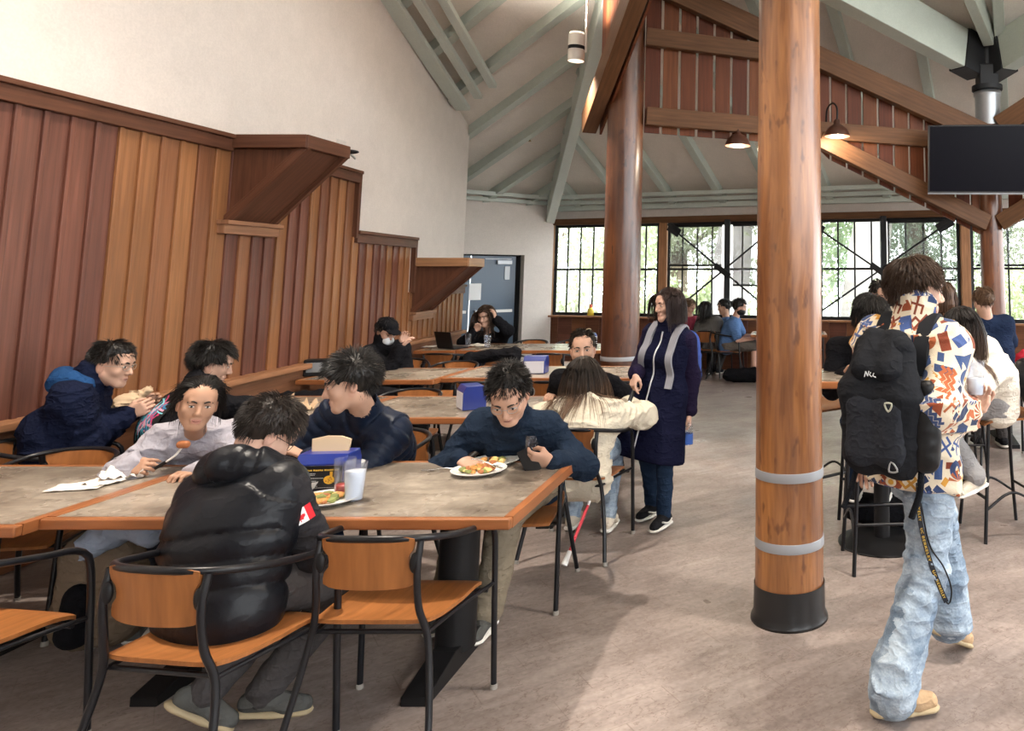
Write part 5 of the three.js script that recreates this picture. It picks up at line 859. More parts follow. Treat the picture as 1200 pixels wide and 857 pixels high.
// ---------------------------------------------------------------- the diners
person({ // man in the puffer vest, seen from behind
  label: 'diner in a glossy black puffer vest with a red and white flag patch, back turned', face: 165, skin: 'pale', fat: 1.08, pelvis: W(-2.05, 0.57, 2.90), neck: at(288, 558, 3.02), head: at(314, 508, 3.13), look: { yaw: 146, pitch: 38, roll: 6 }, slouch: 0.02, shYaw: 170,
  hands: [W(-2.32, 0.80, 3.32), W(-2.0, 0.79, 3.16)], elbow: [new V3(-0.35, -1, -0.1), new V3(0.8, -1, 0.3)], feet: [W(-2.16, 0.16, 3.0), W(-2.02, 0.10, 3.12)], knee: [new V3(0.35, 0.5, -1), new V3(0.7, 0.4, -1)], toes: [new V3(0.5, -0.5, -0.4), new V3(0.85, -0.12, -0.3)],
  top: { name: 'puffer_vest', t: 0.046, mat: C.blackPuff, sleeve: 'none', disp: quilt(0.018, 0.085, 0.004), drop: -0.06,
    sleeves: { t: 0.02, mat: C.charcoal, disp: folds(0.006) } },
  pants: { t: 0.018, mat: C.greyTrouser }, shoes: { mat: C.shoeGrey, sole: C.soleTan }, hair: shortHair([0.030, 0.022, 0.018], { len: { front: 0.04, side: 0.028, back: 0.03, top: 0.045 }, vol: 0.009, lift: 0.2 }), glasses: MAT.black, cell: 0.008,
  more: ({ g, arms, Fs, s, neck, U, Ls }) => {   // hood and flag patch
    part('hood', sdfMesh(hoodRing(neck, U, Fs, Ls, 0.064, 0.1, 0.035), 0.008, { disp: quilt(0.012, 0.07, 0.008), uv: 1 }), C.blackPuff, g);
    const a = arms[1], mid = a.sh.clone().lerp(a.el, 0.42), along = a.el.clone().sub(a.sh).normalize(), out = new V3(0.55, 0.25, 0.85); out.addScaledVector(along, -out.dot(along)).normalize(); const side = new V3().crossVectors(along, out).normalize(); if (side.x < 0) side.negate(); const up = new V3().crossVectors(out, side).normalize();
    const w = 0.1, h = 0.058, nx = 10, ny = 4, pos = [], uv = [], idx = [], c = mid.clone().addScaledVector(up, 0.01), rr = 0.079;
    for (let j = 0; j <= ny; j++) for (let i = 0; i <= nx; i++) { const u = i / nx - 0.5, v = j / ny - 0.5, ph = u * w / rr, p = c.clone().addScaledVector(out, rr * cos(ph)).addScaledVector(side, rr * sin(ph)).addScaledVector(up, v * h); pos.push(p.x, p.y, p.z); uv.push(i / nx, j / ny); }
    for (let j = 0; j < ny; j++) for (let i = 0; i < nx; i++) { const q = j * (nx + 1) + i; idx.push(q, q + 1, q + nx + 2, q, q + nx + 2, q + nx + 1); }
    const ge = new THREE.BufferGeometry(); ge.setAttribute('position', new THREE.Float32BufferAttribute(pos, 3)); ge.setAttribute('uv', new THREE.Float32BufferAttribute(uv, 2)); ge.setIndex(idx); ge.computeVertexNormals();
    const flag = canvasTex(200, 116, (x, w2, h2) => { x.fillStyle = '#f4f1ee'; x.fillRect(0, 0, w2, h2); x.fillStyle = '#d0202c'; x.fillRect(0, 0, 50, h2); x.fillRect(150, 0, 50, h2); x.beginPath(); const L = [[0, -40], [8, -24], [16, -28], [13, -4], [24, -14], [27, -8], [39, -10], [35, 2], [40, 6], [20, 22], [23, 30], [2, 27], [3, 42], [-3, 42], [-2, 27], [-23, 30], [-20, 22], [-40, 6], [-35, 2], [-39, -10], [-27, -8], [-24, -14], [-13, -4], [-16, -28], [-8, -24]]; L.forEach(([a2, b2], i) => x[i ? 'lineTo' : 'moveTo'](100 + a2 * 1.02, 58 + b2 * 1.02)); x.closePath(); x.fill(); });
    part('flag_patch', ge, std({ map: flag, roughness: 0.8, side: THREE.DoubleSide }), g, 'red and white maple leaf flag patch');
  },
});
person({ // man in the navy quilted jacket
  label: 'man in a navy quilted jacket facing sideways behind the napkin box', face: -28, skin: 'light', pelvis: W(-2.3, 0.55, 4.42), neck: at(429, 485, 4.06), head: at(409, 450, 3.88), headS: 1.06, look: { yaw: -58, pitch: 10, roll: 4 }, hands: [W(-2.36, 0.80, 3.84), W(-2.62, 0.80, 3.86)], elbow: [new V3(0.8, -0.8, 0), new V3(-0.7, -0.7, 0)], shYaw: -22,
  feet: [W(-2.2, 0.1, 3.95), W(-2.45, 0.1, 4.0)], top: { t: 0.03, mat: C.navyPuff, disp: quilt(0.015, 0.062, 0.003), collar: 1.0, drop: -0.02 }, pants: { t: 0.015, mat: C.jeans }, shoes: { mat: C.shoeBlack, sole: C.sole }, cell: 0.008,
  hair: shortHair(HB, { len: { front: 0.045, side: 0.04, back: 0.035, top: 0.065 }, sweep: [-0.10, 0.0], vol: 0.012, n: 1900, hairline: 0.068, lift: 0.3, bang: true }),
});
person({ // man with glasses and a phone
  label: 'man in a dark blue fleece and glasses bent over plates with a phone', face: 2, skin: 'light', fat: 1.06, pelvis: W(-1.46, 0.55, 4.34), neck: at(600, 491, 4.04), head: at(596, 464, 3.76), headS: 1.06, look: { yaw: 10, pitch: 34, roll: 3 }, slouch: 0.05, hands: [at(646, 541, 3.88), at(541, 540, 3.88)], elbow: [new V3(0.6, -0.5, -0.6), new V3(-0.7, -0.5, -0.4)],
  hand: [{ dir: new V3(-1, 0.12, 0.15), palm: new V3(0.1, 0.3, -1), curl: [38, 42, 45, 48], thumb: 0.8 }, { dir: new V3(0.9, -0.12, 0.4), palm: new V3(0.1, -1, -0.2), curl: 46, thumb: 0.9 }],
  feet: [W(-1.44, 0.1, 3.82), W(-1.68, 0.1, 3.9)], top: { t: 0.026, ts: 0.017, mat: C.fleeceBlue, disp: folds(0.010, 7), collar: 1.1, cuff: 0.004 }, pants: { t: 0.022, mat: C.khaki, flare: 0.012 }, shoes: { mat: C.shoeGrey, sole: C.sole }, cell: 0.009,
  hair: shortHair(HB, { len: { front: 0.024, side: 0.02, back: 0.02, top: 0.04 }, lift: 0.5, vol: 0.009, grav: 0.06 }), glasses: std({ color: lin(0.35, 0.34, 0.33), metalness: 0.8, roughness: 0.3 }),
});
person({ // woman in the grey hoodie
  label: 'smiling woman in a pale grey hoodie leaning over the napkin table', smile: 1, fem: true, s: 0.94, face: 22, skin: 'tan', pelvis: W(-3.16, 0.55, 4.42), neck: at(228, 512, 3.98), head: at(232, 474, 3.8), headS: 1.06, look: { yaw: 42, pitch: 2, roll: -8 }, slouch: 0.05, shYaw: 12, hands: [at(232, 556, 3.72), at(150, 549, 3.70)], elbow: [new V3(0.8, -0.6, 0), new V3(-0.7, -0.7, 0.1)],
  hand: [{ curl: 40 }, { dir: new V3(1, 0.16, 0.1), palm: new V3(0.1, -0.5, -0.8), curl: [30, 40, 48, 50], thumb: 0.7 }],
  feet: [W(-3.05, 0.1, 3.8), W(-3.2, 0.1, 3.75)], top: { name: 'hoodie', t: 0.036, mat: C.greyHood, disp: folds(0.013, 7), cuff: 0.006, extra: ({ neck, U, Ls, Fs }) => hoodRing(neck, U, Fs, Ls, 0.045, 0.085, 0.012) },
  pants: { t: 0.014, mat: cloth(0.10, 0.12, 0.16) }, shoes: { mat: C.shoeGrey, sole: C.sole }, cell: 0.009, hair: { color: HB, len: { front: 0.11, side: 0.13, back: 0.12 }, n: 1500, r: 0.0017, coverEars: false, part: 0.015, lift: 0.02, vol: 0.005, grav: 0.25, hairline: 0.078, bun: [0.01, -0.125], sweep: [0, -0.6] },
  more: ({ g, neck, U, Fs, Ls }) => { const c = neck.clone().addScaledVector(U, -0.19).addScaledVector(Fs, 0.135).addScaledVector(Ls, 0.05); part('chest_print', new THREE.SphereGeometry(1, 14, 10).scale(0.022, 0.016, 0.006).translate(c.x, c.y, c.z), std({ color: lin(0.75, 0.45, 0.06), roughness: 0.8 }), g, 'small yellow chest print'); },
});
person({ // man in the navy jacket by the wall
  label: 'man with glasses in a navy hooded jacket eating by the panelled wall', face: 118, skin: 'light', fat: 1.02, pelvis: W(-4.1, 0.55, 4.42), neck: at(96, 452, 4.46), head: at(132, 428, 4.5), look: { yaw: 98, pitch: 8 }, slouch: 0.07, hands: [at(160, 478, 4.85), at(148, 486, 4.62)], elbow: [new V3(0, -1, -0.2), new V3(-0.2, -1, 0.4)],
  hand: [{ dir: new V3(0.7, 0.3, -0.5), palm: new V3(0.4, 0.1, 0.8), curl: 38 }, { dir: new V3(0.8, 0.35, -0.3), palm: new V3(0.2, 0.3, -0.9), curl: 38 }],
  feet: [W(-3.75, 0.1, 4.75), W(-3.75, 0.1, 4.5)], top: { t: 0.034, mat: C.navy, disp: folds(0.012, 6), collar: 1.1 }, pants: { t: 0.015, mat: C.jeans }, shoes: { mat: C.shoeBlack, sole: C.sole }, cell: 0.009, hair: shortHair(HB, { len: { front: 0.03, side: 0.013, back: 0.013, top: 0.05 }, lift: 0.5, vol: 0.005, top: 0.008, grav: 0.04 }), glasses: std({ color: lin(0.4, 0.36, 0.3), metalness: 0.8, roughness: 0.3 }),
  more: ({ g, neck, U, Fs, Ls, cap }) => part('hood', sdfMesh(hoodRing(neck, U, Fs, Ls, 0.062, 0.1, 0.04, 3), 0.009, { disp: folds(0.010, 10), uv: 1 }), C.hoodBlue, g),
});
function cap2(a, b, ra, rb) { return cap(a, b, ra, rb); }
person({ // diner with the printed jacket
  label: 'black haired diner in a black jacket with a cyan and pink print', face: 150, skin: 'light', pelvis: W(-3.74, 0.55, 4.74), neck: at(228, 464, 4.86), head: at(250, 427, 4.95), look: { yaw: 118, pitch: 14 }, slouch: 0.06, hands: [W(-3.75, 0.8, 5.35), W(-3.5, 0.8, 5.35)], feet: [W(-3.7, 0.1, 5.2), W(-3.5, 0.1, 5.2)],
  top: { t: 0.03, mat: C.black, disp: folds(0.008, 7), collar: 1 }, pants: { t: 0.015, mat: C.jeans }, shoes: { mat: C.shoeBlack, sole: C.sole }, hair: shortHair(HB, { len: { front: 0.045, side: 0.04, back: 0.04, top: 0.06 }, vol: 0.012, lift: 0.15 }), near: 1.2,
  more: ({ g, neck, U, Fs, Ls, mid, tor }) => { // printed patch across the back
    const t = canvasTex(256, 256, (x) => { x.fillStyle = '#0b0b0d'; x.fillRect(0, 0, 256, 256); const q = mulberry(5); for (let i = 0; i < 26; i++) { x.strokeStyle = ['#35a9c4', '#7fd3e0', '#c23a6a', '#e4a1b5', '#2a6f9c'][i % 5]; x.lineWidth = 5 + 8 * q(); x.beginPath(); x.moveTo(256 * q(), 256 * q()); x.bezierCurveTo(256 * q(), 256 * q(), 256 * q(), 256 * q(), 256 * q(), 256 * q()); x.stroke(); } });
    const pos = [], uv = [], idx = [], n = 12; const shell = tor(0.045); for (let j = 0; j <= n; j++) for (let i = 0; i <= n; i++) { const p = mid.clone().addScaledVector(Ls, (i / n - 0.5) * 0.26 ).addScaledVector(U, (j / n - 0.35) * 0.3); let k = 0.0; while (evalAll(shell, p.x - Fs.x * k, p.y - Fs.y * k, p.z - Fs.z * k) < 0 && k < 0.4) k += 0.004; p.addScaledVector(Fs, -k); pos.push(p.x, p.y, p.z); uv.push(i / n, j / n); }
    for (let j = 0; j < n; j++) for (let i = 0; i < n; i++) { const q = j * (n + 1) + i; idx.push(q, q + n + 2, q + 1, q, q + n + 1, q + n + 2); } const ge = new THREE.BufferGeometry(); ge.setAttribute('position', new THREE.Float32BufferAttribute(pos, 3)); ge.setAttribute('uv', new THREE.Float32BufferAttribute(uv, 2)); ge.setIndex(idx); ge.computeVertexNormals(); part('back_print', ge, std({ map: t, roughness: 0.85, side: THREE.DoubleSide }), g, 'cyan and pink print');
  },
});
person({ // woman in cream
  label: 'woman in a cream jacket with long dark hair fading to brown, back turned', fem: true, face: 178, pelvis: W(-1.31, 0.55, 4.92), neck: at(690, 474, 5.03), head: at(684, 441, 5.12), look: { yaw: 178, pitch: 14 }, slouch: 0.05, hands: [W(-1.55, 0.8, 5.45), W(-1.12, 0.80, 5.42)], elbow: [new V3(-1, -0.4, 0.2), new V3(1, -0.35, 0.4)], hand: [{}, { dir: new V3(-0.6, 0.1, -0.8), curl: 40 }],
  feet: [W(-1.45, 0.1, 5.3), W(-1.2, 0.1, 5.25)], top: { t: 0.034, mat: C.cream, disp: folds(0.014, 7), drop: -0.12 }, pants: { t: 0.012, mat: C.washed }, shoes: { mat: C.shoeCream, sole: C.sole }, hair: { color: HD, tip: [0.15, 0.085, 0.05], long: 0.34, coverEars: true, grav: 0.4, len: { front: 0.26, side: 0.36, back: 0.42 }, n: 1500, r: 0.0021, part: 0, lift: 0.05, vol: 0.007 }, cell: 0.01,
});
person({ // man facing her
  label: 'dark haired man in a black jacket looking over the woman in cream', face: 0, skin: 'light', pelvis: W(-1.7, 0.55, 6.46), neck: at(684, 446, 5.95), head: at(683, 410, 5.75), headS: 1.06, look: { yaw: 12, pitch: 0, roll: 4 }, hands: [at(712, 458, 6.05), at(650, 460, 6.0)], hand: [{ dir: new V3(-0.8, 0.1, 0.4), curl: 35 }, {}], feet: [W(-1.6, 0.1, 6.0), W(-1.85, 0.1, 6.0)], near: 1.3,
  top: { t: 0.036, mat: C.black, disp: folds(0.01, 6), collar: 0.9 }, pants: { t: 0.014, mat: C.jeans }, shoes: { mat: C.shoeBlack, sole: C.sole }, hair: shortHair(HD, { lift: 0.5, n: 1100, r: 0.002, hairline: 0.084, len: { front: 0.014, side: 0.016, back: 0.02, top: 0.032 }, grav: 0.03 }),
});
person({ // cap
  label: 'person in a black cap and white mask sitting against the panelled wall', face: 62, skin: 'pale', pelvis: W(-4.12, 0.55, 8.0), neck: at(449, 406, 8.02), head: at(453, 389, 8.0), look: { yaw: 60, pitch: 25 }, slouch: 0.05, hands: [at(474, 404, 8.0), at(470, 408, 7.85)], elbow: [new V3(0, -1, 0), new V3(0, -1, 0.3)], feet: [W(-3.9, 0.1, 7.9), W(-3.9, 0.1, 7.7)], near: 1.6,
  top: { t: 0.036, mat: C.black, disp: folds(0.01, 6), collar: 1 }, pants: { t: 0.014, mat: C.jeans }, shoes: { mat: C.shoeBlack, sole: C.sole }, hair: farHair(HB, { bun: [0.02, -0.14], len: { front: 0.04, side: 0.05, back: 0.05 } }),
  more: ({ g, hf, s }) => { const E = (x, y, z, a, b, c, o) => ell(hf.P(x, y, z), [a * hf.s, b * hf.s, c * hf.s], hf.ax, o); part('cap', sdfMesh([E(0, 0.07, -0.015, 0.092, 0.07, 0.108), E(0, 0.055, 0.105, 0.07, 0.01, 0.075, { k: 0.012 }), E(0, 0.0, -0.01, 0.2, 0.045, 0.11, { sub: true, k: 0.01 })], 0.006), C.black, g); part('face_mask', sdfMesh([E(0, -0.062, 0.062, 0.058, 0.05, 0.05)], 0.006), std({ color: lin(0.7, 0.72, 0.74), roughness: 0.9 }), g); },
});
person({ // long haired phone user
  label: 'long haired person in a dark hoodie holding a phone by the blue door', face: 0, skin: 'pale', pelvis: W(-4.36, 0.55, 11.1), neck: at(572, 393, 10.85), head: at(569, 371, 10.7), headS: 1.12, look: { yaw: -8, pitch: 12 }, hands: [at(581, 374, 10.6), at(556, 388, 10.5)], elbow: [new V3(1, -0.2, 0), new V3(-0.8, -0.8, 0)], hand: [{ dir: new V3(-0.3, 1, 0), palm: new V3(-1, 0, 0), curl: 20 }, { dir: new V3(0.5, 0.8, 0), palm: new V3(0.2, 0.2, 0.9), curl: 40 }], feet: [W(-4.2, 0.1, 10.6), W(-4.5, 0.1, 10.6)], near: 2,
  top: { name: 'hoodie', t: 0.034, mat: C.black, disp: folds(0.01, 6) }, pants: { t: 0.014, mat: C.jeans }, shoes: { mat: C.shoeBlack, sole: C.sole }, hair: { color: [0.05, 0.028, 0.018], long: 0.16, coverEars: true, frontLocks: true, grav: 0.4, len: { front: 0.2, side: 0.22, back: 0.25 }, n: 300, r: 0.004, part: 0.01, vol: 0.01 },
  more: ({ g, neck, U, Fs, Ls }) => { const c = neck.clone().addScaledVector(U, -0.22).addScaledVector(Fs, 0.135); const sh = new THREE.Shape([[-0.08, -0.04], [-0.05, 0.03], [-0.01, 0.055], [0.03, 0.02], [0.08, -0.02], [0.06, -0.045], [0.02, -0.01], [-0.02, -0.012]].map(([x, y]) => new THREE.Vector2(x, y))); part('chest_emblem', new THREE.ExtrudeGeometry(sh, { depth: 0.006, bevelEnabled: false }).translate(c.x, c.y, c.z), std({ color: lin(0.75, 0.75, 0.75), roughness: 0.8 }), g, 'white mountain and wave emblem'); },
});
person({ // standing woman with a cane
  label: 'standing woman in a long navy zip coat with a grey strapped backpack and white cane', fem: true, s: 0.955, face: -22, skin: 'pale', pelvis: W(-0.90, 0.905, 5.42), neck: at(786, 386, 5.42), head: at(783, 358, 5.39), look: { yaw: -48, pitch: 2 }, slouch: 0.0, hands: [at(808, 484, 5.42), at(744, 438, 5.24)], elbow: [new V3(0.15, 0, -1), new V3(-0.25, -0.7, -0.8)], hand: [{ dir: new V3(0.05, -1, 0.05), palm: new V3(-1, 0, 0.1), curl: 40 }, { dir: new V3(-0.1, -1, 0.3), palm: new V3(0.6, -0.1, -0.6), curl: [20, 45, 50, 50], thumb: 0.8 }],
  feet: [W(-0.845, 0.09, 5.34), W(-0.965, 0.09, 5.56)], knee: [new V3(-0.1, 0, 1), new V3(-0.3, 0, 1)], toes: [new V3(-0.35, 0, 1), new V3(-0.5, 0, 1)], cell: 0.009,
  top: { name: 'coat', t: 0.026, mat: C.coat, disp: folds(0.005, 6), drop: -0.05, hem: -0.46, collar: 0.9, sleeve: 'none', sleeves: { t: 0.022, mat: C.coatSleeve, disp: folds(0.005, 7) }, extra: ({ pel, U, Ls, Fs, cap }) => [-1, 0, 1].map((m) => cap(pel.clone().addScaledVector(U, -0.02).addScaledVector(Ls, m * 0.07), pel.clone().addScaledVector(U, -0.56).addScaledVector(Ls, m * 0.11).addScaledVector(Fs, 0.045), 0.132, 0.19, { k: 0.05, flat: arr(Fs), f: 0.9 })) },
  pants: { t: 0.008, mat: C.jeans }, shoes: { mat: C.shoeBlack, sole: C.sole }, hair: { color: [0.028, 0.015, 0.012], bob: true, coverEars: true, grav: 0.45, len: { front: 0.17, side: 0.17, back: 0.18, top: 0.2 }, n: 1500, r: 0.0019, part: 0.012, lift: 0.03, vol: 0.009, hairline: 0.08, nape: 0.02 },
  more: ({ g, neck, pel, U, Fs, Ls, tor, legs }) => {
    for (const [li, toe, sd] of [[0, new V3(-0.35, 0, 1).normalize(), 1], [1, new V3(-0.5, 0, 1).normalize(), 1]]) { const s2 = new V3().crossVectors(UPV, toe).normalize(), P = (f, h) => legs[li].an.clone().addScaledVector(toe, f).addScaledVector(s2, sd * (0.041 - 0.06 * max(0, f - 0.05))).add(new V3(0, h, 0)); part('shoe_mark', tube([P(-0.03, -0.035), P(0.0, -0.052), P(0.03, -0.05), P(0.09, -0.03)], 0.006, 14, 5), C.sole, g, 'white curved mark on the shoe'); }
    const shell = [...tor(0.030, -0.05), ...[-1, 0, 1].map((m) => cap(pel.clone().addScaledVector(U, -0.02).addScaledVector(Ls, m * 0.07), pel.clone().addScaledVector(U, -0.56).addScaledVector(Ls, m * 0.11).addScaledVector(Fs, 0.045), 0.136, 0.194, { k: 0.05, flat: arr(Fs), f: 0.9 }))]; const zip = []; for (let i = 0; i <= 26; i++) { const p = neck.clone().lerp(pel.clone().addScaledVector(U, -0.44), 0.02 + 0.98 * i / 26).addScaledVector(Ls, -0.005); let k = 0.05; while (evalAll(shell, p.x + Fs.x * k, p.y + Fs.y * k, p.z + Fs.z * k) < 0 && k < 0.4) k += 0.003; zip.push(p.addScaledVector(Fs, k)); }
    strapStore.woman = shoulderStraps(shell, neck, U, Ls, Fs, 0.098, 0.38, 0.055);
    part('zip', tube(zip, 0.006, 60, 6), std({ color: lin(0.6, 0.6, 0.62), roughness: 0.4, metalness: 0.4 }), g, 'pale zip down the coat front');
  },
});
const SWOOSH = [[-0.03, 0.0], [-0.02, -0.008], [0.04, 0.016], [-0.012, 0.0], [-0.02, 0.004], [-0.022, 0.012]];
person({ // walking man in the patterned fleece
  label: 'man in a multicoloured patterned fleece and pale jeans walking past with a cup', s: 1.02, face: 148, skin: 'pale', pelvis: W(0.52, 0.93, 3.36), neck: at(1068, 388, 3.36), head: at(1076, 341, 3.38), look: { yaw: 97, pitch: 3 }, slouch: 0.0, hands: [at(1012, 540, 3.62), at(1133, 484, 3.30)], elbow: [new V3(-0.3, -0.6, 0.5), new V3(-0.15, -1, 0.35)], hand: [{}, { dir: new V3(0.75, 0.62, -0.25), palm: new V3(-0.45, 0.35, 0.8), curl: [32, 36, 40, 44], thumb: 0.5 }], headS: 1.03,
  feet: [W(0.72, 0.16, 3.62), W(0.40, 0.10, 3.13)], knee: [new V3(0.6, 0, -0.5), new V3(0.6, 0, -0.5)], toes: [new V3(0.8, -0.5, -0.45), new V3(0.95, 0, -0.15)], cell: 0.008,
  top: { name: 'fleece', t: 0.042, mat: fleeceMat, disp: folds(0.013, 6), drop: -0.16, hem: -0.13, collar: 1.9, cuff: 0.008, uv: 1 },
  pants: { t: 0.026, mat: C.washed, flare: 0.035, disp: folds(0.013, 7) }, shoes: { mat: C.clog, sole: C.soleTan }, hair: { color: HBR, len: { front: 0.045, side: 0.03, back: 0.05, top: 0.08 }, n: 2600, r: 0.0017, lift: 0.12, vol: 0.010, grav: 0.2, hairline: 0.066, bang: true, coverEars: false, nape: 0.06, napeY: -0.07 },
  more: ({ g, hf, neck, U, Ls, Fs, tor }) => { strapStore.man = shoulderStraps(tor(0.052), neck, U, Ls, Fs, 0.095, 0.3, 0.075); const p = hf.P(-0.083, -0.012, 0.0); part('earbud', new THREE.SphereGeometry(0.008, 10, 8).translate(p.x, p.y, p.z), MAT.white, g, 'white earbud'); },
});
// ---------------------------------------------------------------- diners at the high tables
person({
  label: 'black haired man in a black t-shirt bowed over the high table', face: -12, skin: 'light', pelvis: W(0.58, 0.82, 5.6), neck: at(1008, 402, 5.3), head: at(1019, 373, 5.05), headS: 1.06, look: { yaw: 8, pitch: 30, roll: -8 }, slouch: 0.06, hands: [W(0.66, 1.06, 5.05), W(0.38, 1.06, 5.05)], feet: [W(0.65, 0.3, 5.3), W(0.45, 0.3, 5.3)], near: 1.4,
  top: { name: 't_shirt', t: 0.02, mat: C.black, disp: folds(0.008, 7) }, pants: { t: 0.014, mat: C.jeans }, shoes: { mat: C.shoeBlack, sole: C.sole }, hair: { color: HB, len: { front: 0.1, side: 0.09, back: 0.08, top: 0.12 }, n: 900, r: 0.0025, lift: 0.1, vol: 0.014, grav: 0.3, hairline: 0.055, bang: true, coverEars: true, fringe: true, nape: 0.06 },
});
person({
  label: 'woman with long dark hair in a cream hoodie resting her chin on her hand', fem: true, face: -72, skin: 'pale', pelvis: W(1.34, 0.84, 5.2), neck: at(1150, 411, 5.0), head: at(1126, 386, 4.85), headS: 1.05, look: { yaw: -64, pitch: 26 }, slouch: 0.07, hands: [at(1114, 411, 4.72), at(1150, 464, 4.85)], elbow: [new V3(0.3, -1, 0.5), new V3(-0.1, -1, 0.2)], hand: [{ dir: new V3(-0.5, 0.4, -0.2), palm: new V3(0, 0.9, 0.1), curl: 30 }, { dir: new V3(-1, 0, -0.2), curl: 30 }],
  feet: [W(1.0, 0.42, 5.25), W(1.18, 0.42, 5.0)], knee: [new V3(-1, 0.6, 0), new V3(-1, 0.6, 0.2)], toes: [new V3(-1, -0.1, 0.3), new V3(-0.8, -0.2, 0.5)], near: 1.2, top: { name: 'hoodie', t: 0.038, mat: C.creamHood, disp: folds(0.01, 6), cuff: 0.006, extra: ({ neck, U, Ls, Fs }) => hoodRing(neck, U, Fs, Ls, 0.05, 0.09, 0.0, 3) },
  pants: { t: 0.03, mat: cloth(0.28, 0.27, 0.27) }, shoes: { mat: C.shoeCream, sole: C.sole }, hair: { color: [0.014, 0.010, 0.009], tip: [0.09, 0.05, 0.03], long: 0.22, coverEars: true, frontLocks: true, grav: 0.4, len: { front: 0.26, side: 0.3, back: 0.33 }, n: 1100, r: 0.0023, part: 0.0, lift: 0.03, vol: 0.009 },
});
person({
  label: 'brown haired man in a navy sweater with his back turned beside the log column', face: 182, skin: 'pale', pelvis: W(1.95, 0.62, 7.35), neck: at(1157, 376, 7.25), head: at(1152, 354, 7.22), look: { yaw: 190, pitch: 10 }, slouch: 0.05, hands: [W(1.75, 0.95, 7.75), W(2.2, 0.9, 7.75)], feet: [W(1.85, 0.1, 7.7), W(2.1, 0.1, 7.7)], near: 1.6,
  top: { name: 'sweater', t: 0.03, mat: C.knit, disp: folds(0.008, 7) }, pants: { t: 0.014, mat: C.greyTrouser }, shoes: { mat: C.shoeBlack, sole: C.sole }, hair: farHair([0.10, 0.055, 0.03], { n: 420, r: 0.003, wave: 0.5, lift: 0.4 }),
});
person({
  label: 'dark haired diner mostly hidden behind the man in the black t-shirt', face: -20, pelvis: W(0.98, 0.82, 7.6), neck: at(1029, 367, 7.6), head: at(1031, 345, 7.55), look: { yaw: 20, pitch: 20 }, hands: [W(1.15, 1.0, 7.2), W(0.85, 1.0, 7.2)], near: 2, top: { t: 0.03, mat: C.cream }, hair: farHair(HB, { hairline: 0.085 }),
});
person({
  label: 'black haired diner glimpsed over the shoulder of the patterned fleece', face: 0, pelvis: W(1.18, 0.55, 8.9), neck: at(1043, 383, 8.9), head: at(1043, 364, 8.85), look: { yaw: 0, pitch: 30 }, hands: [W(1.35, 0.8, 8.5), W(1.0, 0.8, 8.5)], near: 2.2, top: { t: 0.03, mat: C.grey }, hair: farHair(HB, { vol: 0.014, len: { front: 0.07, side: 0.06, back: 0.06, top: 0.07 } }),
});
person({
  label: 'brown haired diner glimpsed behind the woman with her chin on her hand', fem: true, face: -60, pelvis: W(1.42, 0.84, 6.9), neck: at(1113, 372, 6.9), head: at(1107, 348, 6.85), look: { yaw: 170, pitch: 10 }, hands: [W(1.2, 0.9, 7.2), W(1.5, 0.9, 7.2)], near: 2, top: { t: 0.03, mat: C.cream }, hair: farHair([0.08, 0.04, 0.022], { coverEars: true, long: 0.14, len: { front: 0.14, side: 0.2, back: 0.2 }, part: 0, grav: 0.4 }),
});
// ---------------------------------------------------------------- group under the braced window
person({
  label: 'bearded man with glasses in a blue t-shirt and shorts under the braced window', face: 88, skin: 'rosy', fat: 1.12, pelvis: at(853, 412, 12.75).setY(0.55), neck: at(861, 374, 12.72), head: at(867, 360, 12.7), look: { yaw: 85, pitch: 5 }, hands: [at(886, 394, 12.85), at(882, 397, 12.6)], feet: [at(882, 430, 12.9).setY(0.1), at(884, 436, 12.6).setY(0.1)], bare: true, bareLegs: true, near: 2.2,
  top: { name: 't_shirt', t: 0.03, mat: C.tee, sleeve: 'short', disp: folds(0.008, 6) }, pants: { name: 'shorts', t: 0.03, mat: C.shorts, to: 0.0 }, shoes: { mat: C.shoeGrey, sole: C.sole }, hair: farHair(HB, { beard: true, vol: 0.014 }), glasses: MAT.black,
});
person({
  label: 'person with a long dark ponytail in a grey hooded jacket under the braced window', fem: true, face: 160, pelvis: at(836, 412, 12.95).setY(0.55), neck: at(830, 376, 12.95), head: at(826, 362, 13.0), look: { yaw: 205, pitch: 8 }, hands: [at(818, 398, 13.3), at(842, 398, 13.35)], feet: [at(832, 432, 13.2).setY(0.1), at(842, 432, 13.2).setY(0.1)], near: 2.4,
  top: { t: 0.045, mat: C.grey, disp: folds(0.01, 6) }, pants: { t: 0.014, mat: C.greyTrouser }, shoes: { mat: C.shoeBlack, sole: C.sole }, hair: farHair(HB, { coverEars: true, long: 0.25, len: { front: 0.15, side: 0.25, back: 0.3 }, part: 0, grav: 0.4 }),
});
person({
  label: 'dark haired person with a bun in a blue shirt behind the bearded man', face: -80, skin: 'tan', pelvis: at(852, 412, 13.35).setY(0.55), neck: at(851, 374.5, 13.35), head: at(848, 360, 13.35), look: { yaw: -80, pitch: 8 }, hands: [at(832, 398, 13.4), at(834, 398, 13.2)], near: 2.4, top: { t: 0.03, mat: C.tee, disp: folds(0.008, 6) }, hair: farHair(HB, { bun: [0.05, -0.13] }),
});
person({
  label: 'person in a dark red sweater leaning towards the ponytail under the window', face: 60, skin: 'rosy', pelvis: at(806, 414, 13.4).setY(0.55), neck: at(811, 374.5, 13.35), head: at(808, 360, 13.3), look: { yaw: 60, pitch: 25 }, hands: [at(826, 398, 13.4), at(824, 396, 13.2)], near: 2.4, top: { t: 0.04, mat: C.red, disp: folds(0.008, 6) }, hair: farHair([0.12, 0.07, 0.04], {}),
});
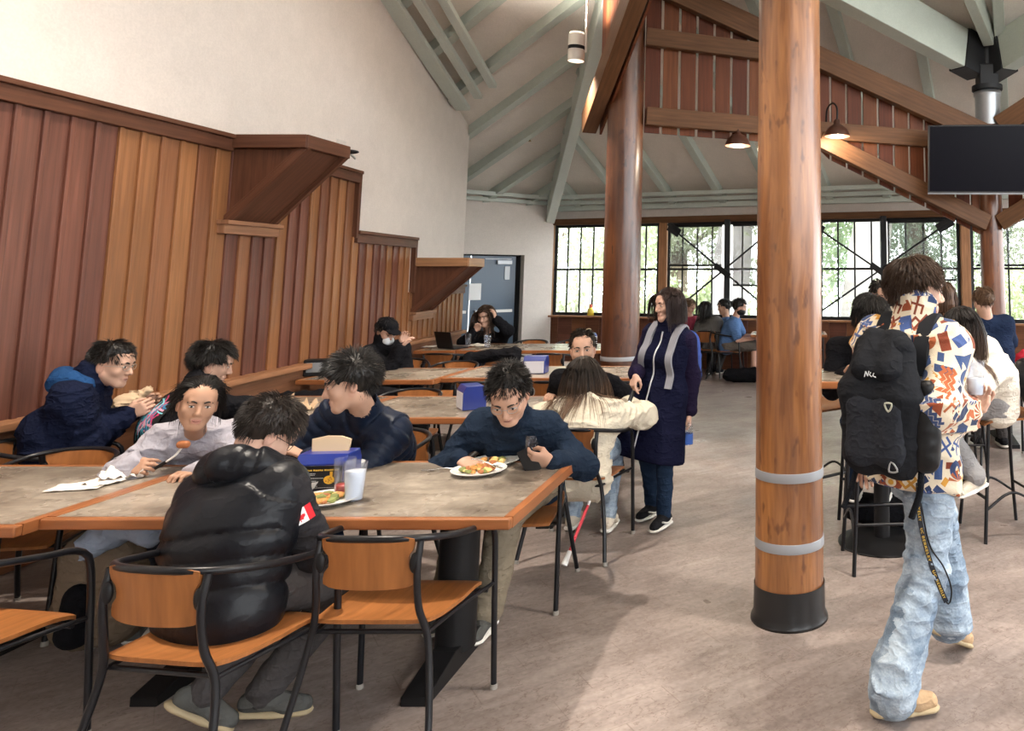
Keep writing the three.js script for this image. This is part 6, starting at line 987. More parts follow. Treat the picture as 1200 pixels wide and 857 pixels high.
// ---------------------------------------------------------------- things on the tables
function onH(px, py, h) { const r = at(px, py, 1), d = (h - EYE) / (r.y - EYE); return new V3(r.x * d, h, -d); }
const onT = (px, py) => onH(px, py, TABLE_H + 0.003);
const china = phy({ color: lin(0.82, 0.81, 0.78), roughness: 0.25, clearcoat: 0.4 });
const foodMats = [std({ color: lin(0.55, 0.25, 0.06), roughness: 0.6 }), std({ color: lin(0.7, 0.5, 0.18), roughness: 0.6 }), std({ color: lin(0.2, 0.22, 0.06), roughness: 0.7 }), std({ color: lin(0.35, 0.12, 0.04), roughness: 0.6 })];
function blob(r, seed, sq = 0.6) { const g = new THREE.IcosahedronGeometry(r, 2), p = g.attributes.position; for (let i = 0; i < p.count; i++) { const k = 1 + 0.35 * noise3(p.getX(i) / r * 1.7 + seed, p.getY(i) / r * 1.7, p.getZ(i) / r * 1.7); p.setXYZ(i, p.getX(i) * k, p.getY(i) * k * sq, p.getZ(i) * k); } g.computeVertexNormals(); return g; }
function plate(p, r, label, foods, seed) {
  const g = thing('dinner_plate', label, 'plate', p), q = mulberry(seed);
  part('dish', lathe([[0, 0.004], [r * 0.6, 0.004], [r * 0.68, 0.007], [r * 0.98, 0.018], [r, 0.02], [r, 0.017], [r * 0.7, 0.001], [r * 0.58, 0], [0, 0]], 40), china, g);
  for (let i = 0; i < foods; i++) { const a = q() * 6.28, d = r * 0.55 * sqrt(q()), s = 0.009 + 0.012 * q(); part('food', blob(s, seed + i * 3.1).translate(cos(a) * d, 0.012 + s * 0.3, sin(a) * d), foodMats[floor(q() * 4)], g); }
  return g;
}
plate(onT(561, 554), 0.128, 'white plate of pasta in front of the phone user', 34, 3);
plate(onT(580, 543), 0.118, 'white plate with leftover greens behind the pasta plate', 14, 5);
plate(onT(384, 588), 0.125, 'white plate with sauced food beside the plastic cups', 26, 9);
const steelMat = std({ color: lin(0.6, 0.6, 0.6), metalness: 0.9, roughness: 0.25 });
function fork(p, dir, label, tilt = 0) { const g = thing('fork', label, 'fork', p), d = dir.clone().normalize(), s = new V3().crossVectors(UPV, d).normalize(); part('handle', tube([new V3(), d.clone().multiplyScalar(0.07).add(new V3(0, 0.006, 0)), d.clone().multiplyScalar(0.13)], 0.003, 12, 6), steelMat, g); part('fork_head', [bar(d.clone().multiplyScalar(0.125), d.clone().multiplyScalar(0.15), 0.018, 0.003)], steelMat, g); for (const k of [-1, 0, 1]) part('tine', bar(d.clone().multiplyScalar(0.15).addScaledVector(s, k * 0.0065), d.clone().multiplyScalar(0.185).addScaledVector(s, k * 0.0065), 0.003, 0.002), steelMat, g); }
fork(at(552, 538, 3.83), new V3(0.8, -0.14, 0.25), 'steel fork in the hand of the phone user');
fork(onT(540, 551).add(new V3(0, 0.004, 0)), new V3(-1, 0, 0.1), 'steel fork lying beside the pasta plate');
const clear = (c = [0.93, 0.94, 0.96]) => phy({ color: lin(...c), transmission: 1, thickness: 0, roughness: 0.12, ior: 1.4 });
const frost = phy({ color: lin(0.90, 0.92, 0.96), transmission: 0.96, thickness: 0, roughness: 0.16 });
function cup(p, h, r0, r1, label, liquid, level, mat = frost, pos) {
  const g = thing('plastic_cup', label, 'cup', p), R1 = (y) => r0 + (r1 - r0) * y / h;
  part('cup_wall', lathe([[0, 0.001], [r0, 0.001], [r1, h], [r1 + 0.0015, h], [r1 - 0.0012, h - 0.001], [r0 - 0.0015, 0.004], [0, 0.004]], 32), mat, g);
  if (liquid) part('drink', lathe([[0, 0.005], [R1(0.005) - 0.002, 0.005], [R1(level) - 0.002, level], [0, level]], 32), liquid, g);
  return g;
}
const milk = phy({ color: lin(0.82, 0.84, 0.84), roughness: 0.35 }), redDrink = phy({ color: lin(0.5, 0.02, 0.025), roughness: 0.3 });
cup(onT(402, 580), 0.152, 0.034, 0.043, 'frosted plastic cup with a little red drink', redDrink, 0.045);
cup(onT(414.5, 586), 0.155, 0.034, 0.045, 'frosted plastic cup full of pale milky drink', milk, 0.12);
cup(onT(623, 540), 0.13, 0.03, 0.04, 'empty clear plastic cup beside the phone user', null, 0);
cup(onT(548.5, 404.5), 0.16, 0.035, 0.045, 'clear plastic cup by the laptop', null, 0); cup(onT(571, 407.5), 0.16, 0.035, 0.045, 'clear plastic cup before the long haired phone user', null, 0);
function bowl(p, r, label, spoon) { const g = thing('soup_bowl', label, 'bowl', p); part('dish', lathe([[0, 0.002], [r * 0.5, 0.002], [r * 0.8, r * 0.4], [r, r * 0.78], [r * 1.02, r * 0.78], [r * 0.95, r * 0.74], [r * 0.72, r * 0.38], [r * 0.45, 0.008], [0, 0.008]], 36), china, g); if (spoon) part('spoon', tube([new V3(0, 0.03, 0), new V3(0.02, 0.06, -0.01), new V3(0.05, 0.095, -0.02)], 0.004, 12, 6), steelMat, g); }
bowl(onT(408, 556), 0.07, 'white bowl behind the near napkin box', false); bowl(onT(357, 578), 0.068, 'white bowl with a spoon before the puffer vest diner', true);
// napkin boxes
const blueBox = phy({ color: lin(0.012, 0.03, 0.22), roughness: 0.3, clearcoat: 0.3 }), tissue = std({ color: lin(0.62, 0.46, 0.30), roughness: 0.95 }), silverFace = phy({ color: lin(0.66, 0.66, 0.72), roughness: 0.3 });
const poster = canvasTex(512, 300, (x, w, h) => {
  x.fillStyle = '#15161a'; x.fillRect(0, 0, w, h); x.fillStyle = '#d8b24c'; const q = mulberry(4); for (let i = 0, u = 70; u < 455; i++) { const k = 10 + 16 * q(); x.fillRect(u, 38 + 5 * q(), k, 17); u += k + (i % 5 === 4 ? 14 : 3); }
  x.fillStyle = '#c9c9c9'; for (const [yy, x0, x1] of [[84, 75, 210], [100, 75, 200], [136, 40, 300], [168, 70, 220], [184, 70, 245], [226, 90, 240], [244, 90, 430]]) for (let u = x0; u < x1;) { const k = 6 + 14 * q(); x.fillRect(u, yy, min(k, x1 - u), 7); u += k + 3; }
  x.fillStyle = '#e0a92c'; x.beginPath(); x.ellipse(365, 160, 62, 48, 0, 0, 7); x.fill(); x.fillRect(372, 66, 32, 70); x.fillStyle = '#a9741a'; for (let i = 0; i < 14; i++) { x.beginPath(); x.arc(320 + 90 * q(), 130 + 60 * q(), 5 + 4 * q(), 0, 7); x.fill(); }
  x.fillStyle = '#0d1230'; x.fillRect(0, 262, w, 38);
});
const posterMat = phy({ map: poster, roughness: 0.35 });
function napkinBox(p, turn, label, face, tissueUp) {
  const g = thing('napkin_box', label, 'napkin box', p, R(turn));
  const side = [[-0.075, 0], [0.075, 0], [0.075, 0.12], [0.055, 0.155], [-0.055, 0.155], [-0.075, 0.12]];
  part('body', prism(side, 0.2, 0.004).rotateY(PI / 2).translate(-0.1, 0.004, 0), blueBox, g);
  const fp = new THREE.PlaneGeometry(0.185, 0.112), face0 = fp.clone().translate(0, 0.062, 0.0805);
  const fg = uvKeep(box(0.185, 0.112, 0.003, 0, 0.062, 0.0805)); part('front_panel', fg, face, g); part('rear_panel', uvKeep(box(0.185, 0.112, 0.003, 0, 0.062, -0.0805)), face, g);
  part('napkin_slot', box(0.17, 0.02, 0.07, 0, 0.15, 0, 0.008), silverFace, g);
  if (tissueUp) part('napkin', prism([[-0.075, 0], [0.075, 0], [0.08, 0.055], [0.04, 0.068], [-0.02, 0.07], [-0.08, 0.058]], 0.012, 0.002).rotateX(R(-8)).translate(0, 0.155, -0.01), tissue, g, 'tan paper napkins');
  return g;
}
function uvKeep(g) { return g; }
napkinBox(onT(384, 573), 6, 'blue napkin box with a black advert and tan napkins on the plates table', posterMat, true);
napkinBox(onT(552, 478), -55, 'blue napkin box seen from its side before the phone user', silverFace, false);
napkinBox(onT(628, 437), 4, 'blue napkin box with a white front on the table by the log column', silverFace, false);
napkinBox(onT(690, 405), 85, 'blue napkin box at the far end of the cups table', silverFace, true);
// paper
const paperMat = std({ color: lin(0.78, 0.72, 0.66), roughness: 0.95, side: THREE.DoubleSide }), kraft = std({ color: lin(0.55, 0.40, 0.26), roughness: 0.95, side: THREE.DoubleSide });
function sheet(p, w, h, turn, mat, label, crumple, seed, lift = 0.0) {
  const n = 14, pos = [], idx = []; for (let j = 0; j <= n; j++) for (let i = 0; i <= n; i++) { const u = i / n - 0.5, v = j / n - 0.5, c = crumple * (abs(fbm(u * 4 + seed, v * 4, seed, 3)) * 1.6 + 0.5 * max(0, noise3(u * 2.2 + seed, v * 2.2, 1))); pos.push(u * w * (1 - crumple * 3 * abs(v)), 0.002 + c + lift * u * u, v * h * (1 - crumple * 2 * abs(u))); }
  for (let j = 0; j < n; j++) for (let i = 0; i < n; i++) { const a = j * (n + 1) + i; idx.push(a, a + n + 1, a + 1, a + 1, a + n + 1, a + n + 2); } const g = new THREE.BufferGeometry(); g.setAttribute('position', new THREE.Float32BufferAttribute(pos, 3)); g.setIndex(idx); g.computeVertexNormals();
  return one('paper_napkin', g, mat, label, 'napkin', null, p, R(turn));
}
sheet(onT(92, 571), 0.2, 0.13, 15, paperMat, 'flat pale paper napkin on the table beside the grey hoodie', 0.004, 1);
sheet(onT(118, 566), 0.16, 0.12, -20, paperMat, 'folded pale paper napkin half under the crumpled one', 0.012, 2);
sheet(onT(145, 560), 0.17, 0.13, 30, paperMat, 'crumpled paper napkin under the hand of the woman in grey', 0.05, 3);
sheet(onT(318, 474), 0.26, 0.18, 10, kraft, 'crumpled brown wrapper on the wall side table', 0.07, 4); sheet(onT(352, 480), 0.22, 0.16, -20, kraft, 'pale brown napkin heap beside the brown wrapper', 0.08, 5); sheet(onT(360, 489), 0.2, 0.14, 5, paperMat, 'flat pale napkin below the brown napkin heap', 0.005, 6);
sheet(onT(497, 407), 0.3, 0.2, 5, paperMat, 'loose white papers beside the laptop', 0.012, 7); sheet(onT(560, 405.5), 0.24, 0.2, -8, paperMat, 'white paper between the cups by the blue door', 0.02, 8);
one('sandwich_wrap', sdfMesh([ell(at(152, 470, 4.78), [0.06, 0.045, 0.045]), cap(at(140, 478, 4.74), at(170, 458, 4.85), 0.035, 0.025, { k: 0.04 })], 0.007, { disp: folds(0.014, 24), uv: 1 }), kraft, 'brown paper wrapped food held by the man in the navy hooded jacket', 'wrapped food');
{
  const g = thing('fork', 'black handled fork with a piece of sausage beside the grey hoodie', 'fork', at(182, 549, 3.72)); part('handle', rod(new V3(), new V3(0.05, 0.03, 0.0), 0.008), MAT.black, g); part('fork_head', tube([new V3(0.05, 0.03, 0), new V3(0.09, 0.06, 0.0), new V3(0.12, 0.1, 0)], 0.005, 10, 6), china, g);
  one('sausage_piece', new THREE.CapsuleGeometry(0.018, 0.025, 6, 14).rotateZ(PI / 2), foodMats[3], 'piece of sausage on the fork tip', 'food', null, at(215, 521, 3.72));
}
{
  const p = at(620, 540, 3.86), g = thing('smartphone', 'black smartphone held by the man with glasses', 'phone', p, R(12)); part('phone_body', box(0.074, 0.13, 0.009, 0, 0, 0, 0.004).rotateZ(R(28)).rotateX(R(-32)), MAT.black, g); part('camera_bump', box(0.03, 0.03, 0.004, 0.02, 0.05, 0.006, 0.002).rotateZ(R(28)).rotateX(R(-32)), MAT.steel, g);
  const g2 = thing('smartphone', 'phone in the hand of the long haired person by the door', 'phone', at(553, 383, 10.72)); part('phone_body', box(0.075, 0.15, 0.009, 0, 0, 0, 0.004).rotateX(R(-30)), MAT.black, g2);
}
{
  const p = onT(531, 408), g = thing('laptop', 'open dark laptop on the short table by the wall', 'laptop', p, R(150)); part('keyboard_base', box(0.32, 0.014, 0.22, 0, 0.008, 0, 0.004), MAT.black, g); part('lid', box(0.32, 0.21, 0.008, 0, 0.11, 0, 0.003).rotateX(R(-15)).translate(0, 0.008, -0.115), MAT.black, g);
  const b = thing('sauce_bottle', 'small yellow and red bottle on the window sill', 'bottle', far(1.02, SILL + 0.004, 0.05)); part('bottle_body', lathe([[0, 0], [0.06, 0], [0.062, 0.1], [0.035, 0.15], [0, 0.15]], 20), std({ color: lin(0.75, 0.55, 0.05), roughness: 0.4 }), b); part('bottle_cap', lathe([[0, 0.15], [0.03, 0.15], [0.026, 0.21], [0, 0.215]], 16), std({ color: lin(0.5, 0.06, 0.02), roughness: 0.4 }), b);
  const k = thing('dark_box', 'small dark box with a grey screen on the empty wall table', 'box', onT(371, 440), R(20)); part('case', box(0.2, 0.15, 0.14, 0, 0.076, 0, 0.01), MAT.black, k); part('screen', box(0.15, 0.09, 0.004, 0, 0.08, 0.071, 0.002), std({ color: lin(0.25, 0.26, 0.27), roughness: 0.3 }), k);
}
// ---------------------------------------------------------------- bags, cane, garments
const strapMat2 = (r, g, b) => phy({ color: lin(r, g, b), roughness: 0.85, specularIntensity: 0.2, bumpMap: weaveBump, bumpScale: 0.001, side: THREE.DoubleSide });
const packMat = cloth(0.014, 0.015, 0.018, { roughness: 0.75, bumpScale: 0.006 });
{ // backpack of the walking man
  const th = R(148), F = new V3(sin(th), 0, cos(th)), L = new V3(cos(th), 0, -sin(th)), o = W(0.52, 0, 3.36), g = thing('backpack', 'large black backpack with small white logo on the man in the patterned fleece', 'backpack', o);
  const P = (l, h, f) => new V3(0, h, 0).addScaledVector(L, l).addScaledVector(F, f), fl = { flat: arr(F), f: 0.78, k: 0.05 };
  part('pack', sdfMesh([-1, 1].flatMap((m) => [cap(P(m * 0.07 + 0.02, 0.98, -0.235), P(m * 0.075 + 0.02, 1.20, -0.25), 0.105, 0.10, fl), cap(P(m * 0.075 + 0.02, 1.20, -0.25), P(m * 0.06 + 0.02, 1.37, -0.21), 0.10, 0.075, fl)]), 0.009, { disp: folds(0.007, 7), uv: 1 }), packMat, g);
  part('front_pocket', sdfMesh([-1, 1].map((m) => cap(P(m * 0.06 + 0.02, 1.0, -0.31), P(m * 0.06 + 0.02, 1.16, -0.315), 0.07, 0.06, { flat: arr(F), f: 0.55, k: 0.04 })), 0.009, { disp: folds(0.006, 9), uv: 1 }), cloth(0.024, 0.026, 0.032, { roughness: 0.75 }), g);
  part('top_lid', sdfMesh([-1, 1].map((m) => cap(P(m * 0.055 + 0.02, 1.31, -0.28), P(m * 0.05 + 0.02, 1.41, -0.20), 0.06, 0.055, { k: 0.05 })), 0.009, { disp: folds(0.006, 9), uv: 1 }), packMat, g);
  for (const sg of strapStore.man) part('shoulder_strap', sg, strapMat2(0.016, 0.017, 0.02), g);
  part('side_pocket', sdfMesh([cap(P(-0.16, 0.97, -0.22), P(-0.165, 1.14, -0.215), 0.055, 0.058, { k: 0.02 })], 0.009, { disp: folds(0.004, 12), uv: 1 }), MAT.black, g);
  part('hanging_strap', tube([P(0.13, 0.92, -0.24), P(0.16, 0.82, -0.25), P(0.19, 0.74, -0.26)], 0.012, 12, 5), packMat, g); part('hanging_strap', tube([P(-0.13, 0.98, -0.2), P(-0.13, 0.84, -0.22), P(-0.10, 0.74, -0.24)], 0.014, 12, 5), packMat, g);
  const logo = P(0.045, 1.285, -0.345), up = new V3(0.1, 1, 0).normalize(); const lm = std({ color: lin(0.6, 0.62, 0.64), roughness: 0.6 });
  const S = (u, v) => logo.clone().addScaledVector(L, -u).add(new V3(0, v, 0)); part('logo', [[[0, 0], [0.006, 0.022]], [[0.006, 0.022], [0.014, 0.004]], [[0.014, 0.004], [0.02, 0.024]], [[0.028, 0.02], [0.022, 0.01]], [[0.022, 0.01], [0.032, 0.002]], [[0.042, 0.018], [0.036, 0.006]], [[0.036, 0.006], [0.05, 0.002]]].map(([a, b]) => rod(S(...a), S(...b), 0.0022, 5)), lm, g, 'small white logo');
  part('buckle', tube([P(-0.06, 1.16, -0.352), P(-0.045, 1.19, -0.352), P(-0.075, 1.19, -0.352)], 0.004, 14, 5, true), std({ color: lin(0.4, 0.4, 0.32), roughness: 0.4 }), g); part('buckle', tube([P(-0.05, 0.93, -0.33), P(-0.065, 0.97, -0.34), P(-0.085, 0.935, -0.33)], 0.004, 14, 5, true), std({ color: lin(0.35, 0.35, 0.35), roughness: 0.4 }), g);
  const bt = thing('water_bottle', 'white water bottle in the side pocket of the black backpack', 'bottle', P(-0.165, 0, -0.215).add(o).setY(1.0)); part('bottle_body', lathe([[0, 0], [0.034, 0], [0.035, 0.2], [0, 0.2]], 20), MAT.white, bt); part('bottle_cap', lathe([[0, 0.2], [0.036, 0.2], [0.036, 0.25], [0.02, 0.27], [0, 0.27]], 18), MAT.black, bt);
  // lanyard
  const lt = canvasTex(1024, 64, (x) => { x.fillStyle = '#0c1220'; x.fillRect(0, 0, 1024, 64); x.fillStyle = '#c9a43a'; x.font = 'bold 44px sans-serif'; for (let i = 0; i < 3; i++) x.fillText('UC BERKELEY', 14 + i * 344, 48); }); lt.wrapS = THREE.RepeatWrapping;
  const pts = [[1076, 566], [1077, 600], [1081, 625], [1089, 655], [1100, 685], [1109, 706]].map(([x, y]) => at(x, y, 3.18)); const la = thing('lanyard', 'black and gold lettered lanyard hanging from the jeans pocket', 'lanyard', pts[0].clone());
  const ribbon = (pp, w, n) => { const cv = new THREE.CatmullRomCurve3(pp), pos = [], uv = [], idx = []; for (let i = 0; i <= n; i++) { const p = cv.getPoint(i / n), t = cv.getTangent(i / n), s = new V3(t.y, -t.x, 0).normalize(); for (const k of [-1, 1]) { pos.push(p.x + s.x * k * w / 2, p.y + s.y * k * w / 2, p.z); uv.push(i / n, k < 0 ? 1 : 0); } } for (let i = 0; i < n; i++) { const a = i * 2; idx.push(a, a + 1, a + 2, a + 1, a + 3, a + 2); } const ge = new THREE.BufferGeometry(); ge.setAttribute('position', new THREE.Float32BufferAttribute(pos, 3)); ge.setAttribute('uv', new THREE.Float32BufferAttribute(uv, 2)); ge.setIndex(idx); ge.computeVertexNormals(); return ge; };
  part('strap', ribbon(pts.map((p) => p.clone().sub(pts[0])), 0.02, 40), std({ map: lt, roughness: 0.7, side: THREE.DoubleSide }), la); part('strap', tube([[1079, 590], [1090, 640], [1106, 665], [1115, 692], [1112, 708], [1109, 706]].map(([x, y]) => at(x, y, 3.19).sub(pts[0])), 0.0035, 40, 5), MAT.black, la);
}
cup(at(1143, 463, 3.27), 0.14, 0.033, 0.043, 'clear plastic cup of pale drink held by the man in the patterned fleece', milk, 0.07);
{ // standing woman's backpack, cane, bottle
  const th = R(-22), F = new V3(sin(th), 0, cos(th)), L = new V3(cos(th), 0, -sin(th)), o = W(-0.90, 0, 5.42), g = thing('backpack', 'blue backpack with grey straps on the standing woman', 'backpack', o), P = (l, h, f) => new V3(0, h, 0).addScaledVector(L, l).addScaledVector(F, f);
  part('pack', sdfMesh([-1, 1].map((m) => cap(P(m * 0.09, 0.98, -0.23), P(m * 0.085, 1.2, -0.23), 0.10, 0.09, { flat: arr(F), f: 0.8, k: 0.05 })), 0.011, { disp: folds(0.006, 8), uv: 1 }), cloth(0.05, 0.085, 0.28), g);
  for (const sg of strapStore.woman) part('shoulder_strap', sg, strapMat2(0.24, 0.24, 0.27), g, 'grey padded strap');
  const top = at(745, 452, 5.26), tip = onH(661, 663, 0.02), c = thing('white_cane', 'long white and red cane held by the standing woman', 'cane', tip.clone().setY(0)), rl = (k) => tip.clone().lerp(top, k).sub(c.position);
  part('shaft', rod(rl(0.12), rl(0.97), 0.0085), std({ color: lin(0.82, 0.82, 0.82), roughness: 0.35 }), c); part('red_section', rod(rl(0.06), rl(0.30), 0.0095), std({ color: lin(0.55, 0.04, 0.06), roughness: 0.4 }), c); part('grip', rod(rl(0.9), rl(1.08), 0.014), MAT.black, c); part('tip', rod(rl(0), rl(0.07), 0.019, 12, 0.013), MAT.white, c);
  const b = thing('water_bottle', 'clear bottle with a blue base in the hand of the standing woman', 'bottle', at(805, 521, 5.4)); part('bottle_body', lathe([[0, 0], [0.04, 0], [0.04, 0.12], [0.03, 0.15], [0.014, 0.18], [0, 0.18]], 20), frost, b); part('label_band', lathe([[0.041, 0.005], [0.042, 0.005], [0.042, 0.075], [0.041, 0.075]], 20), std({ color: lin(0.03, 0.1, 0.4), roughness: 0.4 }), b);
}
{ // garments and bags
  const dg = (name, label, cat, p, prims, mat, disp = folds(0.012, 9)) => { const m = one(name, sdfMesh(prims, 0.011, { disp, uv: 1 }), mat, label, cat, null, p); return m; };
  const v = (x, y, z) => new V3(x, y, z);
  dg('puffer_jacket', 'black quilted jacket draped over a bar stool near the cream hoodie', 'jacket', W(1.80, 0, 5.2), [cap(v(-0.18, 1.04, 0), v(0.3, 1.06, 0), 0.1, 0.1), cap(v(-0.2, 1.0, 0.08), v(-0.1, 0.62, 0.1), 0.1, 0.08), cap(v(0.0, 0.98, 0.12), v(0.08, 0.56, 0.14), 0.11, 0.08), cap(v(0.2, 0.98, 0.12), v(0.28, 0.6, 0.12), 0.11, 0.09)].map((c) => ({ ...c, k: 0.08 })), C.blackPuff, (x, y, z) => 0.012 * noise3(x * 7, y * 9, z * 7) - 0.01 * abs(sin(PI * (y + 0.2 * x) / 0.1)));
  dg('black_jacket', 'black jacket hung over an armchair at the cups table', 'jacket', W(-3.42, 0, 9.03), [cap(v(-0.3, 0.72, 0), v(0.22, 0.78, 0), 0.07, 0.07), cap(v(-0.3, 0.7, 0.03), v(-0.42, 0.5, 0.05), 0.07, 0.06), cap(v(0.2, 0.75, 0.03), v(0.24, 0.45, 0.04), 0.07, 0.06)], C.black);
  dg('red_bag', 'red bag hanging on the chair behind the navy sweater', 'bag', W(2.12, 0, 6.92), [cap(v(0, 0.94, 0), v(0.02, 0.72, 0), 0.09, 0.11), cap(v(0.08, 0.9, 0), v(0.1, 0.72, 0), 0.06, 0.08)], cloth(0.42, 0.025, 0.045));
  dg('floor_bag', 'black duffel bag on the floor under the high table stools', 'bag', W(0.62, 0, 5.35), [cap(v(-0.15, 0.12, 0), v(0.17, 0.11, 0), 0.1, 0.1)], C.black);
  dg('floor_bag', 'black bag on the floor beside the bearded man', 'bag', W(-0.78, 0, 12.25), [cap(v(-0.17, 0.11, 0), v(0.22, 0.12, 0), 0.1, 0.11)], C.black);
  dg('dark_coat', 'dark coats heaped on the seats between the wall tables', 'coats', W(-3.75, 0, 6.42), [cap(v(-0.4, 0.62, 0), v(0.45, 0.66, 0), 0.11, 0.1), cap(v(-0.1, 0.6, 0.05), v(0.3, 0.5, 0.1), 0.12, 0.1)], C.black);
  const b = thing('backpack', 'tan and black backpack with a pale blue jacket under the napkin table', 'backpack', W(-3.12, 0, 3.62)); part('pack', sdfMesh([cap(v(-0.05, 0.16, 0), v(-0.05, 0.42, 0), 0.13, 0.11, { k: 0.05 }), cap(v(0.08, 0.16, 0), v(0.07, 0.4, 0), 0.12, 0.1, { k: 0.05 })], 0.012, { disp: folds(0.008, 8), uv: 1 }), cloth(0.16, 0.12, 0.085), b); part('front_pocket', sdfMesh([cap(v(0, 0.14, 0.11), v(0, 0.28, 0.1), 0.07, 0.06, { k: 0.05 })], 0.012, { uv: 1 }), C.black, b); part('jacket', sdfMesh([cap(v(0.02, 0.5, 0.08), v(0.14, 0.62, 0.05), 0.07, 0.08, { k: 0.05 }), cap(v(0.14, 0.62, 0.05), v(0.26, 0.55, 0.08), 0.08, 0.06, { k: 0.05 })], 0.012, { disp: folds(0.012, 9), uv: 1 }), cloth(0.3, 0.36, 0.46), b);
}
// ---------------------------------------------------------------- high tables and stools
function highTable(x0, x1, d0, d1, label) {
  const w = x1 - x0, dp = d1 - d0, g = thing('high_table', label, 'table', W((x0 + x1) / 2, 0, (d0 + d1) / 2)), y = 1.02;
  part('table_top', uvBox(box(w - 0.07, 0.04, dp - 0.07, 0, y, 0)), lamMat, g);
  part('edge_band', [bar(new V3(-w / 2, y, -dp / 2 + 0.0175), new V3(w / 2, y, -dp / 2 + 0.0175), 0.035, 0.043, 0.008), bar(new V3(-w / 2, y, dp / 2 - 0.0175), new V3(w / 2, y, dp / 2 - 0.0175), 0.035, 0.043, 0.008), bar(new V3(-w / 2 + 0.0175, y, -dp / 2 + 0.035), new V3(-w / 2 + 0.0175, y, dp / 2 - 0.035), 0.035, 0.043), bar(new V3(w / 2 - 0.0175, y, -dp / 2 + 0.035), new V3(w / 2 - 0.0175, y, dp / 2 - 0.035), 0.035, 0.043)], edgeMat, g);
  part('pedestal', rod(new V3(0, 0.03, 0), new V3(0, 1.0, 0), 0.05, 18), MAT.black, g); part('base_plate', lathe([[0, 0], [0.28, 0], [0.28, 0.012], [0.06, 0.04], [0, 0.04]], 32), MAT.black, g);
}
highTable(0.12, 1.06, 4.72, 5.38, 'high table with orange wood edge beside the near log column');
highTable(0.75, 1.6, 7.0, 7.4, 'high table hidden behind the man in the patterned fleece');
function buildStool() {
  const g = new THREE.Group(); part('seat', seatGeo(0.38, 0.37, 0.752), plyMats[1], g); part('backrest', bentPanel(0.30, 0.14, 0.012, 0.02, 12, 6).rotateX(R(-8)).translate(0, 0.955, -0.19), plyMats[1], g);
  for (const s of [-1, 1]) { part('leg', tube([[0.165, 0.735, 0.14], [0.18, 0.4, 0.165], [0.205, 0, 0.2]].map(([x, y, z]) => new V3(s * x, y, z)), 0.0125, 14, 8), tubeMat, g); part('leg', tube([[0.15, 1.01, -0.205], [0.155, 0.78, -0.165], [0.18, 0.4, -0.175], [0.205, 0, -0.21]].map(([x, y, z]) => new V3(s * x, y, z)), 0.0125, 20, 8), tubeMat, g); part('arched_brace', tube([[0.195, 0.2, 0.185], [0.19, 0.30, 0.0], [0.195, 0.2, -0.195]].map(([x, y, z]) => new V3(s * x, y, z)), 0.009, 16, 6), tubeMat, g); }
  part('footrest', rod(new V3(-0.19, 0.27, 0.18), new V3(0.19, 0.27, 0.18), 0.011), tubeMat, g); part('rear_rail', rod(new V3(-0.19, 0.27, -0.188), new V3(0.19, 0.27, -0.188), 0.009), tubeMat, g); part('back_hoop', tube([[0.15, 1.0, -0.205], [0.1, 1.03, -0.22], [-0.1, 1.03, -0.22], [-0.15, 1.0, -0.205]].map((q) => new V3(...q)), 0.0125, 20, 8), tubeMat, g);
  return g;
}
const stool0 = buildStool();
for (const [x, d, t, lab] of [[0.55, 4.72, 185, 'empty bar stool behind the jeans of the man in the patterned fleece'], [1.4, 5.25, -80, 'bar stool under the woman in the cream hoodie'], [0.58, 5.65, -10, 'bar stool under the man in the black t-shirt'], [1.85, 5.2, 200, 'bar stool hung with the black quilted jacket'], [0.2, 5.75, 40, 'empty bar stool between the near log column and the high table'], [0.98, 7.65, 0, 'bar stool under the hidden diner at the second high table'], [1.45, 6.75, 180, 'bar stool under the brown haired diner at the second high table']]) { const s = stool0.clone(); s.name = numbered('bar_stool'); s.position.copy(W(x, 0, d)); s.rotation.y = R(t); scene.add(s); info(s, lab, 'stool', 'bar stools at the high tables'); }
diningTable(1.5, 2.9, 7.62, 8.4, 'dining table before the man in the navy sweater', 1);
chair(1.95, 7.22, 180, 1, 'armchair under the man in the navy sweater'); chair(2.62, 7.15, 178, 2, 'empty armchair beside the red bag'); chair(1.18, 9.0, 0, 2, 'armchair under the diner glimpsed over the patterned fleece shoulder');
diningTable(-0.62, 0.6, 12.25, 13.0, 'dining table where the bearded man eats', 1); diningTable(-1.75, -0.98, 13.3, 13.75, 'small table between the group under the window', 1);
for (const [x, d, t, lab] of [[-1.02, 12.75, 88, 'armchair under the bearded man'], [-1.3, 12.92, 165, 'armchair under the grey jacket with the ponytail'], [0.3, 13.25, 0, 'armchair behind the table of the bearded man'], [-1.1, 13.32, -85, 'armchair under the person with the bun'], [-1.75, 13.4, 60, 'armchair under the dark red sweater']]) chair(x, d, t, 2, lab);
{ const g = thing('drink_tube', 'green cylinder with an orange lid on the table by the navy sweater', 'bottle', at(1176, 381, 7.7).setY(TABLE_H + 0.005)); part('tube_body', lathe([[0, 0], [0.038, 0], [0.038, 0.4], [0, 0.4]], 20), std({ color: lin(0.03, 0.22, 0.08), roughness: 0.4 }), g); part('tube_lid', lathe([[0, 0.4], [0.04, 0.4], [0.035, 0.46], [0, 0.46]], 18), std({ color: lin(0.6, 0.16, 0.02), roughness: 0.4 }), g); }
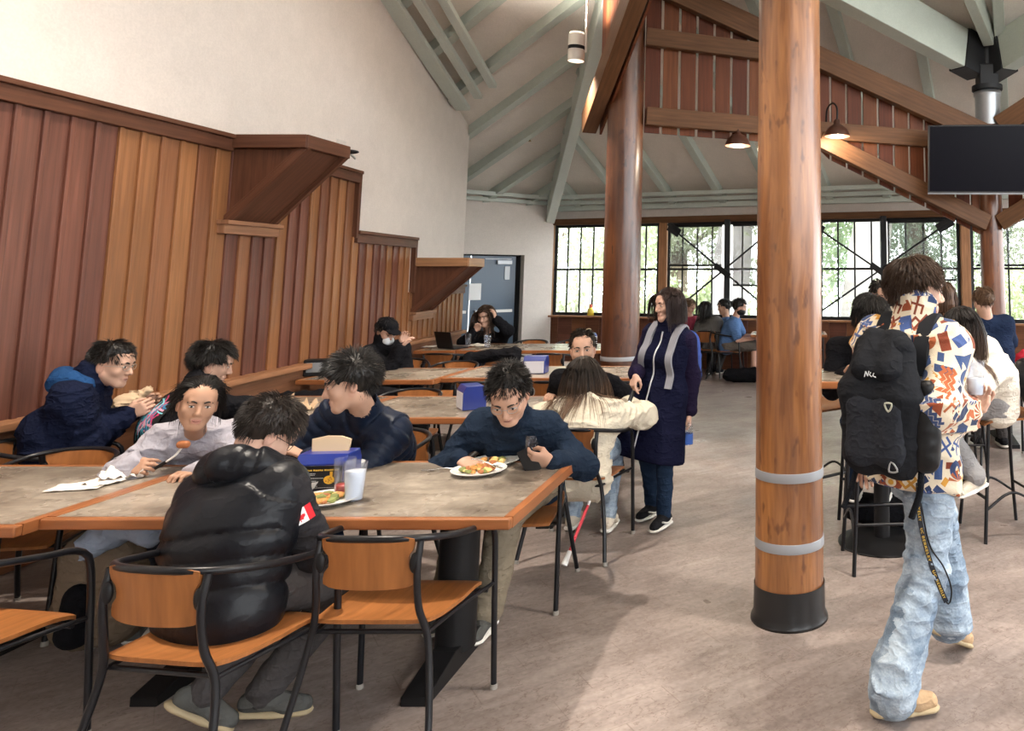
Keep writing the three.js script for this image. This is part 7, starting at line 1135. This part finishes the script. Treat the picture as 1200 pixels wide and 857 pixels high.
// ---------------------------------------------------------------- roller shades and the garden beyond the glass
const shadeCloth = std({ color: lin(0.20, 0.22, 0.23), roughness: 0.9, transparent: true, opacity: 0.42, side: THREE.DoubleSide });
[[2.66, 3.70, 1.86, 'see-through roller shade half lowered behind the bearded man'], [3.92, 5.6, 1.5, 'long see-through roller shade behind the near log column'], [6.74, 7.88, 1.6, 'see-through roller shade behind the patterned fleece'], [8.2, 11.0, 1.84, 'see-through roller shade above the navy sweater']].forEach(([s0, s1, h, lab]) => {
  const g = thing('roller_shade', lab, 'roller shade', far((s0 + s1) / 2, 0, 0.06)), o = g.position; part('shade_cloth', bar(far(s0, (h + HEAD - 0.09) / 2, 0.06).sub(o), far(s1, (h + HEAD - 0.09) / 2, 0.06).sub(o), 0.002, HEAD - 0.09 - h), shadeCloth, g); part('hem_bar', bar(far(s0, h, 0.06).sub(o), far(s1, h, 0.06).sub(o), 0.02, 0.035), MAT.steel, g); part('roller', rod(far(s0, HEAD - 0.07, 0.06).sub(o), far(s1, HEAD - 0.07, 0.06).sub(o), 0.03), MAT.steel, g);
});
{
  const gt = tex(256, 256, (u, v) => mixc([168, 165, 156], [208, 205, 196], pn(u, v, 8, 8, 101, 4)));
  const outer = new THREE.Shape(); outer.moveTo(-60, -60); outer.lineTo(60, -60); outer.lineTo(60, 60); outer.lineTo(-60, 60); outer.closePath();
  const hole = new THREE.Path(); hole.moveTo(-9, -8.2); hole.lineTo(-9, 12); hole.lineTo(CORNER[0], CORNER[1] + 0.2); hole.lineTo(10.1, 10.6); hole.lineTo(10.1, -8.2); hole.closePath(); outer.holes.push(hole);
  const g = uvBox(new THREE.ExtrudeGeometry(outer, { depth: 0.3, bevelEnabled: false }).rotateX(-PI / 2).translate(0, -0.5, 0)); struct('ground', g, std({ map: scaled(gt, 0.3, 0.3), roughness: 0.95 }), 'pale paved ground of the garden outside', 'ground');
}
const barkT = tex(256, 256, (u, v) => mixc([130, 124, 120], [205, 200, 196], pn(u, v, 10, 4, 111, 4))), barkMats = [std({ map: scaled(barkT, 2, 0.4), roughness: 0.9 }), std({ map: scaled(barkT, 2, 0.4), color: lin(0.5, 0.42, 0.36), roughness: 0.9 })];
const leafMats = [[0.50, 0.56, 0.34], [0.40, 0.48, 0.30], [0.58, 0.62, 0.46], [0.30, 0.38, 0.26]].map((c) => phy({ color: lin(...c), roughness: 0.8, transmission: 0.4, thickness: 0, side: THREE.DoubleSide }));
const leafGeo = (() => { const g = new THREE.BufferGeometry(); g.setAttribute('position', new THREE.Float32BufferAttribute([0, 0, 0, 0.045, 0.06, 0.012, 0, 0.15, 0, -0.045, 0.06, 0.012], 3)); g.setIndex([0, 1, 2, 0, 2, 3]); g.computeVertexNormals(); return g; })();
function foliage(parent, n, centre, r, mat, seed, size = 1) {
  const q = mulberry(seed), m = new THREE.InstancedMesh(leafGeo, mat, n), M = new THREE.Matrix4(), e = new THREE.Euler(), qu = new THREE.Quaternion();
  for (let i = 0; i < n; i++) { let x, y, z; do { x = q() * 2 - 1; y = q() * 2 - 1; z = q() * 2 - 1; } while (x * x + y * y + z * z > 1 || fbm(x * 2.6 + seed, y * 2.6, z * 2.6, 3) < 0.02); qu.setFromEuler(e.set(q() * 6.3, q() * 6.3, q() * 6.3)); const s = (0.7 + 0.9 * q()) * size; M.compose(new V3(centre.x + x * r[0], centre.y + y * r[1], centre.z + z * r[2]), qu, new V3(s, s, s)); m.setMatrixAt(i, M); }
  m.name = 'foliage'; m.castShadow = m.receiveShadow = true; m.userData.kind = 'stuff'; parent.add(m);
}
function tree(x, d, h, r, lean, crown, cr, leafI, barkI, label, n0, seed) {
  const n = Math.round(n0 * 1.0);
  const g = thing('tree', label, 'tree', W(x, -0.2, d), 0, 'trees in the garden beyond the windows'), top = new V3(lean * h, h, 0);
  const trunk = tube([new V3(0, 0, 0), new V3(lean * h * 0.3, h * 0.4, 0.05), top], r, 16, 14); { const p = trunk.attributes.position; for (let i = 0; i < p.count; i++) { const k = 1 + 0.12 * noise3(p.getX(i) * 4 + seed, p.getY(i) * 1.5, p.getZ(i) * 4); const yy = p.getY(i) / h, c = lean * h * yy; p.setX(i, c + (p.getX(i) - c) * k * (1.25 - 0.5 * yy)); p.setZ(i, p.getZ(i) * k * (1.25 - 0.5 * yy)); } trunk.computeVertexNormals(); }
  part('trunk', trunk, barkMats[barkI], g);
  const q = mulberry(seed + 40); for (let i = 0; i < 3; i++) { const a = q() * 6.3, y0 = h * (0.35 + 0.18 * i); const b0 = new V3(lean * y0, y0, 0); part('branch', rod(b0, b0.clone().add(new V3(cos(a) * cr[0] * 0.7, h * 0.25, sin(a) * cr[2] * 0.6)), r * 0.4, 8, r * 0.15), barkMats[barkI], g); }
  foliage(g, n, new V3(lean * h, crown, 0), cr, leafMats[leafI], seed, 0.95);
}
tree(-7.2, 22, 6, 0.22, 0.05, 3.2, [3.2, 3.0, 2.6], 2, 1, 'leafy tree beyond the corner window', 9000, 11);
tree(-3.4, 24, 7, 0.25, -0.04, 3.4, [3.4, 3.2, 2.6], 2, 1, 'leafy tree showing beside the first log column', 9000, 13);
tree(-1.6, 19.5, 7, 0.42, 0.10, 4.6, [3.0, 2.2, 2.4], 0, 0, 'thick leaning grey trunk behind the braced window', 5000, 17);
tree(0.3, 25, 7, 0.3, 0.0, 3.4, [3.0, 3.2, 2.4], 1, 1, 'dark green tree behind the near log column', 7000, 19);
tree(1.9, 20.5, 8, 0.5, 0.14, 5.2, [3.0, 2.0, 2.4], 2, 0, 'pale leaning trunk behind the second brace', 4000, 23);
tree(4.0, 23.5, 7, 0.32, -0.05, 3.4, [3.2, 3.2, 2.6], 3, 1, 'dark green tree beyond the patterned fleece', 8000, 29);
tree(7.6, 22, 7, 0.3, 0.03, 3.2, [3.2, 3.2, 2.6], 2, 1, 'leafy tree beyond the last windows', 8000, 31);
for (const [x, d, r, li, lab, s] of [[-6.0, 19.2, [1.8, 1.1, 1.0], 2, 'pale green shrub under the corner window', 51], [-2.6, 20.5, [1.6, 1.0, 1.0], 0, 'bright shrub beside the thick grey trunk', 53], [2.9, 18.6, [1.6, 1.0, 0.9], 2, 'pale shrub under the second brace', 55], [5.8, 18.5, [1.9, 1.2, 1.0], 0, 'bright shrub beyond the column with the screen', 57]]) { const g = thing('shrub', lab, 'shrub', W(x, -0.2, d), 0, 'shrubs in the garden beyond the windows'); foliage(g, 5000, new V3(0, r[1] * 0.9, 0), r, leafMats[li], s, 0.8); part('stem', rod(new V3(0, 0, 0), new V3(0, r[1], 0), 0.06), barkMats[1], g); }
renderer.render(scene, camera);
